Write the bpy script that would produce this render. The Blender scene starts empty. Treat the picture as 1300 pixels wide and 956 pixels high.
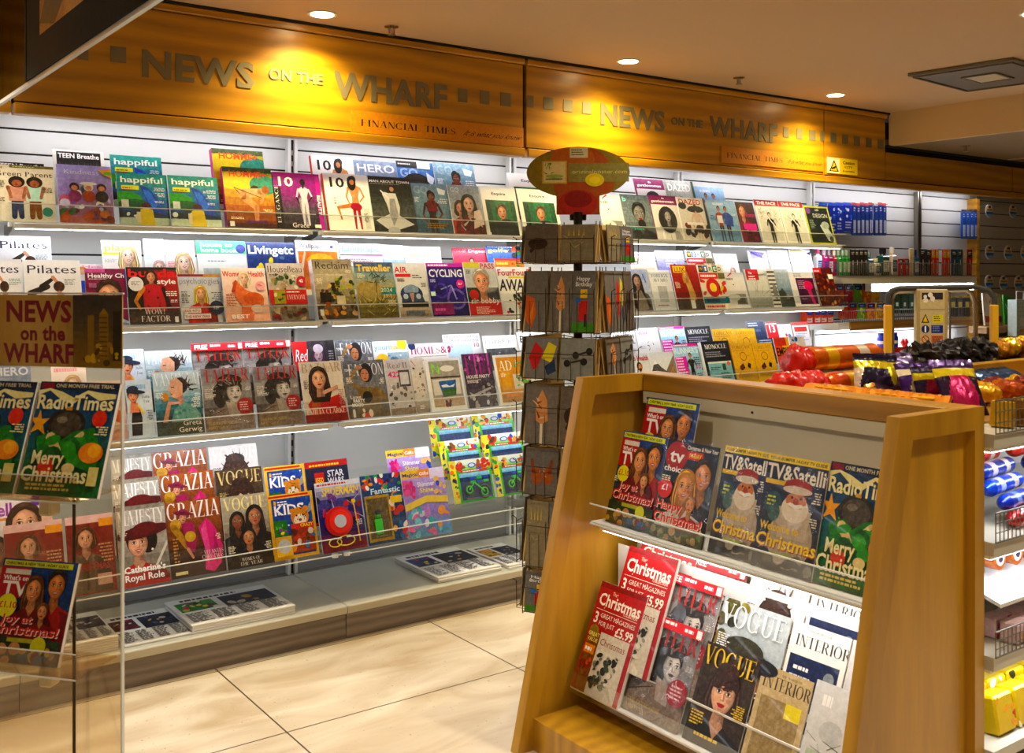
import bpy, math, random
from math import sin, cos, pi, radians, sqrt, atan2
from mathutils import Vector, Matrix, noise
random.seed(7)
V = Vector
SC = bpy.context.scene
COL = SC.collection
EYE, FL = 1.5, 1300.0
YAW = radians(35.84)
VX, VY = sin(YAW), cos(YAW)

# ---------------------------------------------------------------- survey: where a sight line meets a plane of the shop
def ray(px, py):
    s = (px-650)/FL
    return VX+VY*s, VY-VX*s, (350-py)/FL
def PY(px, py, Y):
    a, b, c = ray(px, py); t = Y/b
    return V((a*t, Y, EYE+c*t))
def PX(px, py, X):
    a, b, c = ray(px, py); t = X/a
    return V((X, b*t, EYE+c*t))
def PF(px, py, t):
    a, b, c = ray(px, py)
    return V((a*t, b*t, EYE+c*t))

# ---------------------------------------------------------------- colours and materials
def lin(u):
    return u/12.92 if u <= .04045 else ((u+.055)/1.055)**2.4
def H(h):
    if not isinstance(h, str): return h
    h = h.lstrip('#')
    if len(h) == 3: h = ''.join(c*2 for c in h)
    return tuple(lin(int(h[i:i+2], 16)/255) for i in (0, 2, 4))+(1.0,)
MATS = {}
def new_mat(name):
    m = bpy.data.materials.new(name); m.use_nodes = True
    b = m.node_tree.nodes['Principled BSDF']
    MATS[name] = m
    return m, m.node_tree, b
def plain(name, col, rough=.5, metal=0, coat=0, bump=0, bscale=40, spec=.5):
    m, nt, b = new_mat(name)
    b.inputs['Base Color'].default_value = H(col)
    b.inputs['Roughness'].default_value = rough
    b.inputs['Metallic'].default_value = metal
    b.inputs['Coat Weight'].default_value = coat
    b.inputs['Specular IOR Level'].default_value = spec
    n = nt.nodes.new('ShaderNodeTexNoise'); n.inputs['Scale'].default_value = bscale; n.inputs['Detail'].default_value = 3
    tc = nt.nodes.new('ShaderNodeTexCoord'); nt.links.new(tc.outputs['Object'], n.inputs['Vector'])
    r = nt.nodes.new('ShaderNodeMapRange'); r.inputs['To Min'].default_value = max(0, rough-.06); r.inputs['To Max'].default_value = min(1, rough+.06)
    nt.links.new(n.outputs['Fac'], r.inputs['Value']); nt.links.new(r.outputs['Result'], b.inputs['Roughness'])
    if bump:
        bp = nt.nodes.new('ShaderNodeBump'); bp.inputs['Strength'].default_value = bump; bp.inputs['Distance'].default_value = .01
        nt.links.new(n.outputs['Fac'], bp.inputs['Height']); nt.links.new(bp.outputs['Normal'], b.inputs['Normal'])
    return m
def emit(name, col, s):
    m, nt, b = new_mat(name)
    b.inputs['Base Color'].default_value = (.8, .8, .8, 1)
    b.inputs['Emission Color'].default_value = H(col)
    b.inputs['Emission Strength'].default_value = s
    return m
def printed(name, rough, coat=0, metal=0, spec=.5):
    m, nt, b = new_mat(name)
    a = nt.nodes.new('ShaderNodeAttribute'); a.attribute_name = 'Col'
    hs = nt.nodes.new('ShaderNodeHueSaturation'); hs.inputs['Saturation'].default_value = 1.12
    nt.links.new(a.outputs['Color'], hs.inputs['Color'])
    # printed imagery is mottled: mid tones vary, pure white and black stay
    tc = nt.nodes.new('ShaderNodeTexCoord'); n = nt.nodes.new('ShaderNodeTexNoise'); n.inputs['Scale'].default_value = 55; n.inputs['Detail'].default_value = 5; n.inputs['Roughness'].default_value = .75
    nt.links.new(tc.outputs['Object'], n.inputs['Vector'])
    r = nt.nodes.new('ShaderNodeMapRange'); r.inputs['From Min'].default_value = .3; r.inputs['From Max'].default_value = .7
    k = .33 if name == 'print' else .14
    r.inputs['To Min'].default_value = 1.05-k; r.inputs['To Max'].default_value = 1.05+k*1.5
    nt.links.new(n.outputs['Fac'], r.inputs['Value'])
    g = nt.nodes.new('ShaderNodeGamma'); nt.links.new(hs.outputs['Color'], g.inputs['Color']); nt.links.new(r.outputs['Result'], g.inputs['Gamma'])
    nt.links.new(g.outputs['Color'], b.inputs['Base Color'])
    b.inputs['Roughness'].default_value = rough; b.inputs['Coat Weight'].default_value = coat
    b.inputs['Metallic'].default_value = metal
    b.inputs['Specular IOR Level'].default_value = spec
    return m
def wood(name, c1, c2, axis=0, rough=.35, scale=1.0, coat=.25):
    m, nt, b = new_mat(name)
    L = nt.links.new
    tc = nt.nodes.new('ShaderNodeTexCoord'); mp = nt.nodes.new('ShaderNodeMapping')
    sc = [9*scale]*3; sc[axis] = 1.1*scale
    mp.inputs['Scale'].default_value = sc
    L(tc.outputs['Object'], mp.inputs['Vector'])
    n1 = nt.nodes.new('ShaderNodeTexNoise'); n1.inputs['Scale'].default_value = 1.6; n1.inputs['Detail'].default_value = 6; n1.inputs['Distortion'].default_value = 1.2
    L(mp.outputs['Vector'], n1.inputs['Vector'])
    w = nt.nodes.new('ShaderNodeTexWave'); w.inputs['Scale'].default_value = .9; w.inputs['Distortion'].default_value = 9; w.inputs['Detail'].default_value = 3; w.inputs['Detail Scale'].default_value = .8
    w.bands_direction = 'Z' if axis != 2 else 'Y'
    L(mp.outputs['Vector'], w.inputs['Vector'])
    n2 = nt.nodes.new('ShaderNodeTexNoise'); n2.inputs['Scale'].default_value = 14; n2.inputs['Detail'].default_value = 4
    L(mp.outputs['Vector'], n2.inputs['Vector'])
    mx = nt.nodes.new('ShaderNodeMix'); mx.data_type = 'FLOAT'; mx.inputs[0].default_value = .35
    L(n1.outputs['Fac'], mx.inputs[2]); L(w.outputs['Fac'], mx.inputs[3])
    mx2 = nt.nodes.new('ShaderNodeMix'); mx2.data_type = 'FLOAT'; mx2.inputs[0].default_value = .25
    L(mx.outputs[0], mx2.inputs[2]); L(n2.outputs['Fac'], mx2.inputs[3])
    cr = nt.nodes.new('ShaderNodeValToRGB')
    cr.color_ramp.elements[0].position = .25; cr.color_ramp.elements[0].color = H(c2)
    cr.color_ramp.elements[1].position = .7; cr.color_ramp.elements[1].color = H(c1)
    L(mx2.outputs[0], cr.inputs[0]); L(cr.outputs[0], b.inputs['Base Color'])
    b.inputs['Roughness'].default_value = rough; b.inputs['Coat Weight'].default_value = coat; b.inputs['Coat Roughness'].default_value = .25
    return m
def clear(name, tint='#ffffff', gloss=.12, rough=.03):
    m = bpy.data.materials.new(name); m.use_nodes = True; nt = m.node_tree; MATS[name] = m
    nt.nodes.clear(); L = nt.links.new
    o = nt.nodes.new('ShaderNodeOutputMaterial'); mx = nt.nodes.new('ShaderNodeMixShader')
    t = nt.nodes.new('ShaderNodeBsdfTransparent'); t.inputs[0].default_value = H(tint)
    g = nt.nodes.new('ShaderNodeBsdfGlossy'); g.inputs['Roughness'].default_value = rough; g.inputs[0].default_value = (.95, .95, .95, 1)
    lw = nt.nodes.new('ShaderNodeLayerWeight'); lw.inputs[0].default_value = .35
    mr = nt.nodes.new('ShaderNodeMapRange'); mr.inputs['To Min'].default_value = gloss*.2; mr.inputs['To Max'].default_value = min(1, gloss*2.2)
    L(lw.outputs['Fresnel'], mr.inputs['Value']); L(mr.outputs['Result'], mx.inputs[0])
    L(t.outputs[0], mx.inputs[1]); L(g.outputs[0], mx.inputs[2]); L(mx.outputs[0], o.inputs[0])
    return m

printed('print', .42, .12, spec=.4)
printed('card', .6, 0, spec=.3)
printed('pack', .3, .4)
printed('foil', .28, .2, .45)
clear('acrylic', '#fcfdfd', .07)
clear('acrylic_amber', '#f3ead8', .10)
clear('wrap', '#fdfdfd', .10, .08)
clear('amber_glass', '#948222', .2, .08)
plain('acrylic_edge', '#dfe6e6', .2, spec=.6)
plain('white_metal', '#e9ebea', .4)
plain('cream_metal', '#cfc7ac', .45)
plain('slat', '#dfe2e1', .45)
plain('slat_shaded', '#a9a294', .55)  # slat boards unlit past the post, their shade put into the colour
plain('dark', '#151412', .6)
plain('gap', '#1c1a18', .8)
plain('grey_panel', '#8d8f91', .5)
plain('steel', '#9a978e', .3, 1)
plain('chrome', '#c9c7c0', .15, 1)
plain('wire', '#8a877d', .35, .9)
plain('rack_wire', '#3d3122', .4, .8)
plain('letter_metal', '#7f7456', .5, .35)
plain('paper', '#e9e7e1', .75)
plain('paper_warm', '#c9a964', .75)
plain('black_frame', '#110e0a', .8, spec=.2)
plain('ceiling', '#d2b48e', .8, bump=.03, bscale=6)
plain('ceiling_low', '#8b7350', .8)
plain('soffit', '#d8bd8d', .8)
plain('vent', '#6c6250', .6)
plain('wallpaint', '#b8a88c', .8)
plain('yellow_post', '#e0a818', .4)
plain('handle_grip', '#3b3833', .6)
plain('sign_board', '#cbbd93', .5)
plain('pole_metal', '#2a251e', .4, .7)
plain('deck_metal', '#c6c4b4', .35, .1, coat=.2)
plain('deck_edge', '#b9b199', .4)
plain('ribbon', '#d01414', .4)
plain('black_foil', '#1a1613', .5, 0, bump=.6, bscale=30)
wood('fascia_wood', '#cc900e', '#9c6a0a', 0, scale=.55)
wood('stand_wood', '#bf8e1c', '#996c0e', 2, scale=.6)
wood('rail_wood', '#b5821e', '#8a6012', 1, scale=.6)
wood('kick_wood', '#86786a', '#5c4f44', 0, rough=.5, coat=0)
wood('shelf_wood', '#a3782f', '#7b551c', 0)
emit('led', '#f4f6ff', 26.0); emit('led_top', '#f4f6ff', 15.0); emit('led_soft', '#fff6ea', 12.0)
emit('lamp', '#ffe2a8', 30.0)

def floor_mat():
    m, nt, b = new_mat('travertine')
    L = nt.links.new
    tc = nt.nodes.new('ShaderNodeTexCoord')
    sx = nt.nodes.new('ShaderNodeSeparateXYZ'); L(tc.outputs['Object'], sx.inputs[0])
    def line(out, off, pitch, wd):
        a = nt.nodes.new('ShaderNodeMath'); a.operation = 'SUBTRACT'; L(out, a.inputs[0]); a.inputs[1].default_value = off
        d = nt.nodes.new('ShaderNodeMath'); d.operation = 'PINGPONG'; L(a.outputs[0], d.inputs[0]); d.inputs[1].default_value = pitch/2
        c = nt.nodes.new('ShaderNodeMath'); c.operation = 'LESS_THAN'; L(d.outputs[0], c.inputs[0]); c.inputs[1].default_value = wd
        return c
    a = line(sx.outputs[0], 1.37, .94, .003); c = line(sx.outputs[1], 3.16, .64, .003)
    mxx = nt.nodes.new('ShaderNodeMath'); mxx.operation = 'MAXIMUM'; L(a.outputs[0], mxx.inputs[0]); L(c.outputs[0], mxx.inputs[1])
    mp = nt.nodes.new('ShaderNodeMapping'); mp.inputs['Scale'].default_value = (1, 2.5, 1); L(tc.outputs['Object'], mp.inputs['Vector'])
    n = nt.nodes.new('ShaderNodeTexNoise'); n.inputs['Scale'].default_value = 2.2; n.inputs['Detail'].default_value = 8; n.inputs['Distortion'].default_value = .6
    L(mp.outputs['Vector'], n.inputs['Vector'])
    cr = nt.nodes.new('ShaderNodeValToRGB')
    cr.color_ramp.elements[0].position = .3; cr.color_ramp.elements[0].color = H('#b39b76')
    cr.color_ramp.elements[1].position = .62; cr.color_ramp.elements[1].color = H('#dacdb4')
    L(n.outputs['Fac'], cr.inputs[0])
    v = nt.nodes.new('ShaderNodeTexNoise'); v.inputs['Scale'].default_value = 70; v.inputs['Detail'].default_value = 2
    L(tc.outputs['Object'], v.inputs['Vector'])
    g = nt.nodes.new('ShaderNodeMath'); g.operation = 'GREATER_THAN'; L(v.outputs['Fac'], g.inputs[0]); g.inputs[1].default_value = .71
    gg = nt.nodes.new('ShaderNodeMath'); gg.operation = 'MULTIPLY'; L(g.outputs[0], gg.inputs[0]); gg.inputs[1].default_value = .5
    mm = nt.nodes.new('ShaderNodeMath'); mm.operation = 'MAXIMUM'; L(mxx.outputs[0], mm.inputs[0]); L(gg.outputs[0], mm.inputs[1])
    mix = nt.nodes.new('ShaderNodeMix'); mix.data_type = 'RGBA'; L(mm.outputs[0], mix.inputs[0]); L(cr.outputs[0], mix.inputs[6]); mix.inputs[7].default_value = H('#4a3c28')
    L(mix.outputs[2], b.inputs['Base Color']); b.inputs['Roughness'].default_value = .32
floor_mat()

# ---------------------------------------------------------------- mesh building
class MB:
    def __init__(s):
        s.v = []; s.f = []; s.m = []; s.c = []; s.sm = []
    def face(s, pts, mat, col=None, sm=False):
        k = len(s.v); s.v += [tuple(p) for p in pts]; s.f.append(tuple(range(k, k+len(pts))))
        s.m.append(mat); s.c.append(H(col) if col else (1, 1, 1, 1)); s.sm.append(sm)
        return s
    def raw(s, vs, fs, mat, col=None, sm=False):
        k = len(s.v); s.v += [tuple(p) for p in vs]
        for f in fs:
            s.f.append(tuple(i+k for i in f)); s.m.append(mat); s.c.append(H(col) if col else (1, 1, 1, 1)); s.sm.append(sm)
        return s
    def box(s, x0, y0, z0, x1, y1, z1, mat, col=None, bev=0):
        if bev:
            return s.rbox(x0, y0, z0, x1, y1, z1, bev, mat, col)
        vs = [(x, y, z) for z in (z0, z1) for y in (y0, y1) for x in (x0, x1)]
        fs = [(0, 2, 3, 1), (4, 5, 7, 6), (0, 1, 5, 4), (2, 6, 7, 3), (0, 4, 6, 2), (1, 3, 7, 5)]
        return s.raw(vs, fs, mat, col)
    def rbox(s, x0, y0, z0, x1, y1, z1, b, mat, col=None):   # box with chamfered edges
        b = min(b, abs(x1-x0)/2.2, abs(y1-y0)/2.2, abs(z1-z0)/2.2)
        vs = []; idx = {}
        for ix, x in enumerate((x0, x1)):
            for iy, y in enumerate((y0, y1)):
                for iz, z in enumerate((z0, z1)):
                    sx, sy, sz = (b, -b)[ix], (b, -b)[iy], (b, -b)[iz]
                    for a, p in (('x', (x, y+sy, z+sz)), ('y', (x+sx, y, z+sz)), ('z', (x+sx, y+sy, z))):
                        idx[(ix, iy, iz, a)] = len(vs); vs.append(p)
        I = lambda *k: idx[k]
        fs = []
        for i in (0, 1):
            fs.append([I(i, 0, 0, 'x'), I(i, 1, 0, 'x'), I(i, 1, 1, 'x'), I(i, 0, 1, 'x')][::(1 if i else -1)])
            fs.append([I(0, i, 0, 'y'), I(1, i, 0, 'y'), I(1, i, 1, 'y'), I(0, i, 1, 'y')][::(-1 if i else 1)])
            fs.append([I(0, 0, i, 'z'), I(1, 0, i, 'z'), I(1, 1, i, 'z'), I(0, 1, i, 'z')][::(1 if i else -1)])
        for i in (0, 1):
            for j in (0, 1):
                fs.append([I(i, j, 0, 'x'), I(i, j, 1, 'x'), I(i, j, 1, 'y'), I(i, j, 0, 'y')])
                fs.append([I(i, 0, j, 'x'), I(i, 1, j, 'x'), I(i, 1, j, 'z'), I(i, 0, j, 'z')])
                fs.append([I(0, i, j, 'y'), I(1, i, j, 'y'), I(1, i, j, 'z'), I(0, i, j, 'z')])
                for k in (0, 1):
                    fs.append([I(i, j, k, 'x'), I(i, j, k, 'y'), I(i, j, k, 'z')])
        return s.raw(vs, fs, mat, col)
    def cyl(s, p0, p1, r, mat, col=None, n=10, r2=None, cap=True):
        p0, p1 = V(p0), V(p1); d = (p1-p0)
        if d.length < 1e-6: return s
        d.normalize(); a = d.orthogonal().normalized(); b = d.cross(a); r2 = r if r2 is None else r2
        vs = []
        for p, rr in ((p0, r), (p1, r2)):
            for i in range(n):
                t = 2*pi*i/n; vs.append(p+a*cos(t)*rr+b*sin(t)*rr)
        s.raw(vs, [(i, (i+1) % n, n+(i+1) % n, n+i) for i in range(n)], mat, col, True)
        if cap:
            s.raw(vs, [tuple(range(n))[::-1], tuple(range(n, 2*n))], mat, col)
        return s
    def tube(s, pts, r, mat, col=None, n=8):
        pts = [V(p) for p in pts]; rings = []; a = None
        for i, p in enumerate(pts):
            d = (pts[min(i+1, len(pts)-1)]-pts[max(i-1, 0)]).normalized()
            a = d.orthogonal().normalized() if a is None else (a-d*a.dot(d)).normalized()
            b = d.cross(a); rr = r[i] if isinstance(r, (list, tuple)) else r
            rings.append([p+a*cos(2*pi*k/n)*rr+b*sin(2*pi*k/n)*rr for k in range(n)])
        vs = [q for g in rings for q in g]; fs = []
        for i in range(len(pts)-1):
            for k in range(n):
                fs.append((i*n+k, i*n+(k+1) % n, (i+1)*n+(k+1) % n, (i+1)*n+k))
        s.raw(vs, fs, mat, col, True)
        s.raw(rings[0]+rings[-1], [tuple(range(n))[::-1], tuple(range(n, 2*n))], mat, col)
        return s
    def prism(s, poly, a0, a1, axis, mat, col=None):   # poly in the plane across axis, extruded a0..a1
        def P(u, w, a):
            return {'x': (a, u, w), 'y': (u, a, w), 'z': (u, w, a)}[axis]
        n = len(poly)
        vs = [P(u, w, a0) for u, w in poly]+[P(u, w, a1) for u, w in poly]
        fs = [tuple(range(n)), tuple(range(n, 2*n))[::-1]]+[(i, (i+1) % n, n+(i+1) % n, n+i) for i in range(n)]
        return s.raw(vs, fs, mat, col)
    def build(s, name, parent=None, loc=None, rot=None, **props):
        me = bpy.data.meshes.new(name)
        me.from_pydata(s.v, [], s.f)
        names = []
        for m in s.m:
            if m not in names: names.append(m)
        for m in names: me.materials.append(MATS[m])
        ix = {m: i for i, m in enumerate(names)}
        me.polygons.foreach_set('material_index', [ix[m] for m in s.m])
        me.polygons.foreach_set('use_smooth', s.sm)
        if any(m in ('print', 'card', 'pack', 'foil') for m in names):
            ca = me.color_attributes.new('Col', 'FLOAT_COLOR', 'CORNER')
            buf = []
            for f, c in zip(s.f, s.c): buf += list(c)*len(f)
            ca.data.foreach_set('color', buf)
        me.update()
        o = bpy.data.objects.new(name, me); COL.objects.link(o)
        if parent: o.parent = parent
        if loc is not None: o.location = loc
        if rot is not None: o.rotation_euler = rot
        for k, v in props.items(): o[k] = v
        return o
def empty(name, loc=(0, 0, 0), rot=(0, 0, 0), **props):
    o = bpy.data.objects.new(name, None); COL.objects.link(o); o.location = loc; o.rotation_euler = rot
    o.empty_display_size = .1
    for k, v in props.items(): o[k] = v
    return o
def copy_tree(o, loc, label=None, rot=None, group=None):
    c = o.copy(); COL.objects.link(c); c.location = loc
    if rot is not None: c.rotation_euler = rot
    if label: c['label'] = label
    if group: c['group'] = group
    for ch in list(o.children):
        k = ch.copy(); COL.objects.link(k); k.parent = c
        for g in list(ch.children):
            q = g.copy(); COL.objects.link(q); q.parent = k
    return c

# ---------------------------------------------------------------- lettering
GLY = {}
def glyph(ch, st):
    k = (ch, st)
    if k in GLY: return GLY[k]
    if (st, 'HH') not in GLY:
        GLY[(st, 'HH')] = _geo('HH', st)[2]
        g = _geo('H', st); GLY[(st, 'cap')] = max(v[1] for v in g[0])
    vs, fs, w = _geo(ch, st) if ch != ' ' else ([], [], 0)
    adv = _geo('H'+ch+'H', st)[2]-GLY[(st, 'HH')] if ch != ' ' else .28
    cap = GLY[(st, 'cap')]
    vs = [(x/cap, y/cap) for x, y in vs]
    GLY[k] = (vs, fs, adv/cap)
    return GLY[k]
def _geo(t, st):
    cu = bpy.data.curves.new('t', 'FONT'); cu.body = t; cu.resolution_u = 2; cu.size = 1
    cu.offset = {'b': .022, 'x': .034, 'l': -.008}.get(st, 0)
    cu.fill_mode = 'FRONT'
    ob = bpy.data.objects.new('t', cu); COL.objects.link(ob)
    dg = bpy.context.evaluated_depsgraph_get(); dg.update()
    me = ob.evaluated_get(dg).to_mesh()
    vs = [(v.co.x, v.co.y) for v in me.vertices]; fs = [tuple(p.vertices) for p in me.polygons]
    ob.evaluated_get(dg).to_mesh_clear()
    bpy.data.objects.remove(ob); bpy.data.curves.remove(cu)
    w = max(v[0] for v in vs)-min(v[0] for v in vs) if vs else 0
    return vs, fs, w
# a high-contrast serif alphabet, drawn stroke by stroke (unit cap height)
TK, TN, SR, ST = .17, .045, .07, .035
def _R(x0, y0, x1, y1): return [(x0, y0), (x1, y0), (x1, y1), (x0, y1)]
def _stem(x, t=TK, top=True, bot=True):
    o = [_R(x-t/2, 0, x+t/2, 1)]
    if top: o.append(_R(x-t/2-SR, 1-ST, x+t/2+SR, 1))
    if bot: o.append(_R(x-t/2-SR, 0, x+t/2+SR, ST))
    return o
def _dia(xa, ya, xb, yb, t): return [[(xa-t/2, ya), (xa+t/2, ya), (xb+t/2, yb), (xb-t/2, yb)]]
def _sf(x, y, w=.14): return [_R(x-w, y if y < .5 else 1-ST, x+w, ST if y < .5 else 1)]
def _ring(cx, cy, rx, ry, a0, a1, tk=TK, tn=TN, n=20):
    o = []
    def p(a, k):
        w = tn+(tk-tn)*abs(cos(a))**1.3
        return (cx+cos(a)*(rx-k*w), cy+sin(a)*(ry-k*min(w, tn*1.2+w*.25)))
    for i in range(n):
        a, b = a0+(a1-a0)*i/n, a0+(a1-a0)*(i+1)/n
        o.append([p(a, 0), p(b, 0), p(b, 1), p(a, 1)])
    return o
def serif(ch):
    S = {}
    if ch == 'I': return _stem(.2), .4
    if ch == 'T': return _stem(.38, top=False)+[_R(0, 1-ST, .76, 1), [(0, 1), (.04, 1), (.03, .78)], [(.72, 1), (.76, 1), (.73, .78)]], .78
    if ch == 'L': return _stem(.17)+[_R(.17, 0, .66, ST), [(.66, 0), (.66, .25), (.6, .02)]], .7
    if ch in 'EF':
        o = _stem(.17)+[_R(.17, 1-ST, .62, 1), _R(.17, .5, .5, .5+ST), [(.62, 1), (.62, .77), (.57, .98)], _R(.48, .4, .51, .63)]
        if ch == 'E': o += [_R(.17, 0, .66, ST), [(.66, 0), (.66, .25), (.6, .02)]]
        return o, .7
    if ch == 'H': return _stem(.17)+_stem(.68)+[_R(.17, .48, .68, .48+ST)], .85
    if ch == 'A': return _dia(.1, 0, .42, 1, TN)+_dia(.68, 0, .42, 1, TK)+[_R(.2, .3, .6, .3+ST)]+_sf(.1, 0)+_sf(.68, 0), .82
    if ch == 'V': return _dia(.12, 1, .42, 0, TK)+_dia(.7, 1, .42, 0, TN)+_sf(.14, 1)+_sf(.7, 1, .11), .82
    if ch == 'W': return _dia(.12, 1, .36, 0, TK)+_dia(.58, 1, .36, 0, TN)+_dia(.6, 1, .86, 0, TK)+_dia(1.1, 1, .86, 0, TN)+_sf(.12, 1)+_sf(.6, 1)+_sf(1.1, 1, .1), 1.22
    if ch == 'N': return _stem(.15, TN)+_dia(.17, 1, .68, 0, TK)+_stem(.72, TN, bot=False), .86
    if ch == 'M': return _stem(.15, TN)+_dia(.2, 1, .52, 0, TK)+_dia(.84, 1, .52, 0, TN)+_stem(.86), 1.05
    if ch == 'U': return [_R(.09, .3, .26, 1), _R(.66, .3, .66+TN, 1)]+_sf(.17, 1, .15)+_sf(.68, 1, .1)+_ring(.4, .3, .31, .31, pi, 2*pi, TK*.8), .82
    if ch == 'O': return _ring(.42, .5, .42, .52, 0, 2*pi, n=28), .9
    if ch == 'Q': return _ring(.42, .5, .42, .52, 0, 2*pi, n=28)+_dia(.7, -.12, .5, .2, .1), .9
    if ch == 'C': return _ring(.42, .5, .42, .52, .9, 2*pi-.8, n=22)+[_R(.66, .7, .7, 1)], .8
    if ch == 'G': return _ring(.42, .5, .42, .52, .9, 2*pi-.5, n=22)+[_R(.66, .74, .7, 1), _R(.6, 0.04, .76, .42), _R(.5, .42, .84, .42+ST)], .9
    if ch == 'J': return [_R(.26, .2, .43, 1)]+_sf(.34, 1, .15)+_ring(.22, .18, .2, .2, pi, 2*pi, .12)+[[(.02, .2), (.12, .2), (.1, .3), (.04, .3)]], .56
    if ch in 'PRB':
        o = _stem(.17)+_ring(.36, .75, .3, .25, -pi/2, pi/2, n=12)+[_R(.17, 1-ST, .36, 1), _R(.17, .5, .38, .5+ST)]
        if ch == 'R': o += _dia(.7, 0, .4, .52, TK)+_sf(.7, 0, .1)
        if ch == 'B': o += _ring(.38, .26, .32, .26, -pi/2, pi/2, n=12)+[_R(.17, 0, .38, ST)]
        return o, .74 if ch != 'R' else .84
    if ch == 'D': return _stem(.17)+_ring(.34, .5, .46, .5, -pi/2, pi/2, n=14)+[_R(.17, 1-ST, .36, 1), _R(.17, 0, .36, ST)], .88
    if ch == 'S':
        o = []; pts = []
        for i in range(25):
            t = i/24
            if t < .5: a = radians(40)+t*2*radians(230); pts.append((.3+.2*cos(a), .75+.22*sin(a)))
            else: a = radians(90)-(t-.5)*2*radians(230); pts.append((.3+.22*cos(a), .26+.25*sin(a)))
        for i in range(24):
            w = TN+(TK-TN)*max(0, 1-abs(i/24-.5)*3.4)
            (x0, y0), (x1, y1) = pts[i], pts[i+1]
            o.append([(x0-w/2, y0-.02), (x0+w/2, y0+.02), (x1+w/2, y1+.02), (x1-w/2, y1-.02)])
        return o+[_R(.47, .74, .5, .98), _R(.07, .04, .1, .28)], .6
    if ch == 'Z': return [_R(.04, 1-ST, .62, 1), _R(.02, 0, .64, ST), [(.04, 1), (.08, 1), (.05, .78)], [(.64, 0), (.6, 0), (.63, .24)]]+_dia(.1, 0, .54, 1, TK), .7
    if ch == 'Y': return _dia(.1, 1, .38, .45, TK)+_dia(.66, 1, .4, .45, TN)+[_R(.3, 0, .47, .5)]+_sf(.12, 1)+_sf(.66, 1, .1)+_sf(.38, 0, .15), .76
    if ch == 'K': return _stem(.17)+_dia(.2, .4, .66, 1, TN)+_dia(.7, 0, .36, .6, TK)+_sf(.66, 1, .1)+_sf(.7, 0, .1), .82
    if ch == 'X': return _dia(.68, 0, .14, 1, TK)+_dia(.1, 0, .64, 1, TN)+_sf(.14, 1)+_sf(.64, 1, .1)+_sf(.1, 0, .1)+_sf(.68, 0), .8
    return None
def clip(poly):
    for ax, lim, sg in ((0, 0, 1), (0, 1, -1), (1, 0, 1), (1, 1, -1)):
        out = []; n = len(poly)
        for i in range(n):
            a, b = poly[i], poly[(i+1) % n]
            ia, ib = sg*(a[ax]-lim) >= 0, sg*(b[ax]-lim) >= 0
            if ia: out.append(a)
            if ia != ib:
                t = (lim-a[ax])/(b[ax]-a[ax]); out.append((a[0]+t*(b[0]-a[0]), a[1]+t*(b[1]-a[1])))
        poly = out
        if len(poly) < 3: return []
    return poly

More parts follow.
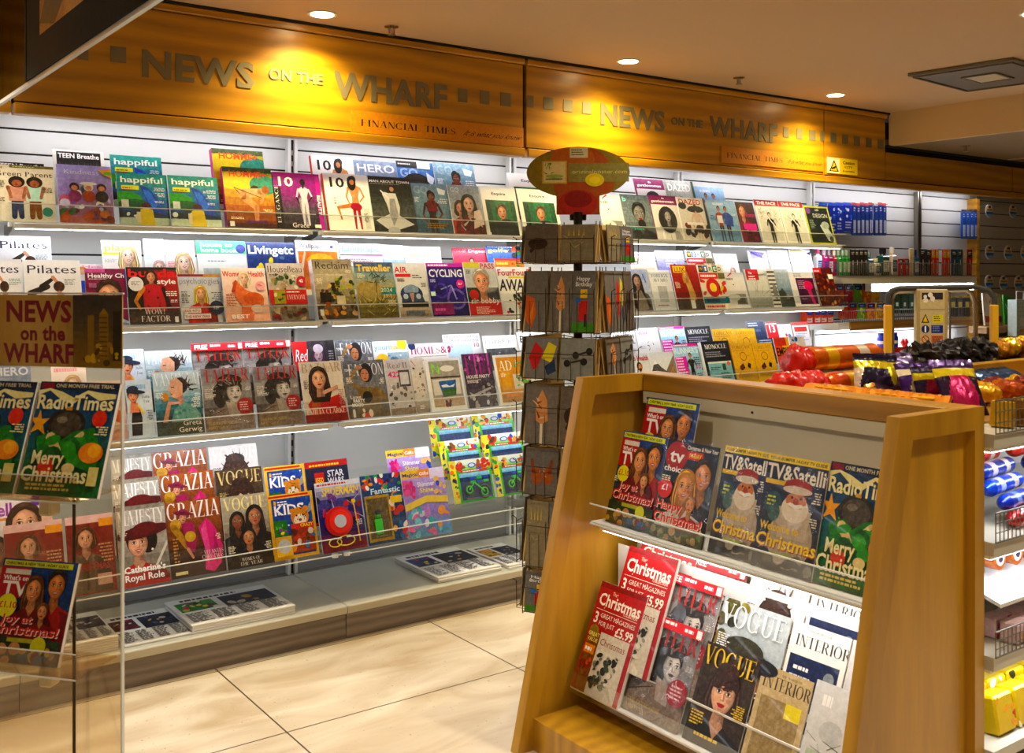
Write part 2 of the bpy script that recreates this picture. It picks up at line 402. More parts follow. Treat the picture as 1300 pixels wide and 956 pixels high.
UNREAD = {'COAST', 'SALE', 'DETAILS', 'INTERVIEW', 'FRIENDS', 'SPORT', 'TIGER', 'TOUR', 'money', 'Prima', 'Country', 'Can it last?', 'ECONOMY', 'Go', '£28', 'THE GLOBE', 'THE POST', 'THE TIMES', 'DAILY', 'cards', 'S', 'H', 'STYLE', 'FOOD', 'XO', 'TOURS'}
class Art:
    """Flat printed artwork on a W x H metre face; x and y run 0..1."""
    def __init__(s, W, Hh, seed=1):
        s.W, s.H = W, Hh; s.k = Hh/W; s.P = []; s.n = 0; s.r = random.Random(seed)
    def poly(s, pts, col, new=True):
        if new: s.n += 1
        p = clip(list(pts))
        if len(p) > 2: s.P.append((p, H(col), s.n))
        return s
    def bg(s, col): return s.poly([(0, 0), (1, 0), (1, 1), (0, 1)], col)
    def rect(s, x0, y0, x1, y1, col): return s.poly([(x0, y0), (x1, y0), (x1, y1), (x0, y1)], col)
    def ell(s, cx, cy, rx, ry, col, n=18, rot=0, a0=0, a1=2*pi, new=True):
        """ry in cover heights; rx in cover widths"""
        o = []
        for i in range(n if a1-a0 > 6.2 else n+1):
            a = a0+(a1-a0)*i/n; x, y = rx*cos(a), ry*sin(a)*s.k
            x, y = x*cos(rot)-y*sin(rot), x*sin(rot)+y*cos(rot)
            o.append((cx+x, cy+y/s.k))
        return s.poly(o, col, new)
    def dot(s, cx, cy, r, col): return s.ell(cx, cy, r, r/s.k, col)
    def limb(s, x0, y0, x1, y1, w0, w1, col):
        dx, dy = x1-x0, (y1-y0)*s.k; L = sqrt(dx*dx+dy*dy) or 1; nx, ny = -dy/L, dx/L/s.k
        s.poly([(x0+nx*w0/2, y0+ny*w0/2), (x0-nx*w0/2, y0-ny*w0/2), (x1-nx*w1/2, y1-ny*w1/2), (x1+nx*w1/2, y1+ny*w1/2)], col)
        s.ell(x0, y0, w0/2, w0/2/s.k, col, 8, new=False); return s.ell(x1, y1, w1/2, w1/2/s.k, col, 8, new=False)
    def grad(s, cols, x0=0, x1=1, y0=0, y1=1, n=10, horiz=False):
        cs = [H(c) for c in cols]; s.n += 1
        for i in range(n):
            t = (i+.5)/n*(len(cs)-1); j = min(int(t), len(cs)-2); f = t-j
            c = tuple(cs[j][q]*(1-f)+cs[j+1][q]*f for q in range(4))
            if horiz:
                a, b = x0+(x1-x0)*i/n, x0+(x1-x0)*(i+1)/n; s.poly([(a, y0), (b, y0), (b, y1), (a, y1)], c, False)
            else:
                a, b = y0+(y1-y0)*i/n, y0+(y1-y0)*(i+1)/n; s.poly([(x0, a), (x1, a), (x1, b), (x0, b)], c, False)
        return s
    def text(s, t, x, y, h, col, w=None, st='b', al='l', skew=0, rot=0):
        if t in UNREAD:     # a title too small or washed out to read in the photograph: word-shaped bars
            return s.lines(x if al != 'c' else x-(w or .3)/2, y+h*.15, w or .5, 1, col, h*.6)
        s.n += 1; polys = []; pen = 0
        for ch in t:
            g = serif(ch) if st == 's' else None
            if g:
                ps, adv = g; polys += [[(px+pen, py) for px, py in q] for q in ps]; pen += adv+.02
            else:
                gl = glyph(ch, 'r' if st == 's' else st)
                polys += [[(gl[0][i][0]+pen, gl[0][i][1]) for i in f] for f in gl[1]]; pen += gl[2]+(.03 if st == 'x' else 0)
        if not polys: return s
        hx = h*s.k if w is None else w/pen
        tot = pen*hx
        ox = x-(tot/2 if al == 'c' else tot if al == 'r' else 0)
        for q in polys:
            pts = []
            for px, py in q:
                X, Y = px*hx+py*skew*h, py*h
                if rot: X, Y = X*cos(rot)-Y*s.k*sin(rot), (X*sin(rot)/s.k+Y*cos(rot))
                pts.append((ox+X, y+Y))
            s.poly(pts, col, False)
        return s
    def lines(s, x, y, w, n, col, h=.012, gap=2.1, al='l'):
        """rows of small illegible print"""
        s.n += 1
        for i in range(n):
            L = w*s.r.uniform(.6, 1); x0 = x if al == 'l' else x-L; p = x0; yy = y-i*h*gap
            while p < x0+L:
                d = s.r.uniform(.025, .08); e = min(p+d, x0+L); s.poly([(p, yy), (e, yy), (e, yy+h), (p, yy+h)], col, False); p += d+.014
        return s
    def blobs(s, n, cols, x0=0, y0=0, x1=1, y1=1, r0=.02, r1=.09):
        for i in range(n):
            r = s.r.uniform(r0, r1); a = s.r.uniform(0, 3.1)
            s.ell(s.r.uniform(x0, x1), s.r.uniform(y0, y1), r, r*s.r.uniform(.4, 1)/s.k, s.r.choice(cols), 9, a)
        return s
    def strokes(s, n, cols, x0=0, y0=0, x1=1, y1=1, L=.2, w=.02):
        for i in range(n):
            x, y, a = s.r.uniform(x0, x1), s.r.uniform(y0, y1), s.r.uniform(0, pi); l = L*s.r.uniform(.4, 1)
            s.limb(x, y, x+cos(a)*l, y+sin(a)*l/s.k, w*s.r.uniform(.5, 1.3), w*.4, s.r.choice(cols))
        return s
    def bust(s, cx, cy, z, skin='#d8a184', hair='#3a2418', top='#a01818', long=1, hat=None, turn=0, shoulders=1, smile=1, lip='#a83038', fringe=0):
        k = s.k
        def E(dx, dy, rx, ry, col, rot=0, n=16): s.ell(cx+dx*z*k, cy+dy*z, rx*z*k, ry*z, col, n, rot)
        def Pg(pts, col): s.poly([(cx+a*z*k, cy+b*z) for a, b in pts], col)
        sk = H(skin)
        def mul(f, a=0): return tuple(min(1, c*f+a) for c in sk[:3])+(1,)
        dk, md, lt, hi = mul(.42), mul(.7), mul(1.15, .01), mul(1.4, .03)
        hr = H(hair); hl = tuple(min(1, c*2.2+.02) for c in hr[:3])+(1,); hd_ = tuple(c*.45 for c in hr[:3])+(1,)
        tp = H(top); td = tuple(c*.5 for c in tp[:3])+(1,); tl_ = tuple(min(1, c*1.5+.02) for c in tp[:3])+(1,)
        if long:
            E(0, .08, .5, .58, hair); Pg([(-.48, .1), (.48, .1), (.6, -.55*long), (.42, -1.0*long), (-.42, -1.0*long), (-.6, -.55*long)], hair)
            for q in range(7):
                x = -.56+.06*q*(1 if q < 4 else 1)+(.74 if q > 3 else 0); w_ = .022
                Pg([(x*.85-w_, .25), (x*.85+w_, .25), (x+w_*1.5, -.45*long), (x*.85, -.95*long), (x-w_, -.45*long)], hl if q % 2 else hd_)
        else:
            E(0, .14, .43, .5, hair)
            for q in range(5): E(-.3+.15*q, .5-.05*abs(q-2), .05, .09, hl if q % 2 else hd_, .3*(2-q), 8)
        Pg([(-.17, -.3), (.17, -.3), (.22, -.85), (-.22, -.85)], dk); Pg([(-.17, -.4), (.02, -.45), (.0, -.85), (-.22, -.85)], md)
        if shoulders:
            Pg([(-1.15, -2.6), (-1.12, -1.35), (-.9, -1.0), (-.55, -.86), (-.2, -.7), (0, -.95), (.2, -.7), (.55, -.86), (.9, -1.0), (1.12, -1.35), (1.15, -2.6)], top)
            Pg([(.3, -2.6), (.45, -1.2), (.3, -.9), (.9, -1.0), (1.12, -1.35), (1.15, -2.6)], td); Pg([(-.9, -2.4), (-.75, -1.1), (-.6, -.95), (-.55, -1.3), (-.6, -2.4)], tl_); Pg([(-.1, -2.5), (.02, -1.1), (.12, -2.5)], td)
            Pg([(-.22, -.7), (0, -1.06), (.22, -.7), (.12, -.62), (-.12, -.62)], md)
        def egg(f, dx, col, dy=0):
            pts = []
            for i in range(22):
                a = 2*pi*i/22; w = .36*f*(1-.24*max(0, -sin(a))**1.5); pts.append((w*cos(a)+turn*.04+dx, .5*f*sin(a)+dy))
            Pg(pts, col)
        sd = 1 if turn <= 0 else -1
        egg(1, 0, dk); egg(.96, -.02*sd, md); egg(.88, -.045*sd, skin, .01); egg(.66, -.07*sd, lt, .03); egg(.36, -.09*sd, hi, .16)
        t = turn*.09
        for sx in (-1, 1):
            E(sx*.15+t, .055, .105, .07, md); E(sx*.2+t, -.1, .08, .06, lt if sx != sd else md)
            E(sx*.15+t, .05, .078, .036, '#efe6dd'); E(sx*.15+t, .05, .036, .038, '#1c1410')
            Pg([(sx*.25+t, .13), (sx*.16+t, .19), (sx*.05+t, .15), (sx*.15+t, .155)], hair if hair < '#8' else '#5a3c20')
            Pg([(sx*.24+t, .06), (sx*.15+t, .105), (sx*.07+t, .065), (sx*.15+t, .08)], '#1c1410')
        Pg([(t*1.3-.02*sd, .05), (t*1.3+.035*sd, .04), (t*1.5+.075*sd, -.13), (t*1.5-.05*sd, -.13)], md)
        Pg([(t*1.3-.025*sd, .05), (t*1.3+.012*sd, .05), (t*1.5+.02*sd, -.11), (t*1.5-.04*sd, -.11)], hi)
        E(t*1.5-.03, -.13, .018, .01, dk); E(t*1.5+.035, -.13, .018, .01, dk)
        Pg([(-.14+t, -.225), (-.04+t, -.195), (0+t, -.205), (.04+t, -.195), (.14+t, -.225), (.05+t, -.295), (-.05+t, -.295)], lip)
        if smile > 1: Pg([(-.11+t, -.228), (.11+t, -.228), (.04+t, -.262), (-.04+t, -.262)], '#f4efe8')
        E(t, -.34, .07, .018, md)
        if fringe: Pg([(-.4, .1), (-.42, .35), (-.2, .58), (.2, .58), (.42, .35), (.4, .1), (.25, .2), (.1, .1), (-.05, .22), (-.2, .1)], hair)
        else: Pg([(-.37, -.05), (-.44, .3), (-.25, .58), (.05, .64), (.32, .54), (.44, .28), (.37, -.05), (.34, .2), (.2, .36), (.02, .45), (-.16, .38), (-.32, .2)], hair)
        Pg([(-.24, .5), (-.05, .6), (.16, .55), (.0, .53)], hl); Pg([(-.4, .2), (-.3, .42), (-.2, .5), (-.33, .44)], hl)
        if hat:
            ht = H(hat); hk_ = tuple(c*.5 for c in ht[:3])+(1,)
            E(0, .38, .95, .17, hk_, -.15); E(0, .41, .93, .14, hat, -.15); E(0, .56, .42, .26, hat); E(0, .45, .43, .07, hk_, -.1)
        return s
    def figure(s, cx, y0, h, skin='#d8a184', hair='#2a1a12', top='#333', bottom='#222', arms=1, skirt=False, lean=0):
        k = s.k; hh = h/7.6
        X = lambda d, t: cx+d*h*k+lean*t*h*k
        s.limb(X(-.05, 0), y0, X(-.04, .48), y0+.48*h, .035*h*k, .075*h*k, bottom); s.limb(X(.06, 0), y0, X(.04, .48), y0+.48*h, .035*h*k, .075*h*k, bottom)
        if skirt: s.poly([(X(-.16, .1), y0+.1*h), (X(.17, .1), y0+.1*h), (X(.07, .55), y0+.55*h), (X(-.07, .55), y0+.55*h)], bottom)
        s.poly([(X(-.075, .46), y0+.46*h), (X(.075, .46), y0+.46*h), (X(.06, .6), y0+.6*h), (X(.12, .79), y0+.79*h), (X(.04, .84), y0+.84*h), (X(-.04, .84), y0+.84*h), (X(-.12, .79), y0+.79*h), (X(-.06, .6), y0+.6*h)], top)
        if arms:
            s.limb(X(-.115, .78), y0+.78*h, X(-.17, .6), y0+.6*h, .045*h*k, .035*h*k, top); s.limb(X(-.17, .6), y0+.6*h, X(-.12, .46), y0+.46*h, .03*h*k, .022*h*k, skin)
            s.limb(X(.115, .78), y0+.78*h, X(.18, .62), y0+.62*h, .045*h*k, .035*h*k, top); s.limb(X(.18, .62), y0+.62*h, X(.09, .52), y0+.52*h, .03*h*k, .022*h*k, skin)
        s.limb(X(0, .82), y0+.82*h, X(0, .88), y0+.88*h, .04*h*k, .04*h*k, skin)
        s.ell(X(0, .94), y0+.945*h, hh*.46*k, hh*.56, hair); s.ell(X(0, .93), y0+.925*h, hh*.33*k, hh*.42, skin)
        return s
    def onto(s, mb, mat='print', y=0, eps=6e-5, x0=None, z0=0, back=False):
        """lay the artwork on the local face y (facing -Y), x centred, z up"""
        x0 = -s.W/2 if x0 is None else x0
        for p, c, n in s.P:
            mb.face([(x0+a*s.W, y-n*eps, z0+b*s.H) for a, b in p], mat, c)
        return mb
    def ontop(s, mb, z, x0, y0, mat='print', eps=6e-5):
        for p, c, n in s.P:
            mb.face([(x0+a*s.W, y0+b*s.H, z+n*eps) for a, b in p], mat, c)
        return mb
# ---------------------------------------------------------------- magazine covers
CV = {}
def cv(n):
    def d(f): CV[n] = f; return f
    return d
def head(c, t, col, h=.13, st='b', y=None, x=.04, w=.92, **k): c.text(t, x, (1-h-.03) if y is None else y, h, col, w=w, st=st, **k)
@cv('parent')
def _(c):
    c.bg('#e6ddc3'); c.rect(.25, .95, 1, 1, '#7c7334'); c.lines(.3, .965, .6, 1, '#d9cf9a', .014)
    c.text('the', .04, .93, .045, '#222', st='r', skew=.2); c.text('Green Parent', .02, .80, .085, '#2b2a24', w=.95, st='s')
    for x, w, t, b in ((.36, .2, '#d9a58e', '#3e4a63'), (.66, .2, '#bfe3cf', '#8a5a2c')):
        c.limb(x-.06, .08, x-.04, .4, .09, .12, b); c.limb(x+.06, .08, x+.04, .4, .09, .12, b)
        c.poly([(x-.14, .36), (x+.14, .36), (x+.16, .62), (x-.16, .62)], t); c.limb(x-.15, .6, x-.1, .42, .07, .05, '#b27a5c'); c.limb(x+.15, .6, x+.1, .42, .07, .05, '#b27a5c')
        c.ell(x, .7, .14, .1, '#2c1b12'); c.ell(x, .675, .085, .06, '#a8694a'); c.ell(x, .655, .03, .008, '#6a2a20')
    c.dot(.86, .18, .09, '#3f8f7a'); c.lines(.04, .7, .16, 5, '#6a6450'); c.lines(.78, .6, .18, 4, '#6a6450'); c.lines(.04, .4, .14, 3, '#6a6450')
@cv('teen')
def _(c):
    c.bg('#f4f3f0'); c.rect(.07, .05, .93, .97, '#1b1b1d'); c.text('TEEN Breathe', .1, .855, .085, '#fff', w=.8)
    for i in range(7): c.poly([(.1+.12*i, .6), (.13+.12*i, .8), (.15+.12*i, .6)], '#55585c')
    c.bust(.5, .62, .16, hair='#f0ece4', skin='#e6d6cc', top='#77808c')
@cv('lilac')
def _(c):
    c.bg('#aaa5dc'); c.grad(['#b06848', '#a492d8', '#b9b4ee'], 0, 1, 0, 1, 8)
    c.text('Kindness', .12, .84, .08, '#ecebff', w=.66, st='l')
    c.blobs(26, ['#d8d2ee', '#fff', '#7d6cc0', '#c76a86', '#4f8a5c', '#e8b24a', '#6a4c9c'], .05, .2, .95, .6, .03, .11)
    for x, s in ((.3, '#8f3f6f'), (.56, '#b4502e'), (.8, '#28282f')):
        c.ell(x, .46, .12, .1, s); c.ell(x, .62, .09, .07, '#3a211c' if x != .56 else '#efe7e0'); c.ell(x, .6, .06, .045, '#d79a7c')
    c.ell(.56, .68, .16, .03, '#f3f0ea'); c.blobs(14, ['#b3562c', '#7c3a2c', '#d7873c', '#3f7048', '#5f3c6c'], 0, .02, 1, .22, .05, .12)
    c.poly([(.75, .93), (1, .96), (1, .8), (.86, .84)], '#f2b04a'); c.rect(.86, .84, 1, .9, '#7ec04c')
@cv('happiful')
def _(c):
    c.bg('#1d5f8c'); c.grad(['#1b2f55', '#1f6fb0', '#1fa38c'], n=8); c.ell(.12, .5, .35, .14, '#3f9e3a'); c.ell(.3, .4, .3, .1, '#1f5a34')
    c.poly([(0, .12), (0, .3), (.2, .26), (.4, .34), (.55, .24), (1, .2), (1, .12)], '#2c3f52'); c.rect(0, 0, 1, .14, '#c7d6c4'); c.blobs(8, ['#23303c', '#eee'], 0, .14, .5, .24, .03, .06)
    c.poly([(.44, .78), (.62, .72), (.86, .42), (.92, .2), (.7, .24), (.55, .45)], '#2553b8'); c.poly([(.5, .7), (.62, .66), (.78, .42), (.7, .3), (.58, .46)], '#3f7ae0')
    c.poly([(.4, 0), (.42, .3), (.52, .34), (.66, .3), (.7, 0)], '#e3c70c'); c.ell(.54, .38, .09, .06, '#4a1630'); c.rect(.34, .05, .42, .25, '#e9d9b0')
    c.text('happiful', .06, .82, .115, '#e9fbf6', w=.86); c.rect(.08, .68, .42, .76, '#d9df2e'); c.lines(.1, .7, .28, 2, '#8a2a1c', .018); c.lines(.94, .72, .26, 3, '#e6eef5', al='r'); c.lines(.9, .46, .2, 2, '#e6eef5', al='r')
    c.rect(.06, .34, .2, .48, '#c9d4cf')
@cv('homme')
def _(c):
    c.bg('#caa315'); c.grad(['#5b2a16', '#b0621d', '#cfae12', '#a59a20'], n=8); c.ell(.3, .78, .42, .16, '#e2c90e'); c.ell(.82, .72, .3, .16, '#3f8f7c'); c.rect(0, .92, 1, 1, '#4a5a32')
    c.text('HOMME+', .12, .84, .1, '#ff5a12', w=.76); c.ell(.62, .62, .1, .09, '#3b2012')
    c.limb(.35, .56, .75, .6, .2, .16, '#e6b489'); c.limb(.36, .52, .62, .34, .17, .12, '#d9a274'); c.limb(.62, .34, .6, .12, .11, .08, '#c99066'); c.limb(.8, .58, .72, .42, .09, .06, '#d9a274'); c.ell(.84, .64, .08, .07, '#9c6038')
    c.limb(.2, .66, .75, .5, .012, .012, '#2b1a10'); c.limb(.2, .66, .3, .56, .012, .012, '#2b1a10'); c.rect(.4, .08, .8, .12, '#5a2a6a'); c.rect(0, 0, 1, .07, '#42201a'); c.rect(.05, .02, .14, .1, '#ddd')
@cv('tenpurple')
def _(c):
    c.bg('#7a3b78'); c.grad(['#26242c', '#4e4758', '#8c2f86', '#93308c'], n=10); c.rect(0, .94, 1, 1, '#c02a9a'); c.rect(.9, 0, 1, .94, '#b4289a'); c.text('10', .04, .76, .16, '#fff', w=.38)
    c.limb(.62, .12, .6, .5, .14, .2, '#8e8a9c'); c.figure(.62, .08, .8, '#1f1620', '#140e14', '#cfcbe0', '#d4d0e2'); c.rect(0, 0, .14, .72, '#16131a')
    c.text('BEAUTY', .9, .62, .06, '#fff', w=.42, rot=-pi/2); c.text('ELEGANCE', .08, .1, .06, '#ddd', w=.8, rot=pi/2, st='s'); c.text('Grace', .3, .03, .08, '#efe8ef', w=.36, st='r')
    c.rect(.78, .03, .92, .09, '#eee')
@cv('tenwhite')
def _(c):
    c.bg('#f1f0f0'); c.text('10', .06, .76, .17, '#17171c', w=.4); c.figure(.66, .04, .92, '#c78a62', '#1d120d', '#c9966f', '#b02a48'); c.ell(.62, .84, .1, .13, '#1d120d'); c.ell(.63, .86, .05, .05, '#c78a62')
    c.limb(.6, .45, .25, .4, .1, .06, '#c27f57'); c.limb(.25, .4, .3, .2, .05, .035, '#c27f57'); c.ell(.66, .42, .13, .07, '#a81e42'); c.text('ICON', .22, .46, .04, '#333', w=.16, rot=pi/2, st='s'); c.rect(.82, .04, .94, .4, '#dadada')
@cv('hero')
def _(c):
    c.bg('#8b9bb4'); c.text('HERO', .05, .8, .14, '#e9eef4', w=.9); c.bust(.5, .42, .34, hair='#3a2a22', top='#4b5568', skin='#caa58c')
@cv('about')
def _(c):
    c.bg('#3f4642'); c.grad(['#23262a', '#5a615c', '#2a322c', '#20261f'], n=8); c.rect(0, .93, 1, 1, '#0e0e10'); c.text('MAN ABOUT TOWN', .02, .89, .045, '#fff', w=.95); c.lines(.04, .86, .8, 1, '#bbb', .008)
    c.poly([(.42, .7), (.6, .7), (.66, .45), (.62, .3), (.95, .14), (.6, .05), (.3, .05), (.06, .2), (.4, .32), (.36, .5), (.28, .68), (.34, .72)], '#e3e3e4'); c.poly([(.44, .6), (.56, .6), (.6, .3), (.46, .1), (.4, .3)], '#a9abb0'); c.ell(.52, .79, .075, .06, '#1d1512'); c.ell(.52, .775, .05, .045, '#c99a84'); c.limb(.26, .74, .42, .6, .03, .05, '#efefef'); c.ell(.45, .02, .14, .07, '#c8c8cc')
@cv('gqteal')
def _(c):
    c.bg('#6d8fa6'); c.grad(['#49677c', '#7a9db2', '#86a3b4'], n=6); c.text('GQ', .06, .8, .15, '#9fb7c6', w=.4); c.poly([(.72, .93), (.95, .88), (.9, .78), (.74, .8)], '#eef4f7'); c.figure(.5, -.35, 1.2, '#7a4c34', '#120d0b', '#3d2a2c', '#3a3d46')
    c.poly([(.36, .44), (.66, .44), (.62, .66), (.4, .66)], '#7d1f2a'); c.bust(.52, .72, .2, '#7a4c34', '#120d0b', '#2f3a44', long=0, shoulders=0); c.lines(.95, .68, .3, 3, '#f0f4f6', .018, al='r'); c.lines(.3, .18, .6, 3, '#c9a24a', .02)
@cv('gqblue')
def _(c):
    c.bg('#2b55b4'); c.grad(['#223a80', '#4a76c8', '#5f86b8'], n=6); c.text('GQ', .06, .72, .16, '#a9bbd6', w=.5); c.ell(.5, .56, .42, .24, '#1a1210'); c.bust(.55, .46, .3, '#b07a5a', '#1a1210', '#dfe6ef', long=0); c.rect(0, .9, .55, 1, '#0d0d12'); c.lines(.04, .94, .44, 1, '#ddd', .02); c.rect(.55, .88, .9, 1, '#e9eef6'); c.poly([(.78, .82), (.98, .72), (.9, .58), (.78, .66)], '#dfe9fa')
@cv('couple')
def _(c):
    c.bg('#b6b4b5'); c.grad(['#cfcac8', '#aab1ba', '#8f9aa5'], n=6); c.bust(.3, .52, .26, '#c79a84', '#4a3028', '#a6433c', long=.6); c.bust(.58, .6, .34, '#dcb6a4', '#15110f', '#7d2c34', long=1.3); c.poly([(.62, .1), (.98, .2), (.9, .5), (.7, .46)], '#e8d7d0'); c.strokes(16, ['#6c1f28', '#2b2529', '#d8c9c2', '#9a3b3e'], .3, 0, .95, .34, .2, .05); c.text('GQ', .05, .84, .1, '#c8ced6', w=.28)
@cv('esquire')
def _(c):
    c.bg('#f1f1ee'); c.text('Esquire', .3, .83, .055, '#111', w=.4); c.rect(.1, .05, .92, .72, '#1c5a3c'); c.grad(['#122c20', '#2f8a5a', '#1b4a34'], .1, .92, .05, .72, 6, True); c.poly([(.1, .05), (.92, .05), (.92, .18), (.5, .3), (.1, .22)], '#16191b'); c.bust(.52, .46, .3, '#c99a7c', '#5a4634', '#1a1c1f', long=0); c.ell(.6, .2, .24, .13, '#1a1f22')
@cv('grey_man')
def _(c):
    c.bg('#5f6b73'); c.grad(['#3c464c', '#7d8a92', '#56636b'], n=8); c.bust(.55, .56, .44, '#7b7b7c', '#1c1e20', '#2b3034', long=0); c.ell(.57, .34, .13, .1, '#25272a'); c.text('b', .04, .84, .1, '#8fdbe0', w=.14); c.text('Men', .1, .2, .07, '#5ec8bc', w=.5, st='r')
@cv('gentle')
def _(c):
    c.bg('#e6e4e6'); c.rect(0, .79, 1, 1, '#87145f'); c.rect(0, 0, .06, 1, '#87145f'); c.text('the', .48, .92, .04, '#fff'); c.text('gentlewoman', .1, .84, .055, '#fff', w=.8); c.bust(.55, .5, .3, '#9a9798', '#1d1c20', '#e6e4e6', long=1.2); c.ell(.55, .45, .32, .3, '#232226'); c.bust(.56, .52, .26, '#a5a2a3', '#232226', '#ccc', long=.9, shoulders=0)
@cv('dazed')
def _(c):
    c.bg('#dedad6'); c.text('DAZED', .05, .84, .12, '#c81c24', w=.8); c.ell(.16, .8, .14, .08, '#151315'); c.ell(.6, .72, .3, .07, '#151315'); c.figure(.6, -.2, 1.02, '#c69a84', '#151315', '#d8c3b4', '#d8cdc2'); c.ell(.6, .75, .26, .06, '#151315'); c.blobs(14, ['#1a181b', '#352a2c', '#7a2c2c'], .1, .1, .95, .35, .06, .13); c.rect(.2, .36, .8, .42, '#f0efee'); c.rect(.93, 0, 1, 1, '#13334a')
@cv('dazedgreen')
def _(c):
    c.bg('#b8bdb6'); c.grad(['#8c9088', '#d4d6d2'], 0, 1, 0, 1, 6, True); c.text('DAZED', .08, .78, .15, '#f6f6f4', w=.8); c.ell(.5, .6, .3, .05, '#1a191b'); c.bust(.5, .5, .25, '#a8a29c', '#1a191b', '#444'); c.rect(.92, 0, 1, 1, '#10624f')
@cv('bluemen')
def _(c):
    c.bg('#93b9dc'); c.grad(['#7fa8cf', '#a9caea'], n=5); c.text('FRIENDS', .22, .86, .09, '#dbeaf8', w=.5, st='r')
    for x, t in ((.38, '#a24a3c'), (.62, '#2148a0')): c.figure(x, -.02, .86, '#a97a60', '#16110f', t, '#171a20')
    c.poly([(.5, .42), (.8, .36), (.84, .6), (.7, .7), (.52, .68)], '#2350a8'); c.poly([(.28, .44), (.46, .44), (.46, .62), (.28, .62)], '#e5e1e2'); c.lines(.05, .6, .2, 3, '#2c5db4', .02); c.lines(.8, .66, .16, 2, '#e4eefa')
@cv('pinkdark')
def _(c):
    c.bg('#3a1c24'); c.bust(.3, .76, .3, '#d9a488', '#5a2a20', '#7a1f3c', smile=2); c.text('Woman', .34, .62, .12, '#e0388e', w=.6, st='r'); c.rect(.2, .28, .9, .46, '#d6479c'); c.blobs(8, ['#8c2f52', '#1d0f14', '#c98ba0'], .1, 0, 1, .3, .05, .14)
@cv('face')
def _(c):
    c.bg('#e3e1dd'); c.rect(0, .86, 1, 1, '#b3142c'); c.text('THE FACE', .1, .895, .07, '#fff', w=.8); c.rect(.06, .05, .95, .82, '#c9c8c6'); c.strokes(30, ['#5a5a5c', '#8f8f90', '#f2f2f2'], .1, .45, .9, .8, .14, .018); c.figure(.5, -.1, .8, '#c8c4c0', '#15151a', '#1b1b1e', '#1b1b1e'); c.limb(.4, .62, .72, .3, .03, .03, '#f0f0f0')
@cv('design')
def _(c):
    c.bg('#cfd92a'); c.rect(.05, .04, .95, .96, '#1e2b27'); c.text('DESIGN', .3, .7, .1, '#e6ece8', w=.6, st='r'); c.dot(.16, .88, .09, '#8a5aa8'); c.text('hello', .45, .88, .05, '#ddd'); c.lines(.12, .62, .22, 7, '#9fb0a6', .016); c.poly([(.5, .5), (.72, .55), (.95, .2), (.95, .04), (.7, .1)], '#cfd6d4'); c.ell(.72, .5, .16, .1, '#aeb9b6'); c.dot(.85, .14, .08, '#444a48')
# second shelf
@cv('pilates')
def _(c):
    c.bg('#f0f1f4'); c.text('Pilates', .04, .8, .12, '#23264a', w=.9, st='r'); c.limb(.3, .6, .5, .72, .1, .06, '#2b2422'); c.limb(.5, .74, .62, .62, .07, .05, '#d9a58a'); c.limb(.1, .5, .4, .6, .12, .1, '#2b2422'); c.ell(.6, .6, .1, .08, '#4a3024'); c.limb(.6, .5, .8, .3, .1, .08, '#c99278'); c.lines(.7, .7, .26, 4, '#9aa', .012)
@cv('healthy')
def _(c):
    c.bg('#8c2b55'); c.rect(0, .93, .5, 1, '#d46a9c'); c.text('Healthy Ch', .06, .84, .075, '#fff', w=.92); c.lines(.08, .81, .6, 1, '#f0cfe0', .014); c.bust(.56, .5, .5, '#dba888', '#3a2018', '#c9d3e6', long=0, smile=2); c.rect(.08, .66, .26, .74, '#a06a88'); c.lines(.08, .5, .2, 4, '#eed')
@cv('edge_woman')
def _(c):
    c.bg('#e8dcd6'); c.text('Health', .1, .88, .08, '#f09ac8', w=.8); c.ell(.1, .8, .14, .12, '#c98f4a'); c.ell(.12, .76, .09, .08, '#e2b394'); c.rect(0, 0, .4, .5, '#3a62c8'); c.lines(.5, .7, .4, 5, '#aaa')
@cv('burda')
def _(c):
    c.bg('#151214'); c.rect(.5, .2, 1, .95, '#8e0f1a'); c.grad(['#151214', '#a8121c', '#c8202a'], .55, 1, .1, .9, 8); c.text('burda', .02, .83, .14, '#e8151c', w=.96); c.bust(.48, .82, .2, '#dca588', '#3a1a14', '#c41c2c', long=.9, shoulders=0); c.poly([(.3, .66), (.42, .7), (.56, .7), (.7, .64), (.74, .2), (.66, .1), (.34, .12), (.3, .3)], '#c4202f'); c.blobs(12, ['#5a0c16', '#8e1622'], .34, .15, .68, .62, .015, .03); c.limb(.3, .62, .14, .4, .1, .07, '#d68c34'); c.limb(.14, .4, .22, .26, .07, .05, '#c27a2c'); c.limb(.7, .62, .8, .3, .08, .07, '#2a1216'); c.dot(.17, .7, .15, '#e6e6ea'); c.lines(.08, .73, .18, 3, '#888'); c.text('style', .58, .7, .085, '#fff', w=.38); c.lines(.96, .55, .26, 3, '#fff', .016, al='r'); c.lines(.96, .4, .2, 2, '#fff', .014, al='r'); c.rect(0, 0, 1, .22, '#40302a'); c.text('WOW!', .3, .17, .09, '#e9e0da', w=.4, st='s'); c.text('FACTOR', .22, .04, .1, '#e9e0da', w=.58, st='s'); c.rect(.88, .02, .95, .12, '#ddd')
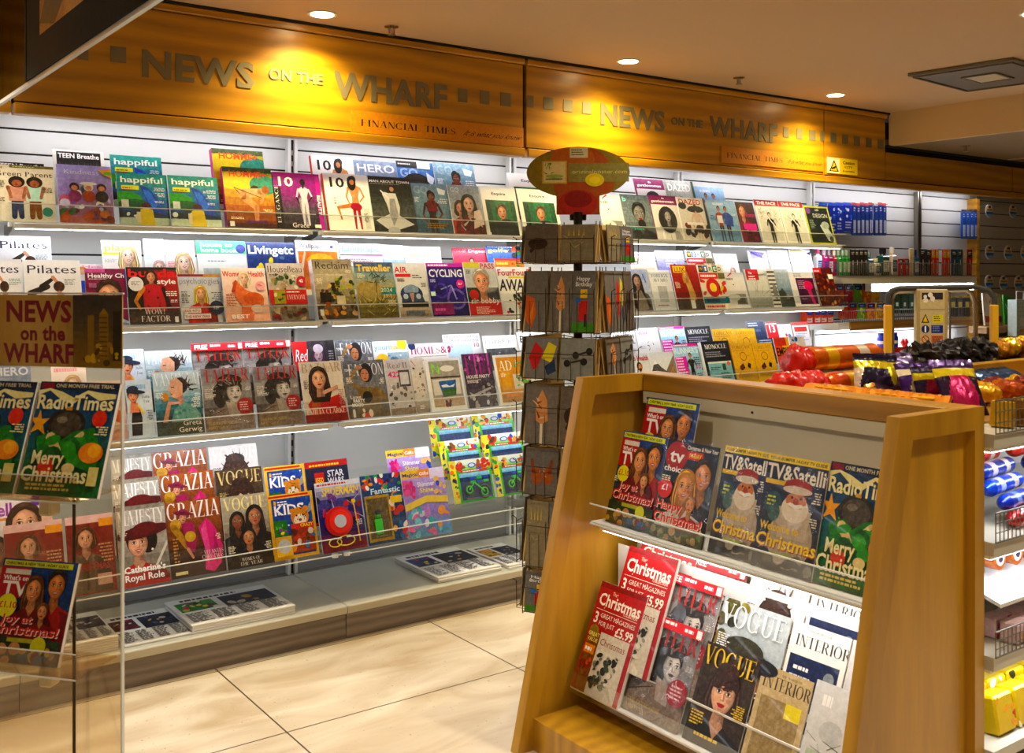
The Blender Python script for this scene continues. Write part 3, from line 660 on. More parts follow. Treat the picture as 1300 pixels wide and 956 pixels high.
@cv('psych')
def _(c):
    c.bg('#d4d7e0'); c.rect(0, .95, 1, 1, '#9c2434'); c.rect(.6, .94, 1, 1, '#d8961c'); c.text('psychologies', .02, .8, .12, '#8e7f9c', w=.95, st='l'); c.bust(.5, .6, .26, '#e2b090', '#d6b05c', '#c02020', long=1.2, smile=2); c.lines(.04, .62, .22, 6, '#3d4660', .02); c.lines(.97, .6, .24, 7, '#555d70', .018, al='r'); c.dot(.84, .3, .17, '#1f2c4a'); c.lines(.76, .32, .16, 3, '#dde'); c.rect(.06, .2, .46, .29, '#f3e9e6'); c.text('EASE INTO', .08, .22, .05, '#c02a3a', w=.36); c.rect(.06, .08, .68, .18, '#f3e9e6'); c.text('THE NEW YEAR', .08, .1, .05, '#c02a3a', w=.58)
@cv('wh')
def _(c):
    c.bg('#f3dbd2'); c.grad(['#eeb39c', '#f3d5ca', '#f8e6e0'], n=6); c.text("Women's Health", .02, .84, .1, '#e0402c', w=.94); c.bust(.5, .8, .22, '#eec4ae', '#efe0b4', '#e6937a', long=.7, smile=2, shoulders=0); c.poly([(.22, .72), (.3, .78), (.48, .6), (.74, .5), (.9, .42), (.86, .26), (.66, .24), (.62, .02), (.34, .02), (.38, .3), (.26, .44)], '#e2855f'); c.ell(.66, .42, .23, .12, '#d8744e'); c.ell(.72, .24, .14, .07, '#f0cfc0'); c.limb(.3, .74, .22, .56, .06, .08, '#c86444'); c.lines(.05, .5, .24, 8, '#9c3f30', .014); c.dot(.85, .66, .11, '#f2b9c0'); c.lines(.78, .68, .14, 2, '#c02a5a'); c.text('BEST', .12, .06, .07, '#fff', w=.4)
@cv('house')
def _(c):
    c.bg('#cfc6bd'); c.grad(['#6a5a4a', '#b9aca0', '#d9d2cb'], n=6); c.text('HouseBeau', .02, .84, .11, '#54141c', w=.94, st='s'); c.blobs(28, ['#3f5a34', '#6a7f4a', '#2f4628', '#a6906a', '#e4ddd2'], .15, .5, .9, .8, .03, .08); c.blobs(16, ['#8a6f52', '#4c3a2c', '#c2b09a', '#7c1c24'], 0, 0, 1, .25, .05, .13); c.rect(0, .28, 1, .53, '#c8141e'); c.rect(.12, .29, .42, .52, '#a8a02c'); c.blobs(6, ['#3a4a1c', '#e8dcc0'], .16, .31, .38, .45, .03, .06); c.text('EVERYONE', .46, .36, .08, '#f4dcd8', w=.5, st='s'); c.lines(.46, .48, .5, 1, '#fff', .02); c.dot(.9, .68, .14, '#c41c3c'); c.text('42', .83, .66, .05, '#fff')
@cv('reclaim')
def _(c):
    c.bg('#9c917e'); c.grad(['#40362a', '#8c8068', '#c3baa6', '#8f8672'], n=8); c.text('Reclaim', .06, .84, .12, '#2c241c', w=.86, st='s'); c.text('Slow down', .3, .72, .05, '#e6dcc8', w=.5, st='s'); c.blobs(44, ['#4a5a26', '#768a2c', '#a6b03a', '#2f3a1a', '#c8a83c'], .4, .3, 1, .68, .03, .08); c.blobs(18, ['#b87a34', '#e0c070', '#5c3c20', '#2a1e14'], .1, .32, .5, .58, .03, .07); c.rect(.1, .28, .38, .44, '#1f1812'); c.blobs(26, ['#8c4c24', '#c98f4a', '#6c5a3c', '#3a2a1a', '#b8a480'], 0, .02, 1, .28, .04, .09); c.rect(.5, .24, .72, .38, '#d6cbb2'); c.rect(.05, .06, .14, .16, '#ddd')
@cv('traveller')
def _(c):
    c.bg('#8c8050'); c.grad(['#4a4420', '#8e8048', '#b3a468', '#8aa0a0', '#31506c'], n=10); c.text('Traveller', .06, .84, .12, '#f2c40c', w=.88); c.rect(.45, .42, 1, .55, '#2f8a8c'); c.ell(.3, .5, .34, .16, '#a89660'); c.strokes(20, ['#1f3020', '#36482a'], .3, .62, .75, .76, .2, .02); c.limb(.5, .4, .52, .68, .02, .02, '#3a2c1c'); c.strokes(46, ['#6e6630', '#b0a058', '#4c4420', '#d4c880'], 0, .02, 1, .35, .25, .02); c.text('2024', .6, .46, .07, '#e8e4c8', w=.3, st='s'); c.text('LIST', .66, .36, .06, '#e8e4c8', w=.22, st='s')
@cv('car')
def _(c):
    c.bg('#dfe1e4'); c.rect(0, .74, .5, .94, '#dfe1e4'); c.text('AIR', .0, .82, .11, '#d01c34', w=.4); c.rect(0, .74, .5, .8, '#d01c34'); c.lines(.55, .76, .3, 2, '#444', .02, al='l'); c.ell(.45, .42, .36, .17, '#2e4674'); c.ell(.45, .5, .24, .1, '#8fa6c4'); c.poly([(.15, .45), (.75, .45), (.85, .28), (.1, .28)], '#3a4f7a'); c.ell(.25, .38, .08, .05, '#c7d4e6'); c.ell(.66, .38, .08, .05, '#c7d4e6'); c.poly([(.38, .44), (.53, .44), (.48, .26), (.44, .26)], '#c4a090'); c.rect(.1, .18, .95, .28, '#15181e'); c.grad(['#7c6c5c', '#b9ab9a'], 0, 1, 0, .18, 3); c.rect(.2, .02, .8, .12, '#5a5f6c')
@cv('cycling')
def _(c):
    c.bg('#251a6e'); c.grad(['#1a1850', '#2c2a9c', '#3a1c74'], n=8); c.rect(0, .93, 1, 1, '#c62ab0'); c.lines(.05, .945, .85, 1, '#fff', .03); c.text('CYCLING', .04, .74, .14, '#f2f4ff', w=.92); c.ell(.7, .32, .26, .2, '#7a6cc0'); c.ell(.7, .32, .2, .155, '#2a2284'); c.ell(.3, .48, .2, .15, '#5a4cb0'); c.ell(.3, .48, .15, .11, '#241c70'); c.limb(.3, .5, .6, .58, .03, .03, '#9aa0ea'); c.limb(.6, .58, .7, .32, .04, .04, '#b0a8f0'); c.limb(.45, .3, .6, .58, .03, .03, '#8a80d8'); c.dot(.86, .6, .11, '#e0269a'); c.lines(.8, .61, .12, 2, '#fff'); c.strokes(14, ['#4a3ab8', '#1a1048'], 0, .25, 1, .6, .3, .03); c.rect(.02, .03, .58, .24, '#8c1f6c'); c.text('TOURS', .08, .09, .08, '#d66ab0', w=.4); c.rect(.02, .38, .14, .46, '#dfe')
@cv('bobby')
def _(c):
    c.bg('#c9cfd8'); c.rect(0, .89, .5, 1, '#d7d45c'); c.text('PASS', .52, .88, .1, '#d01c24', w=.45); c.rect(0, .12, 1, .52, '#3c3e46'); c.bust(.5, .62, .42, '#e0a78a', '#b4aaa0', '#c81c20', long=0, smile=2); c.dot(.2, .38, .2, '#1c4a2a'); c.dot(.2, .38, .14, '#c8242a'); c.rect(0, 0, 1, .24, '#b8161c'); c.text('sir bobby', .06, .22, .1, '#fff', w=.9, st='r', skew=.2); c.lines(.2, .14, .6, 5, '#f0d0cc', .014)
@cv('four')
def _(c):
    c.bg('#eceef0'); c.text('FourFourTwo', .02, .82, .13, '#c81c24', w=1.2); c.rect(.3, .76, 1, .8, '#e8d41c'); c.text('AWARDS', .02, .5, .24, '#182030', w=1.15, skew=.1); c.blobs(30, ['#c81c24', '#223a6c', '#3c8a4c', '#e0c9b0', '#222', '#8a4c9c'], .1, .04, 1, .42, .03, .07)
@cv('asketch')
def _(c):
    c.bg('#b7c2e2'); c.grad(['#c9cfe8', '#a9b6de'], n=4); c.text('A', .6, .68, .2, '#5a7fd0', w=.28, st='s'); c.bust(.4, .7, .3, '#a58a80', '#1a1718', '#9c938e', long=1.5); c.limb(.2, .6, .12, .1, .12, .16, '#1a1718'); c.limb(.56, .5, .8, .1, .1, .12, '#1a1718'); c.poly([(.2, .02), (.24, .36), (.44, .44), (.66, .3), (.72, .02)], '#8f8680')
@cv('foreign')
def _(c):
    c.bg('#e3e6ef'); c.text('FOREIGN', .12, .82, .08, '#4a5068', w=.76, st='s'); c.text('AFFAIRS', .16, .71, .08, '#4a5068', w=.68, st='s'); c.rect(.3, .2, .72, .6, '#b9bcc6'); c.text('Can it last?', .16, .1, .045, '#8a2a34', w=.66, st='s')
@cv('lux')
def _(c):
    c.bg('#8c1c1c'); c.grad(['#3a1818', '#a0201c', '#b4342a'], n=8); c.rect(.08, .82, .56, .97, '#e8cf2a'); c.text('LUX', .12, .84, .1, '#b01c1c', w=.4); c.poly([(.4, .78), (.62, .74), (.76, .3), (.7, .05), (.5, .05), (.52, .4)], '#c9a468'); c.bust(.5, .76, .17, '#d9b090', '#c98f3a', '#c9a468', shoulders=0); c.rect(0, 0, 1, .2, '#4a4440'); c.rect(.5, .02, .66, .2, '#dcdcdc'); c.blobs(6, ['#2a2422'], 0, 0, 1, .15)
@cv('wired')
def _(c):
    c.bg('#f0e9da'); c.blobs(10, ['#e8c21c', '#d83c2c'], 0, .3, 1, .68, .06, .12)
    for i, (l, f, b) in enumerate(zip('WIRED', ('#e8b81c', '#fff', '#2a8a5c', '#fff', '#2c5aa8'), ('#1a1a1a', '#2c5aa8', '#f0e9da', '#2a7a4a', '#e8e0c0'))): c.rect(.04+.18*i, .83, .21+.18*i, .98, b); c.text(l, .07+.18*i, .86, .09, f, w=.12)
    c.rect(0, .68, .72, .81, '#e03c48'); c.lines(.06, .72, .6, 1, '#fff', .05); c.rect(.74, .68, 1, .81, '#6c6a34'); c.dot(.46, .48, .27, '#d83428'); c.dot(.46, .48, .13, '#f0e9da'); c.ell(.46, .48, .27, .2, '#15120f', a0=-.7, a1=.5); c.dot(.46, .48, .12, '#f4e04c'); c.rect(0, .12, 1, .27, '#2a7a94'); c.lines(.1, .15, .8, 1, '#123c5a', .08); c.text('ECONOMY', .04, .02, .08, '#d8342c', w=.9)
@cv('whiteart')
def _(c):
    c.bg('#eceaea'); c.limb(.2, .9, .4, .98, .03, .06, '#d03040'); c.text('XO', .1, .78, .09, '#8a8a90', w=.5, st='s'); c.ell(.4, .66, .03, .02, '#333'); c.rect(.4, .1, .9, .4, '#8c8f8c'); c.rect(.45, .12, .8, .3, '#5c5a54'); c.ell(.3, .3, .3, .1, '#d4d4d2')
@cv('eight')
def _(c):
    c.bg('#dcdedc'); c.rect(.05, .72, .62, 1, '#cf1c24'); c.text('The', .16, .88, .06, '#fff'); c.lines(.14, .8, .4, 2, '#fff', .03); c.text('New in the Year', .58, .84, .04, '#333', w=.4); c.strokes(10, ['#4a4c4a', '#777'], .2, .2, .9, .6, .5, .012); c.grad(['#7f837c', '#d0d2d0'], 0, 1, 0, .3, 4)
@cv('stripes')
def _(c):
    c.bg('#e8e8e6')
    for i in range(9): c.rect(0, .05+.105*i, 1, .09+.105*i, '#2a2a2c')
    c.ell(.6, .4, .3, .2, '#8a8c8a')
@cv('cereal')
def _(c):
    c.bg('#a7b6c8'); c.grad(['#4a5a5c', '#8ea4bc', '#c2ccd8'], n=8); c.poly([(0, 0), (0, .4), (.3, .5), (.6, .3), (1, .25), (1, 0)], '#3f4c44'); c.lines(.5, .3, .3, 3, '#dde', .018)
@cv('purplebox')
def _(c):
    c.bg('#eceaf0'); c.lines(.2, .93, .4, 3, '#9a94b0', .02); c.rect(.24, .06, .98, .82, '#4c1848'); c.ell(.7, .6, .2, .14, '#d8345c'); c.limb(.68, .55, .8, .12, .16, .12, '#e04c8c'); c.lines(.3, .72, .3, 5, '#c9a0c4', .025); c.lines(.32, .2, .3, 1, '#d0b0cc', .03)
@cv('economy')
def _(c):
    c.bg('#5a1f1c'); c.rect(.0, .86, .42, 1, '#d81c1c'); c.lines(.06, .9, .3, 1, '#fff', .03); c.blobs(60, ['#8a3a24', '#3a1a14', '#b4683c', '#6c4428', '#2a1c1a', '#a82c20', '#d09a6c'], 0, 0, 1, .84, .03, .09); c.rect(.7, .7, .95, .82, '#fff')
@cv('planwoman')
def _(c):
    c.bg('#f3f1ec'); c.text('plan', .06, .82, .12, '#f0dc50', w=.6); c.rect(.02, .75, .5, .79, '#f2e24a'); c.lines(.06, .66, .34, 3, '#bbb'); c.bust(.66, .72, .3, '#eac9b4', '#d8b98a', '#3a6cb4', long=1, smile=2)
@cv('mint')
def _(c):
    c.bg('#f2f6f4'); c.text('money', .08, .84, .11, '#8fdcb4', w=.8); c.lines(.1, .7, .4, 3, '#9cc'); c.bust(.7, .5, .2, '#eed0c0', '#caa', '#eaa')
@cv('pinktitle')
def _(c):
    c.bg('#faf2f0'); c.text('Prima', .08, .84, .11, '#f2aebb', w=.8); c.bust(.6, .6, .3, '#f2d4c4', '#d8b890', '#e8542c', long=.8, smile=2); c.lines(.06, .6, .3, 4, '#d88')
@cv('greentitle')
def _(c):
    c.bg('#eef2ef'); c.rect(0, .76, 1, 1, '#58c88c'); c.text('house to', .08, .89, .08, '#e8fff2', w=.66); c.text('home book', .08, .79, .08, '#e8fff2', w=.74); c.dot(.9, .86, .1, '#4a4c8c'); c.lines(.2, .62, .5, 1, '#88a', .02); c.rect(.1, .1, .9, .5, '#b9c4c4')
@cv('livingetc')
def _(c):
    c.bg('#24427c'); c.grad(['#6a7890', '#2b4a86', '#1b3060'], n=6); c.text('Livingetc', .03, .78, .16, '#e9f2fb', w=.94); c.blobs(8, ['#e8d94c', '#2a2a30', '#6a7a9a'], .2, .5, .8, .72, .05, .1)
@cv('wallpaper')
def _(c):
    c.bg('#f4f2f0'); c.text('Wallpaper*', .06, .86, .075, '#20306a', w=.72, st='r'); c.rect(.8, .86, .88, .91, '#2a3a8c'); c.rect(.04, .1, .96, .8, '#d87a24'); c.ell(.55, .62, .32, .14, '#f0b43c'); c.limb(.1, .5, .2, .78, .06, .04, '#f2dcc0')
@cv('landscape')
def _(c):
    c.bg('#f0f3f5'); c.text('Landscape', .04, .84, .12, '#6cc8d0', w=.9); c.rect(.0, .76, 1, .79, '#e86a9c'); c.lines(.1, .68, .7, 2, '#c8a', .02); c.rect(.1, .1, .9, .55, '#b8c4b0')
@cv('whiteblue')
def _(c):
    c.bg('#e9eff3'); c.text('COAST', .1, .82, .12, '#9ccde0', w=.7, st='s'); c.rect(0, .1, 1, .7, '#c2dde8')
@cv('palepink')
def _(c):
    c.bg('#f6f3ee'); c.rect(.02, .92, .98, .95, '#e89ab0'); c.text('Country', .1, .76, .12, '#ead8b0', w=.8, st='s'); c.rect(.1, .1, .9, .6, '#e0dccc')
@cv('golf')
def _(c):
    c.bg('#e8506c'); c.text('Golf Digest', .04, .82, .12, '#fbe6ea', w=.9, st='b'); c.text('Golf', .04, .82, .12, '#7c1c3c', w=.36); c.bust(.5, .4, .3, top='#fff', long=0)
@cv('golfer')
def _(c):
    c.bg('#2c6cb8'); c.rect(0, .92, 1, 1, '#1c4a94'); c.lines(.05, .94, .8, 1, '#fff', .025); c.text('golfer', .04, .76, .14, '#f0e04a', w=.7); c.blobs(8, ['#2f8a4c', '#d85a2c', '#20242c'], .6, .6, 1, .95, .05, .09)
@cv('orangetv')
def _(c):
    c.bg('#e88a1c'); c.rect(0, .94, 1, 1, '#d82c1c'); c.text('TIGER', .06, .8, .11, '#fff07a', w=.6); c.text('TOUR', .06, .66, .11, '#fff', w=.5); c.blobs(6, ['#d83c1c', '#5c9c3c'], .6, .6, 1, .9)
@cv('lavender')
def _(c):
    c.bg('#c3c5ee'); c.grad(['#8a8cd8', '#c9caf4'], n=5); c.lines(.3, .72, .5, 3, '#e2e2fa', .03); c.blobs(6, ['#6c6ccc', '#4a4cb0'], .4, .4, 1, .66)
@cv('outdoor')
def _(c):
    c.bg('#f2f3f6'); c.text('Outdoor', .08, .82, .1, '#8c8ea8', w=.84, st='s'); c.lines(.1, .7, .6, 1, '#b8c')
@cv('yellowline')
def _(c):
    c.bg('#f4f4f4'); c.text('DETAILS', .08, .86, .08, '#d8c81c', w=.8); c.poly([(.8, .8), (1, .86), (.96, .7)], '#4c3c8c'); c.lines(.2, .55, .5, 2, '#caca60', .02)
@cv('violet')
def _(c):
    c.bg('#eeecf6'); c.poly([(.1, .98), (.9, .9), (.7, .7), (.2, .6)], '#9a8cd0'); c.limb(.2, .9, .7, .7, .06, .1, '#5a4ca8')
# third shelf
@cv('julia')
def _(c):
    c.bg('#d3e0ea'); c.text('STYLE', .04, .82, .13, '#9fc7e0', w=.9, st='s'); c.text('Julia', .6, .68, .05, '#2a3a5c', w=.3, st='s'); c.text('Fox', .66, .6, .05, '#2a3a5c', w=.22, st='s')
    c.poly([(.1, .05), (.5, .05), (.55, .35), (.45, .55), (.2, .55), (.12, .3)], '#1f1a20'); c.bust(.25, .72, .22, '#e0a07c', '#2b1d1c', '#e0926c', long=0, hat='#26324a', shoulders=0); c.poly([(.08, .44), (.46, .44), (.4, .6), (.12, .6)], '#dd9470'); c.limb(.42, .56, .6, .42, .07, .09, '#e8c81c'); c.lines(.96, .45, .24, 6, '#34405a', .014, al='r')
@cv('vanity')
def _(c):
    c.bg('#3d6c7c'); c.grad(['#31383a', '#1f4c50', '#4f8ca0', '#bcd0d8', '#c9d9df'], n=10); c.text('VANITY FAIR', .02, .78, .19, '#eaf2f5', w=1.1, st='s')
    c.ell(.56, .77, .17, .13, '#31241f'); c.strokes(18, ['#31241f', '#5a4436'], .45, .68, .85, .88, .2, .03); c.poly([(.36, .86), (.5, .9), (.62, .8), (.6, .62), (.48, .56), (.36, .6), (.34, .68), (.29, .71), (.34, .78)], '#d9ad92'); c.poly([(.34, .64), (.38, .62), (.38, .655)], '#8a3c34'); c.rect(.36, .74, .43, .755, '#2b1d18'); c.poly([(.48, .58), (.6, .62), (.62, .42), (.5, .46)], '#b98770')
    c.poly([(.26, .1), (.4, .4), (.6, .5), (.8, .46), (.95, .3), (1, 0), (.24, 0)], '#6fa39a'); c.blobs(14, ['#8fc4b8', '#528880'], .4, .1, .9, .42, .02, .05); c.limb(.18, .2, .3, .5, .1, .08, '#c99270'); c.limb(.3, .5, .5, .5, .07, .05, '#d9ad92'); c.ell(.22, .6, .08, .07, '#c98a24'); c.rect(0, 0, 1, .2, '#3c4a40'); c.text('Greta', .55, .14, .075, '#efe9e0', w=.4, st='r'); c.text('Gerwig', .45, .04, .075, '#efe9e0', w=.5, st='r'); c.lines(.97, .62, .16, 4, '#eef', .014, al='r')
@cv('tatler')
def _(c):
    c.bg('#8a8683'); c.grad(['#7d6658', '#5f5b58', '#a9a7a8', '#8f8d8e'], n=8)
    c.ell(.52, .66, .24, .24, '#23201f'); c.ell(.34, .56, .14, .2, '#23201f'); c.bust(.62, .6, .34, '#cfcac5', '#2a2625', '#9c8878', long=0, shoulders=0, lip='#55504e', turn=1); c.ell(.56, .79, .26, .1, '#2e2a29'); c.strokes(12, ['#4a4644', '#8a8684'], .38, .7, .85, .88, .14, .03)
    c.poly([(0, 0), (.02, .2), (.3, .36), (.5, .38), (.56, .3), (.9, .34), (1, .2), (1, 0)], '#8f7d6e'); c.poly([(.44, .46), (.7, .4), (.72, .2), (.5, .22)], '#b3a69c'); c.limb(.02, .22, .42, .34, .012, .012, '#1b1918'); c.text('TATLER', .04, .78, .2, '#c8342c', w=.94, st='s')
    c.dot(.83, .37, .17, '#b01420'); c.lines(.72, .42, .22, 4, '#f0c8c8', .018); c.text('THE PATRONESS', .05, .1, .045, '#b9a468', w=.58); c.text('HISTORY', .05, .04, .04, '#b9a468', w=.4); c.lines(.04, .66, .24, 6, '#dcd8d2', .014)
@cv('bazaar')
def _(c):
    c.bg('#d9d2c8'); c.grad(['#b9a898', '#e0dad0', '#d4cabc'], n=6); c.text('BAZAAR', .04, .82, .15, '#b9a078', w=.94, st='s'); c.poly([(.2, 0), (.1, .3), (.25, .42), (.5, .36), (.85, .44), (.98, .3), (1, 0)], '#c01c1c'); c.poly([(.14, .05), (.2, .36), (.4, .4), (.36, .02)], '#c8601c'); c.bust(.42, .7, .34, '#deb096', '#2a1a16', '#c01c1c', long=1.1, shoulders=0); c.limb(.5, .48, .82, .56, .08, .07, '#d9a890'); c.rect(0, 0, 1, .13, '#8a1a16'); c.text('EMILIA CLARKE', .04, .13, .08, '#f3ded2', w=.92, st='s'); c.lines(.96, .5, .16, 9, '#b88', .014, al='r')
@cv('fashion')
def _(c):
    c.bg('#6b6f75'); c.grad(['#4a3e34', '#7a7c80', '#62686e'], n=6); c.text('FASHION', .12, .74, .2, '#dfe2e6', w=.86, st='s'); c.text('TOWN', .03, .82, .04, '#fff', w=.16, rot=0); c.ell(.54, .78, .16, .17, '#17151b'); c.ell(.5, .74, .1, .11, '#c08a6a'); c.rect(.43, .76, .49, .77, '#15110f'); c.rect(.52, .76, .58, .77, '#15110f'); c.ell(.5, .68, .03, .01, '#8a2c2c')
    c.poly([(.2, 0), (.24, .4), (.36, .54), (.66, .52), (.86, .36), (.8, 0)], '#7f683c'); c.limb(.34, .5, .1, .66, .1, .08, '#8c7240'); c.limb(.1, .66, .34, .88, .08, .06, '#9c8048'); c.ell(.38, .88, .08, .04, '#c08a6a'); c.limb(.75, .48, .98, .28, .12, .1, '#8c7240'); c.ell(.5, .36, .12, .1, '#141216'); c.text('Luxe', .08, .34, .06, '#fff', w=.26, st='r'); c.text('PARTY', .14, .27, .06, '#fff', w=.28); c.text('MOOD', .1, .2, .06, '#fff', w=.28); c.rect(0, 0, 1, .14, '#6a5a40'); c.rect(.1, .02, .16, .16, '#ddd'); c.blobs(5, ['#c85a4c', '#e8d8c0'], .3, .02, .6, .14)
@cv('tvpound')
def _(c):
    c.bg('#c9c4c6'); c.text('Real H', .1, .84, .1, '#7a7684', w=.8, st='s'); c.text('422', .08, .68, .1, '#d8248c', w=.5); c.rect(.5, .5, .95, .8, '#4a4a50'); c.rect(.55, .54, .9, .76, '#cfcfd2'); c.blobs(24, ['#3a3a3e', '#e6e6e8', '#9a958e', '#6c665e'], .05, .05, .95, .6, .04, .1); c.rect(0, 0, 1, .12, '#8c7c6c')
@cv('interior')
def _(c):
    c.bg('#ddd9d2'); c.limb(.1, .95, .4, .85, .05, .04, '#c8248c'); c.blobs(26, ['#8a8074', '#5a544c', '#e6e2da', '#c8bca8', '#a69c8a'], .05, .2, .9, .85, .05, .12); c.grad(['#8a7c70', '#b8ac9e'], 0, 1, 0, .2, 3); c.lines(.3, .12, .5, 3, '#eee')
@cv('greenn')
def _(c):
    c.bg('#eeefee'); c.rect(.1, .08, .95, .95, '#a5a096'); c.rect(.1, .62, .95, .65, '#3a342c'); c.ell(.6, .8, .2, .06, '#e6e4de'); c.text('N', .14, .7, .22, '#7ee02c', w=.26, st='r'); c.rect(.14, .3, .9, .6, '#dad6ce'); c.poly([(.3, .56), (.8, .58), (.74, .28), (.38, .26)], '#2468b0'); c.poly([(.36, .4), (.78, .42), (.74, .28), (.4, .26)], '#3c6c2c'); c.poly([(.36, .48), (.5, .5), (.6, .46), (.76, .5), (.7, .44), (.4, .44)], '#dfeaf4'); c.rect(.1, .08, .95, .26, '#b9a48c'); c.blobs(5, ['#7c1c20', '#3a4a5c'], .4, .1, .66, .2, .04, .07)
@cv('purplehouse')
def _(c):
    c.bg('#4a4250')
    for i in range(6): c.rect(.1+.15*i, .6, .16+.15*i, 1, ['#b0389c', '#7c2a80', '#c860b4'][i % 3])
    c.blobs(18, ['#8a2c80', '#c870b8', '#2a2230', '#e2b0d8'], 0, .7, 1, 1, .03, .08); c.text('HOUSE PARTY', .06, .54, .06, '#f0e8ee', w=.8); c.blobs(34, ['#77747c', '#cfccd4', '#35313a', '#5a5a74', '#a8a4ac'], 0, .02, 1, .5, .04, .1); c.limb(.1, .2, .8, .34, .08, .06, '#b8b4bc')
@cv('adyellow')
def _(c):
    c.bg('#f2f0ee'); c.rect(.07, .06, .96, .95, '#d79c1c'); c.text('AD', .12, .68, .2, '#fff3e0', w=.42, st='s'); c.poly([(.14, .3), (.42, .3), (.4, .66), (.18, .68)], '#e0a820'); c.rect(.5, .3, .8, .6, '#d9d2c4'); c.blobs(30, ['#3f8a3c', '#6cb05c', '#e8f2e8', '#8cc07c'], .6, .34, .95, .88, .02, .06); c.rect(.07, .06, .96, .2, '#b08a5a'); c.rect(.2, .16, .6, .26, '#d88c14')
@cv('redmag')
def _(c):
    c.bg('#3a3640'); c.rect(0, .5, .34, 1, '#d81c24'); c.text('Red', .03, .66, .2, '#fff', w=.3, st='r', skew=.2); c.bust(.6, .74, .22, '#c9b0bc', '#4a2c4c', '#8a7c94', long=.8); c.ell(.6, .86, .12, .08, '#d8cfe0'); c.rect(.82, 0, 1, 1, '#1a1820'); c.lines(.84, .8, .12, 6, '#aab', .02)
@cv('yourhome')
def _(c):
    c.bg('#e8eef2'); c.text('yourhome', .04, .84, .1, '#8cb8d8', w=.9); c.text('home', .5, .84, .1, '#f0c83c', w=.44); c.dot(.84, .94, .14, '#f2d81c'); c.dot(.24, .62, .2, '#f4c81c'); c.rect(.4, .4, 1, .78, '#a8c0cc'); c.blobs(8, ['#6c8ca0', '#dfe8ec'], .4, .4, 1, .75)
@cv('homesand')
def _(c):
    c.bg('#f4f3f2'); c.text('HOMES&', .05, .78, .15, '#b4487c', w=.92, st='s'); c.dot(.1, .96, .09, '#1c3a6c'); c.rect(.1, .72, .95, .73, '#999'); c.lines(.3, .64, .4, 1, '#a88', .02); c.rect(.4, .1, .9, .5, '#c8d0d4')
@cv('renovating')
def _(c):
    c.bg('#e9edf0'); c.text('Homebuilding', .03, .89, .085, '#3c424c', w=.94, st='r'); c.text('Renovating', .2, .78, .085, '#3c424c', w=.77, st='r'); c.text('10', .78, .6, .12, '#c83c5c', w=.18); c.rect(0, .1, .75, .7, '#c2dbe8'); c.blobs(5, ['#a02c5c', '#d8a0b8', '#3c2c3c'], .0, .55, .22, .68)
@cv('interiorsw')
def _(c):
    c.bg('#f0f0f0'); c.text('INTERIORS', .05, .84, .1, '#8c9098', w=.88, st='s'); c.rect(.06, .3, .94, .74, '#5f6468'); c.blobs(10, ['#c8ccd0', '#2c3034', '#e8e8e8'], .1, .34, .9, .7)
@cv('build')
def _(c):
    c.bg('#f2f3f2'); c.text('Build It', .05, .8, .13, '#23262a', w=.9); c.rect(.1, .2, .9, .6, '#9cc07c'); c.blobs(8, ['#4c8c34', '#d8e4d0'], .1, .25, .8, .6)
@cv('manual')
def _(c):
    c.bg('#e9eef2'); c.text('HEALTH', .05, .84, .1, '#24343c', w=.9); c.text('MANUAL', .05, .72, .1, '#24343c', w=.9); c.rect(.4, .1, .9, .6, '#cfd8dc')
@cv('palesport')
def _(c):
    c.bg('#eef1f4'); c.text('SPORT', .1, .84, .1, '#f0a8c0', w=.7); c.strokes(6, ['#4a545c', '#99a'], .4, .4, .7, .7, .1, .03); c.lines(.05, .6, .3, 3, '#bcd')
@cv('menshealth')
def _(c):
    c.bg('#dfe3e6'); c.text("Men's Health", .02, .82, .13, '#d01c2c', w=.96); c.figure(.55, -.75, 1.5, '#c98c5c', '#1a1410', '#c98c5c', '#333'); c.ell(.56, .66, .1, .11, '#1d1511'); c.ell(.56, .65, .075, .085, '#c98c5c'); c.ell(.56, .58, .06, .04, '#2a1c14'); c.lines(.04, .7, .22, 5, '#567', .02); c.lines(.04, .4, .2, 4, '#48b', .02)
@cv('mountain')
def _(c):
    c.bg('#dfe4e8'); c.poly([(0, 0), (0, .5), (.2, .8), (.4, .62), (.6, .5), (1, .9), (1, 0)], '#8c7b66'); c.poly([(0, .5), (.2, .8), (.45, .58), (.7, .44), (.4, .4)], '#5c5c58'); c.poly([(.3, 0), (1, .7), (1, 0)], '#a8845c'); c.strokes(16, ['#6c5844', '#c0a484', '#4a443c'], 0, .02, 1, .45, .2, .03); c.poly([(.1, .68), (.2, .8), (.3, .7)], '#eef2f4')
@cv('runner')
def _(c):
    c.bg('#a8d4ea'); c.rect(0, .94, 1, 1, '#e04ca0'); c.lines(.04, .955, .8, 1, '#fff', .024); c.text("RUNNER'S", .02, .78, .13, '#e8f6fc', w=.96); c.poly([(.0, .4), (0, .7), (.46, .72), (.46, .3), (.2, .34)], '#d83cb4'); c.lines(.04, .66, .38, 6, '#fbe0f4', .03); c.figure(.62, -.02, .8, '#b88a70', '#1a1512', '#15161c', '#15161c'); c.lines(.97, .66, .24, 4, '#124', .022, al='r'); c.text('10', .76, .42, .1, '#c82c9c', w=.2); c.lines(.97, .3, .24, 3, '#234', .02, al='r'); c.rect(0, .02, .3, .16, '#c8e4f2')
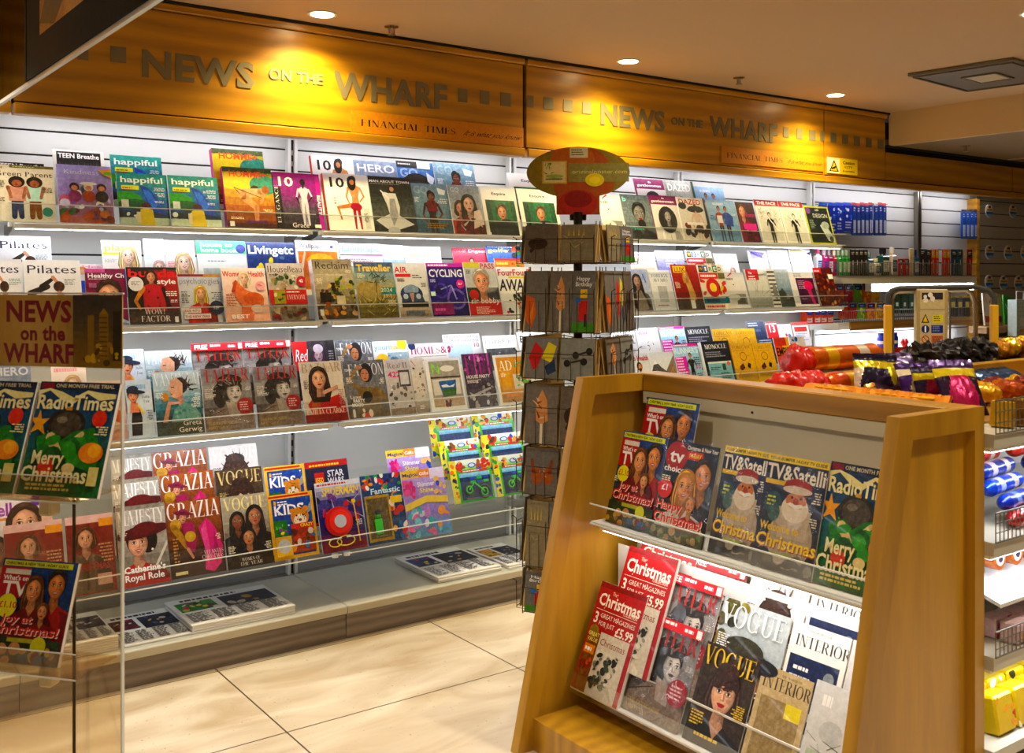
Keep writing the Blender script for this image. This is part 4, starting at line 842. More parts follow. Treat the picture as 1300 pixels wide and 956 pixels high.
@cv('monocle')
def _(c):
    c.bg('#1a1f2a'); c.text('MONOCLE', .1, .83, .1, '#f1f1ee', w=.8, st='s'); c.lines(.08, .74, .84, 3, '#aab', .022); c.rect(.1, .04, .94, .54, '#8cc0cc'); c.rect(.1, .5, .94, .54, '#d8e4e4'); c.rect(.6, .34, .72, .48, '#3c5a4c'); c.dot(.84, .48, .06, '#e8642c'); c.lines(.16, .4, .36, 2, '#356', .02); c.lines(.5, .26, .4, 4, '#356', .026); c.lines(.16, .16, .3, 3, '#dfe', .02)
@cv('forecast')
def _(c):
    c.bg('#e6b318'); c.text('FORECAST', .08, .85, .08, '#a8781c', w=.84, st='s'); c.lines(.12, .8, .7, 1, '#a8781c', .012); c.ell(.5, .66, .16, .11, '#8c661c'); c.ell(.5, .66, .13, .09, '#e6b318')
    c.poly([(.3, .44), (.42, .5), (.48, .38), (.36, .32)], '#2a1f14'); c.dot(.32, .38, .09, '#6c2a1c'); c.poly([(.66, .5), (.78, .46), (.72, .34), (.6, .4)], '#1d1a16'); c.lines(.1, .2, .8, 3, '#9c7420', .014); c.strokes(8, ['#9c7420'], .1, .5, .9, .75, .1, .01)
@cv('darkblue')
def _(c):
    c.bg('#2a3a5c'); c.lines(.06, .9, .8, 2, '#c8d0e0', .04); c.text('SALE', .1, .6, .12, '#5c7098', w=.7)
@cv('thirteen')
def _(c):
    c.bg('#d4282c'); c.text('13', .15, .6, .28, '#fff', w=.66); c.rect(0, .9, 1, .94, '#fff')
@cv('redtop')
def _(c):
    c.bg('#e6e3e4'); c.rect(0, .86, 1, 1, '#d8342c'); c.rect(.1, .6, .9, .8, '#c83c34'); c.lines(.1, .5, .8, 5, '#8896c8', .03)
@cv('palered')
def _(c):
    c.bg('#ece6e4'); c.blobs(14, ['#e0584c', '#7c98c4', '#cfc6b8', '#f6f4f2', '#8a8a94'], .05, .1, .95, .95, .04, .12)
@cv('emp')
def _(c):
    c.bg('#e05a1c'); c.rect(.5, 0, 1, 1, '#e8b41c'); c.rect(0, .8, .8, 1, '#d8381c'); c.text('EMPIRE', .04, .56, .2, '#15120f', w=1.1); c.ell(.4, .3, .26, .2, '#f08034'); c.poly([(.5, .4), (.8, .6), (.96, .1), (.6, .06)], '#1c2c24')
@cv('comic')
def _(c):
    c.bg('#d8d4cc'); c.blobs(40, ['#e0482c', '#e8b42c', '#3c6cb0', '#3c8c4c', '#1c1c20', '#f4f0e8'], .03, .03, .97, .97, .04, .12)
# bottom shelf
@cv('majesty')
def _(c):
    c.bg('#a8a296'); c.grad(['#5a5048', '#8a8478', '#c0bbb0', '#b4afa4'], n=8); c.rect(.0, .95, 1, 1, '#8c8676'); c.text('MAJESTY', .02, .76, .18, '#f4f1ea', w=.96, st='s'); c.ell(.6, .56, .2, .17, '#20150f'); c.limb(.72, .2, 1, .5, .05, .05, '#ddd6cc'); c.bust(.4, .52, .34, '#dfae92', '#20150f', '#b0241c', long=0, smile=2, shoulders=1); c.ell(.5, .66, .58, .075, '#5c1a1c', rot=.12); c.ell(.55, .7, .26, .08, '#6c2022', rot=.1); c.dot(.68, .43, .025, '#f0ece4'); c.rect(.0, 0, 1, .05, '#b0241c'); c.text("Catherine's", .08, .17, .08, '#fff', w=.84); c.text('Royal Role', .08, .07, .08, '#fff', w=.8)
@cv('grazia')
def _(c):
    c.bg('#4c2814'); c.grad(['#2c1610', '#4c2a18', '#8a4a1c', '#a85c24'], n=8); c.text('GRAZIA', .02, .76, .22, '#f4efe8', w=.96, st='s'); c.ell(.16, .7, .1, .07, '#c8a04c'); c.limb(.12, .66, .34, .4, .12, .12, '#b48c40'); c.bust(.3, .78, .14, '#d8a080', '#8a1c4c', '#b02868', long=0, hat='#8a1c4c', shoulders=0)
    c.poly([(.26, .7), (.46, .72), (.52, .5), (.46, .3), (.34, .34), (.3, .5)], '#a82460'); c.ell(.4, .52, .1, .07, '#c8a83c'); c.limb(.34, .36, .42, .24, .06, .04, '#d8a080'); c.poly([(.56, .62), (.72, .74), (.86, .6), (.98, .34), (.92, .12), (.78, .02), (.62, .06), (.66, .3)], '#d43a80'); c.poly([(.6, .6), (.7, .7), (.74, .3), (.68, .1)], '#e86aa4'); c.poly([(.84, .58), (.9, .3), (.84, .1), (.8, .3)], '#a82460')
    c.text('VELANTES', .62, .26, .05, '#f0dcd8', w=.36, st='s'); c.text('CHRISTMAS', .58, .2, .05, '#f0dcd8', w=.4, st='s'); c.rect(.08, .04, .3, .08, '#e8dca0'); c.lines(.08, .5, .1, 8, '#c89a5c', .02)
@cv('voguethree')
def _(c):
    c.bg('#8a8272'); c.grad(['#2a2522', '#6c655a', '#a8a08c', '#b4ac94'], n=8); c.text('VOGUE', .04, .8, .17, '#f0e0a0', w=.92, st='s'); c.bust(.3, .64, .22, '#8a5c40', '#15100d', '#1c1a1c', long=1.3); c.bust(.68, .68, .26, '#b07c5c', '#1a120e', '#161418', long=1.4); c.bust(.5, .4, .22, '#b8845e', '#15100d', '#15151a', long=.6); c.rect(0, 0, 1, .1, '#1d1c1e'); c.text('WOMEN OF', .3, .09, .045, '#d8d0c4', w=.4, st='s'); c.text('THE YEAR', .25, .03, .045, '#d8d0c4', w=.5, st='s')
def vogue_face(bg, tcol, jk):
    def f(c):
        c.bg(bg); c.bust(.52, .55, .42, '#dcb094', '#3c241a', jk, long=.5, fringe=1); c.strokes(24, ['#3c241a', '#5c3826'], .32, .6, .72, .84, .16, .03); c.text('VOGUE', .03, .78, .19, tcol, w=.94, st='s'); c.ell(.52, .78, .2, .09, '#3c241a'); c.strokes(9, ['#5c3826', '#2a1812'], .36, .74, .68, .86, .12, .03); c.lines(.06, .3, .24, 5, tcol, .014); c.text('INTERVIEW', .5, .08, .05, tcol, w=.6, st='s', al='c')
    return f
CV['voguewhite'] = vogue_face('#e4e1de', '#fbfaf8', '#3c3c40'); CV['voguebrown'] = vogue_face('#4c3c2a', '#d8c48c', '#1c1814'); CV['voguegold'] = vogue_face('#3a2c20', '#e8c83c', '#15110e')
@cv('voguehat')
def _(c):
    c.bg('#a4b2bc'); c.grad(['#6c7a84', '#b4c0c8', '#c4ccd2'], n=5); c.blobs(22, ['#5c5a2c', '#8a7c34', '#2c3020', '#4a4624'], 0, .3, .36, 1, .05, .12); c.bust(.6, .3, .4, '#d49a78', '#2a1c14', '#15181c', long=.6); c.ell(.5, .52, .46, .1, '#1c1f24', rot=-.1); c.ell(.46, .58, .3, .12, '#3c3a24'); c.ell(.8, .5, .2, .07, '#14161a'); c.text('VOGUE', .03, .76, .2, '#eef2f5', w=.94, st='s')
@cv('kids')
def _(c):
    c.bg('#f0bc10'); c.rect(.07, .05, .94, .93, '#1a4aa0'); c.rect(.02, .95, .9, .98, '#c8201c'); c.blobs(14, ['#3c7cd0', '#e8f0fc', '#143a80'], .1, .5, .9, .9, .015, .035); c.rect(.12, .84, .17, .9, '#f0bc10'); c.lines(.2, .87, .3, 2, '#fff', .018); c.text('KIDS', .1, .68, .15, '#fff', w=.66); c.poly([(.94, .7), (.94, .84), (.7, .6)], '#9ca4a8'); c.ell(.66, .62, .2, .15, '#d8943c'); c.ell(.66, .57, .14, .09, '#f0e4cc'); c.strokes(14, ['#2a1a10'], .5, .55, .82, .76, .08, .016); c.dot(.59, .64, .02, '#111'); c.dot(.73, .64, .02, '#111'); c.ell(.66, .57, .035, .02, '#7c3c34'); c.ell(.5, .72, .06, .04, '#d8943c'); c.ell(.8, .74, .06, .04, '#d8943c')
    c.rect(.07, .36, .36, .6, '#2c7c34'); c.blobs(6, ['#a83ca8', '#e8e84c', '#6cc04c'], .1, .4, .32, .56, .03, .06); c.rect(.07, .05, .42, .35, '#f0bc10'); c.ell(.25, .2, .14, .11, '#cfd0cc'); c.rect(.44, .44, .94, .52, '#d02c1c'); c.rect(.44, .08, .94, .44, '#a8503c'); c.blobs(16, ['#e8dcc8', '#d83c2c', '#3c8cc8', '#e8a02c', '#6c3420'], .46, .1, .92, .42, .04, .09); c.text('CRAZY', .64, .46, .05, '#ffe84c', w=.28)
@cv('redkit')
def _(c):
    c.bg('#1c2444'); c.rect(0, .9, 1, 1, '#b81c1c'); c.lines(.1, .92, .8, 1, '#ffd23c', .03); c.rect(.04, 0, 1, .05, '#c8281c'); c.rect(.2, .6, .42, .82, '#d01c1c'); c.text('LEGO', .22, .66, .08, '#ffe43c', w=.18); c.text('STAR', .5, .74, .1, '#eef0f4', w=.38); c.text('WARS', .5, .62, .1, '#eef0f4', w=.38); c.dot(.6, .5, .18, '#8c9094'); c.blobs(18, ['#e8e8f4', '#4c5c9c'], 0, .1, 1, .9, .006, .014)
@cv('spider')
def _(c):
    c.bg('#2c2c6c'); c.grad(['#8c1c24', '#24246c', '#3c3c8c', '#c8c8d4'], n=8); c.rect(0, .93, 1, 1, '#d8dade'); c.lines(.04, .95, .9, 1, '#c81c24', .026); c.text('SPIDERMAN', .12, .8, .12, '#f0d018', w=.84, skew=.15); c.blobs(26, ['#8c1820', '#c82c34', '#3a2c8c', '#1c1c40', '#7c4c9c'], 0, .4, 1, .8, .04, .1); c.strokes(10, ['#c8c8e8', '#d82c34'], 0, .3, 1, .7, .3, .02)
@cv('fantastic')
def _(c):
    c.bg('#2c4c7c'); c.blobs(34, ['#d8342c', '#e8a42c', '#3c9c5c', '#7c4c2c', '#f0e8d8', '#1c2c5c', '#c85c2c'], .02, .7, .98, 1, .04, .08); c.text('Fantastic', .2, .72, .08, '#c8f0f8', w=.74, skew=.1); c.rect(.04, .04, .64, .7, '#b49428'); c.rect(.08, .08, .6, .66, '#6c5c34'); c.blobs(20, ['#c8342c', '#e8dccc', '#3c6c9c', '#8c8c9c', '#d8a44c'], .66, .06, .98, .66, .05, .1); c.rect(.66, .56, .94, .66, '#e8c81c')
@cv('genie')
def _(c):
    c.bg('#9c7ccc'); c.grad(['#5ca8c8', '#9c8cd8', '#b49ce0', '#d8c4ec'], n=8); c.rect(0, .88, .44, 1, '#f0c81c'); c.text('Magical', .03, .91, .05, '#3c3c9c', w=.36); c.rect(.4, .88, .66, 1, '#f0942c'); c.text('Gifts', .42, .91, .05, '#fff', w=.22); c.rect(.66, .84, 1, 1, '#e8e0f4'); c.blobs(12, ['#e03c8c', '#f070ac'], .02, .6, .26, .84, .05, .1); c.blobs(8, ['#3c5cc8', '#f0c87c'], .76, .6, .98, .84, .04, .08); c.text('Shimmer', .34, .74, .07, '#fff', w=.4); c.text('Shine', .38, .65, .07, '#fff07c', w=.32)
    c.poly([(.0, .5), (.5, .6), (1, .56), (1, .46), (.5, .5), (0, .4)], '#f0d860'); c.blobs(24, ['#4cb0b8', '#c88cd0', '#e8a44c', '#d8d8f0', '#7cc8d8', '#e87ca8'], .02, .03, .98, .45, .05, .12)
@cv('rescue')
def _(c):
    c.bg('#54c04c'); c.rect(.0, .0, .15, 1, '#e8dc3c'); c.blobs(12, ['#2c5cb0', '#e87c2c', '#3c9c3c', '#1c2c4c'], 0, .05, .14, .95, .03, .06); c.grad(['#3c9c3c', '#9ce07c', '#eaf6e0', '#f4f8f0'], .15, 1, .7, 1, 5); c.blobs(8, ['#e8b43c', '#5c3c24', '#8c5c34', '#d83c2c'], .2, .76, .36, .94, .04, .08); c.blobs(12, ['#b4602c', '#f0e8dc', '#d83c2c', '#3c6cc8', '#e8a04c'], .68, .76, .98, .94, .03, .07); c.ell(.54, .85, .1, .06, '#3c6cc8'); c.ell(.54, .85, .07, .04, '#dfe4ec'); c.rect(.24, .7, .9, .745, '#d8342c'); c.lines(.3, .712, .5, 1, '#fff', .018); c.rect(.2, .05, .95, .66, '#28406c'); c.grad(['#7cb8d0', '#a8d8e8'], .2, .95, .58, .68, 3)
# the display stand
@cv('joytv')
def _(c):
    c.bg('#16336c'); c.grad(['#2c3018', '#1c3c34', '#173a78', '#1c4c94'], n=8); c.rect(.02, .93, .94, .985, '#d8e02c'); c.text('CHRISTMAS & NEW YEAR 14-DAY GUIDE', .04, .943, .028, '#1c2c1c', w=.84); c.rect(.0, .62, .4, .92, '#b8141c'); c.rect(.06, .85, .4, .9, '#e8e4dc'); c.text("What's on", .05, .79, .045, '#fff', w=.34); c.text('TV', .06, .64, .14, '#fff', w=.34)
    c.bust(.78, .76, .26, '#d8945c', '#241812', '#a82420', long=0, smile=2); c.bust(.5, .7, .24, '#e0a06c', '#5c3818', '#7c1c1c', long=1, smile=2); c.bust(.68, .5, .15, '#dca070', '#6c4420', '#8c1c20', long=0); c.dot(.2, .54, .13, '#e8e41c'); c.text('£1.10', .09, .52, .06, '#c8141c', w=.24)
    c.rect(0, 0, 1, .24, '#283c20'); c.text('Joy at', .18, .38, .075, '#fff4e8', w=.4, skew=.15); c.text('Joy at', .17, .385, .075, '#d8241c', w=.4, skew=.15); c.text('Christmas!', .04, .27, .09, '#fff4e8', w=.92, skew=.15); c.text('Christmas!', .03, .277, .09, '#d8241c', w=.92, skew=.15); c.rect(.3, .2, .66, .24, '#b8b83c'); c.dot(.72, .18, .1, '#d8dc3c'); c.blobs(22, ['#c89c6c', '#5c3c24', '#8c7c5c', '#3c5c8c', '#c8a83c', '#7c1c1c'], .03, .02, .97, .15, .04, .08)
@cv('tvchoice')
def _(c):
    c.bg('#1c2c44'); c.grad(['#5c6c3c', '#24342c', '#20344c', '#16243c'], n=8); c.dot(.22, .84, .21, '#b8161c'); c.text('tv', .1, .78, .13, '#fff', w=.26); c.text('choice', .02, .68, .06, '#fff', w=.4); c.text('Christmas & New Year', .4, .93, .04, '#f4f0e4', w=.58); c.rect(.42, .83, .72, .915, '#d83418'); c.text('14-DAY', .45, .85, .045, '#ffe83c', w=.24); c.bust(.78, .68, .3, '#dc9c64', '#241a10', '#22242c', long=0, smile=2); c.bust(.5, .54, .3, '#e4a474', '#c08c48', '#e8e0d4', long=.8, smile=2); c.bust(.66, .38, .16, '#dca070', '#8c5c2c', '#9c1c1c', long=0)
    c.dot(.14, .5, .14, '#d8241c'); c.text('£1', .07, .48, .06, '#fff', w=.14); c.rect(0, 0, 1, .12, '#4c5430'); c.text('Happy', .03, .29, .09, '#fff4e0', w=.5); c.text('Happy', .02, .296, .09, '#e02c1c', w=.5); c.text('Christmas!', .02, .16, .095, '#fff4e0', w=.94); c.text('Christmas!', .01, .167, .095, '#e02c1c', w=.94); c.blobs(16, ['#c8a47c', '#6c7c4c', '#3c3420', '#a89c6c'], .02, .02, .98, .1, .04, .07)
@cv('satellite')
def _(c):
    c.bg('#1c2438'); c.grad(['#3c3428', '#24242c', '#1c2848', '#1c2c54'], n=8); c.rect(0, .94, 1, 1, '#f0d41c'); c.text('YOUR BUMPER 14-DAY TV GUIDE', .03, .955, .028, '#1c1c14', w=.94); c.text('TV&Satellite', .02, .79, .13, '#f0ead8', w=1.15); c.rect(.02, .74, .36, .78, '#e8c42c'); c.dot(.2, .58, .15, '#2c5454'); c.lines(.1, .62, .2, 3, '#d8d84c', .016)
    c.ell(.56, .3, .36, .26, '#b8a890'); c.poly([(.3, .56), (.36, .3), (.8, .3), (.84, .56)], '#c8b8a0'); c.ell(.57, .56, .22, .12, '#e8dcc8'); c.ell(.57, .63, .17, .07, '#cf8a5c'); c.ell(.57, .62, .045, .035, '#b84c28'); c.dot(.5, .655, .02, '#1c1410'); c.dot(.64, .655, .02, '#1c1410'); c.poly([(.42, .59), (.57, .56), (.74, .59), (.66, .61), (.57, .595), (.48, .61)], '#f4ece0'); c.ell(.57, .74, .23, .08, '#a8201c', a0=0, a1=pi); c.ell(.57, .72, .24, .035, '#ddd0bc'); c.ell(.24, .5, .1, .08, '#4c6c64')
    c.text('Welcome to', .05, .34, .07, '#f4cc1c', w=.64); c.text('Christmas', .02, .19, .11, '#a83414', w=.99, skew=.12); c.text('Christmas', .01, .2, .11, '#fcd81c', w=.99, skew=.12); c.lines(.3, .14, .5, 1, '#b4c43c', .022); c.blobs(8, ['#5c5448', '#8c8474', '#2c241c'], .05, .02, .95, .12, .06, .12)
@cv('radio')
def _(c):
    c.bg('#1c5a5c'); c.grad(['#2c6c34', '#1f5c34', '#1c5c6c', '#184c74', '#142c4c'], n=10); c.rect(0, .93, 1, 1, '#182440'); c.rect(.02, .94, .18, .99, '#8c2c40'); c.text('ONE MONTH FREE TRIAL', .2, .95, .032, '#cfc8a8', w=.74)
    c.poly([(.02, .76), (.02, .88), (.14, .92), (.3, .84), (.46, .8), (.62, .9), (.78, .84), (.98, .86), (.98, .9), (.78, .91), (.62, .93), (.46, .86), (.3, .91), (.14, .94), (0, .92)], '#e4dca0'); c.blobs(30, ['#2c8c5c', '#e8e48c', '#3c9cb0', '#245c3c', '#c8e87c'], 0, .3, 1, .8, .006, .02)
    c.text('RadioTimes', .01, .755, .125, '#ece4b4', w=.97); c.poly([(.08, .74), (.12, .66), (.22, .67), (.15, .61), (.2, .52), (.1, .57), (.0, .53), (.05, .61), (-.02, .67), (.06, .67)], '#e8a41c')
    c.ell(.44, .62, .24, .14, '#2a241c'); c.ell(.44, .62, .19, .11, '#4c4438'); c.ell(.38, .66, .07, .03, '#7c7464'); c.rect(.4, .745, .48, .775, '#c89c3c'); c.dot(.84, .68, .09, '#d8341c')
    c.poly([(.1, .5), (.3, .56), (.42, .48), (.56, .56), (.8, .6), (.94, .4), (.9, .2), (.5, .3), (.2, .26)], '#2c7c2c'); c.limb(.28, .5, .4, .38, .12, .1, '#dcc890'); c.limb(.66, .54, .48, .42, .06, .05, '#dcc890'); c.blobs(12, ['#1f5c24', '#3c9434', '#174c20'], .2, .26, .9, .5, .05, .12); c.ell(.82, .38, .15, .09, '#e88c14'); c.ell(.86, .4, .08, .06, '#f4b43c'); c.ell(.58, .24, .08, .045, '#dcc890'); c.dot(.3, .24, .1, '#c8401c')
    c.text('Merry', .1, .27, .115, '#ece4b4', w=.4); c.text('Christmas', .01, .12, .13, '#ece4b4', w=.82); c.lines(.1, .08, .76, 2, '#d8cc7c', .02, 1.7); c.rect(.84, .1, .96, .26, '#dcd48c')
@cv('xmas')
def _(c):
    c.bg('#b4141f'); c.rect(0, .95, 1, 1, '#8c1018'); c.text('The', .3, .9, .035, '#ecd8c8', w=.1, st='r'); c.text('Christmas', .05, .79, .11, '#f6eadc', w=.9); c.text('COLLECTION', .62, .765, .022, '#ecd8c8', w=.3); c.rect(.05, .745, .93, .75, '#ecd8c8')
    c.text('3', .05, .62, .1, '#f6eadc', w=.1); c.text('GREAT MAGAZINES', .18, .68, .04, '#f6eadc', w=.74, st='r'); c.text('FOR JUST', .18, .61, .04, '#f6eadc', w=.34, st='r'); c.text('£5.99', .56, .57, .08, '#f6eadc', w=.38); c.blobs(10, ['#e8848c', '#f0c8c8'], 0, .6, 1, .95, .008, .016)
    c.rect(.04, 0, .34, .54, '#7c4c24'); c.dot(.14, .54, .1, '#8c7c34'); c.text('GREAT', .04, .5, .035, '#e8d87c', w=.24); c.text('VALUE', .05, .45, .035, '#e8d87c', w=.22); c.rect(.04, .34, .26, .42, '#e08c2c'); c.text('FOOD', .06, .355, .05, '#fff', w=.18); c.blobs(10, ['#3c1c10', '#c8542c', '#8c2c1c'], .05, .16, .26, .32, .03, .06)
    c.rect(.3, 0, .92, .56, '#d4ccbc'); c.text('Christmas', .33, .45, .06, '#8c2c24', w=.54, st='r'); c.blobs(46, ['#2c3428', '#4c5a44', '#1c221c', '#7c8470', '#e0dccc'], .34, .02, .78, .4, .03, .07)
@cv('interiorsc')
def _(c):
    c.bg('#eeecea'); c.text('THE WORLD OF', .3, .94, .02, '#777', w=.4, st='s'); c.text('INTERIORS', .1, .8, .1, '#2c2c30', w=1.05, st='s'); c.rect(.06, .1, .92, .72, '#1c2c54'); c.lines(.16, .6, .4, 1, '#f0f0f4', .032); c.lines(.12, .53, .46, 3, '#d8dce8', .022); c.ell(.78, .5, .14, .11, '#b8bcc4'); c.ell(.78, .6, .09, .06, '#8c949c'); c.ell(.74, .34, .1, .04, '#d8dce0'); c.blobs(10, ['#4c6c3c', '#8ca074', '#d8d8c8'], .1, .12, .8, .26, .04, .08)
@cv('interiorst')
def _(c):
    c.bg('#c8b48c'); c.text('THE WORLD OF', .4, .94, .02, '#5c4c34', w=.4, st='s'); c.text('INTERIORS', .06, .8, .12, '#3c3224', w=1.05, st='s'); c.rect(.1, .1, .9, .72, '#a08c64'); c.rect(.6, .58, .9, .72, '#e8d83c')
@cv('greyarch')
def _(c):
    c.bg('#d8dadc'); c.text('H', .2, .78, .16, '#f4f4f4', w=.3, st='s'); c.ell(.5, .6, .24, .1, '#c4c8ca'); c.rect(.1, .1, .9, .42, '#b8c8b0'); c.strokes(8, ['#3c443c', '#5c6c54'], .1, .1, .9, .5, .5, .014)
@cv('hello')
def _(c):
    c.bg('#ece8f0'); c.text('Hello', -.1, .74, .16, '#9c3cc0', w=.62); c.rect(0, .68, .3, .71, '#e8a42c'); c.bust(.55, .6, .44, '#e2b49c', '#3c221a', '#d89ab0', long=1.1, smile=2); c.rect(.82, .5, 1, .95, '#e8c8b8'); c.dot(.76, .9, .1, '#6c3cb0'); c.bust(.08, .3, .3, '#c89078', '#1c1210', '#222')
@cv('redxmas')
def _(c):
    c.bg('#8c3c34'); c.rect(0, .9, 1, 1, '#e8c8cc'); c.rect(.7, .84, 1, .94, '#e8a83c'); c.bust(.4, .7, .26, '#dcb094', '#5c3824', '#6c5c4c', long=.5, smile=2); c.lines(.95, .6, .3, 6, '#d8b08c', .02, al='r'); c.text('CHRISTMAS', .08, .3, .09, '#b83c34', w=.8); c.rect(.6, .1, .9, .24, '#c8a89c')
# ---------------------------------------------------------------- room shell
CEIL, LOW = 2.606, 2.384
YB, YFA = 4.40, 4.15
def st(name, mb): return mb.build(name, kind='structure')
st('floor', MB().face([(-4, -3.2, 0), (9.5, -3.2, 0), (9.5, 4.5, 0), (-4, 4.5, 0)], 'travertine'))
st('ceiling', MB().box(-4, -3.2, CEIL, 6.2, 4.5, CEIL+.05, 'ceiling'))
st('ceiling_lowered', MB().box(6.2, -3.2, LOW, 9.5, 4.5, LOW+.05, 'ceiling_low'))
st('trim_1', MB().box(6.16, -3.2, LOW, 6.2, YFA-.002, CEIL, 'soffit'))
st('wall_left', MB().box(-4.05, -3.2, 0, -4, 4.5, CEIL, 'wallpaint'))
st('wall_right', MB().box(9.5, -3.2, 0, 9.55, 4.5, LOW, 'wallpaint'))
st('wall_front', MB().box(-4, -3.25, 0, 9.5, -3.2, CEIL, 'wallpaint'))
# slatted back wall: boards with dark grooves between them
XB = [-1.786+1.236*k for k in range(0, 8)]      # bay boundaries; XB[3] = 1.92
XSPLIT = 5.63; XPOST = PY(1240, 350, 4.32).x
b = MB(); b.box(-4, YB+.012, 0, 9.5, YB+.06, CEIL, 'gap')
for x0, x1, zs, m in ((-4, XSPLIT, [.0, 1.585, 1.98, 2.077, 2.2], 'slat'), (XSPLIT, XPOST+.04, [0, 1.1]+[1.1+.0996*i for i in range(1, 12)], 'slat'), (XPOST+.04, 9.5, [0]+[.9+.0996*i for i in range(0, 14)], 'slat_shaded')):
    for i in range(len(zs)-1):
        b.box(x0, YB, zs[i]+.004, x1, YB+.012, zs[i+1]-.004, m)
st('wall_back', b)
UPN = ['out beyond the sign board', 'behind the acrylic leaflet rack', 'between the orange-titled cover and the first white numbered cover', 'behind the white-bordered portrait covers', 'behind the purple-banded covers', 'behind the red-topped sketch covers', 'above the mouthwash shelf', 'in the dim tape display']
for k, x in enumerate(XB[1:7]+[XB[7], 7.66]):
    u = MB()
    for s in (-1, 1): u.box(x+s*.016-.007, YB-.035, .14, x+s*.016+.007, YB-.001, 2.12, 'white_metal' if k < 6 else 'steel')
    u.box(x-.009, YB-.02, .14, x+.009, YB-.001, 2.12, 'gap')
    for i in range(38): u.box(x-.009, YB-.024, .2+.05*i, x+.009, YB-.019, .222+.05*i, 'steel')
    u.build('shelf_upright', label='slotted %s metal upright, ' % ('white' if k < 6 else 'dark')+UPN[k], category='shelf upright', group='slotted uprights of the back wall')

# ---------------------------------------------------------------- wooden fascia with metal lettering
def raised(art_polys, x0, z0, W, Hh, y, d, mat, name, parent, label=None):
    b = MB()
    for p, c, n in art_polys:
        b.prism([(x0+a*W, z0+q*Hh) for a, q in p], y-d, y, 'y', mat)
    o = b.build(name, parent)
    if label: o['label'] = label
    return o
def word_on(parent, t, pxl, pxr, ytl, h_px, y, d=.004, st_='x', mat='letter_metal', label=None):
    a, e = PY(pxl, ytl, y), PY(pxr, ytl, y)
    W = e.x-a.x; sc = y/ray(pxl, 0)[1]/FL; Hh = h_px*sc
    A = Art(W, Hh); A.text(t, 0, 0, 1, '#fff', w=1, st=st_)
    A.P = [(p, c, n) for p, c, n in A.P]
    return raised(A.P, a.x, a.z-Hh, W, Hh, y, d, mat, 'lettering', parent, label)
def square_on(parent, pxl, pxr, yt, hpx, y):
    a, e = PY(pxl, yt, y), PY(pxr, yt, y); sc = y/ray(pxl, 0)[1]/FL
    MB().box(a.x, y-.003, a.z-hpx*sc, e.x, y, a.z, 'letter_metal').build('inlay_square', parent)
FX = [PY(x, 100, YFA).x for x in (17, 667, 1047, 1125)]
ZB = 2.10
def fascia(x0, x1, zt, label, cat='fascia', rails=True):
    f = empty('wooden_fascia', (0, 0, 0), label=label, category=cat)
    MB().box(x0+.004, YFA+.006, ZB+.05, x1-.004, YFA+.03, zt-.045, 'fascia_wood').build('panel', f)
    MB().rbox(x0, YFA-.012, ZB, x1, YFA+.05, ZB+.042, .004, 'fascia_wood').build('lower_rail', f)
    if rails: MB().rbox(x0, YFA-.012, zt-.042, x1, YFA+.05, zt-.012, .004, 'fascia_wood').build('upper_rail', f)
    MB().box(x0, YFA+.028, ZB+.04, x1, YFA+.045, zt, 'gap').build('backing', f)
    return f
Yp = YFA+.006
f1 = fascia(FX[0], FX[1]-.008, CEIL, 'long amber wooden fascia board with metal shop lettering beside the hanging glass panel')
word_on(f1, 'NEWS', 178, 323, 62, 35, Yp, label='brushed metal letters reading NEWS')
word_on(f1, 'ON THE', 341, 410, 86, 14, Yp); word_on(f1, 'WHARF', 425, 568, 90, 34, Yp)
for a, e, y in ((98, 112, 55), (140, 160, 58), (581, 593, 112), (609, 621, 114.5), (635, 648, 117)): square_on(f1, a, e, y, 17 if a > 500 else 20, Yp)
f2 = fascia(FX[1]+.008, FX[2]-.004, CEIL, 'amber wooden fascia board with smaller metal lettering above the card spinner')
for a, e, y in ((669, 677, 121), (690, 702, 123), (715, 726.5, 126), (739, 750, 129), (994, 1001, 161), (1011, 1018, 163), (1027, 1035, 165), (1041, 1046, 166)): square_on(f2, a, e, y, 15 if a < 800 else 13, Yp)
word_on(f2, 'NEWS', 761, 844, 131, 27, Yp); word_on(f2, 'ON THE', 852, 892, 148, 10, Yp); word_on(f2, 'WHARF', 901, 987, 147, 25, Yp)
f3 = fascia(FX[2]+.004, FX[3], CEIL, 'short amber wooden fascia board with five metal squares where the ceiling steps down')
for i in range(5): square_on(f3, 1054+15*i, 1061.5+15*i, 168+2.2*i, 12, Yp)
fx4 = PY(1286, 200, YFA).x
f4 = fascia(FX[3]+.004, fx4, LOW-.0, 'plain wooden fascia board under the lowered ceiling', rails=False)
f5 = fascia(fx4+.004, 9.2, LOW-.0, 'plain wooden fascia board continuing past the dim tape display', rails=False)
f0 = fascia(-4, FX[0]-.008, CEIL, 'plain wooden fascia board beyond the hanging glass panel')
def plaque(pxl, pxr, yt, hpx, t1, t2, label):
    a, e = PY(pxl, yt, Yp-.002), PY(pxr, yt, Yp-.002); sc = Yp/ray(pxl, 0)[1]/FL; Hh = hpx*sc; W = e.x-a.x
    A = Art(W, Hh); A.bg('#d08a28')
    A.text(t1, .05, .32, .3, '#1a120a', w=.53, st='s'); A.text(t2, .62, .34, .26, '#120c06', w=.35, st='r', skew=.12)
    b = MB().box(-W/2, .0003, 0, W/2, .005, Hh, 'fascia_wood'); A.onto(b, 'card')
    b.build('advert_plaque', loc=((a.x+e.x)/2, Yp-.006, a.z-Hh), label=label, category='plaque')
plaque(445, 664, 139.5, 28, 'FINANCIAL TIMES', 'It is what you know', 'pale orange newspaper advert plaque on the long fascia board below the larger lettering')
plaque(915, 1045, 185, 21, 'FINANCIAL TIMES', 'It is what you know', 'pale orange newspaper advert plaque on the fascia board next to the yellow caution sign')
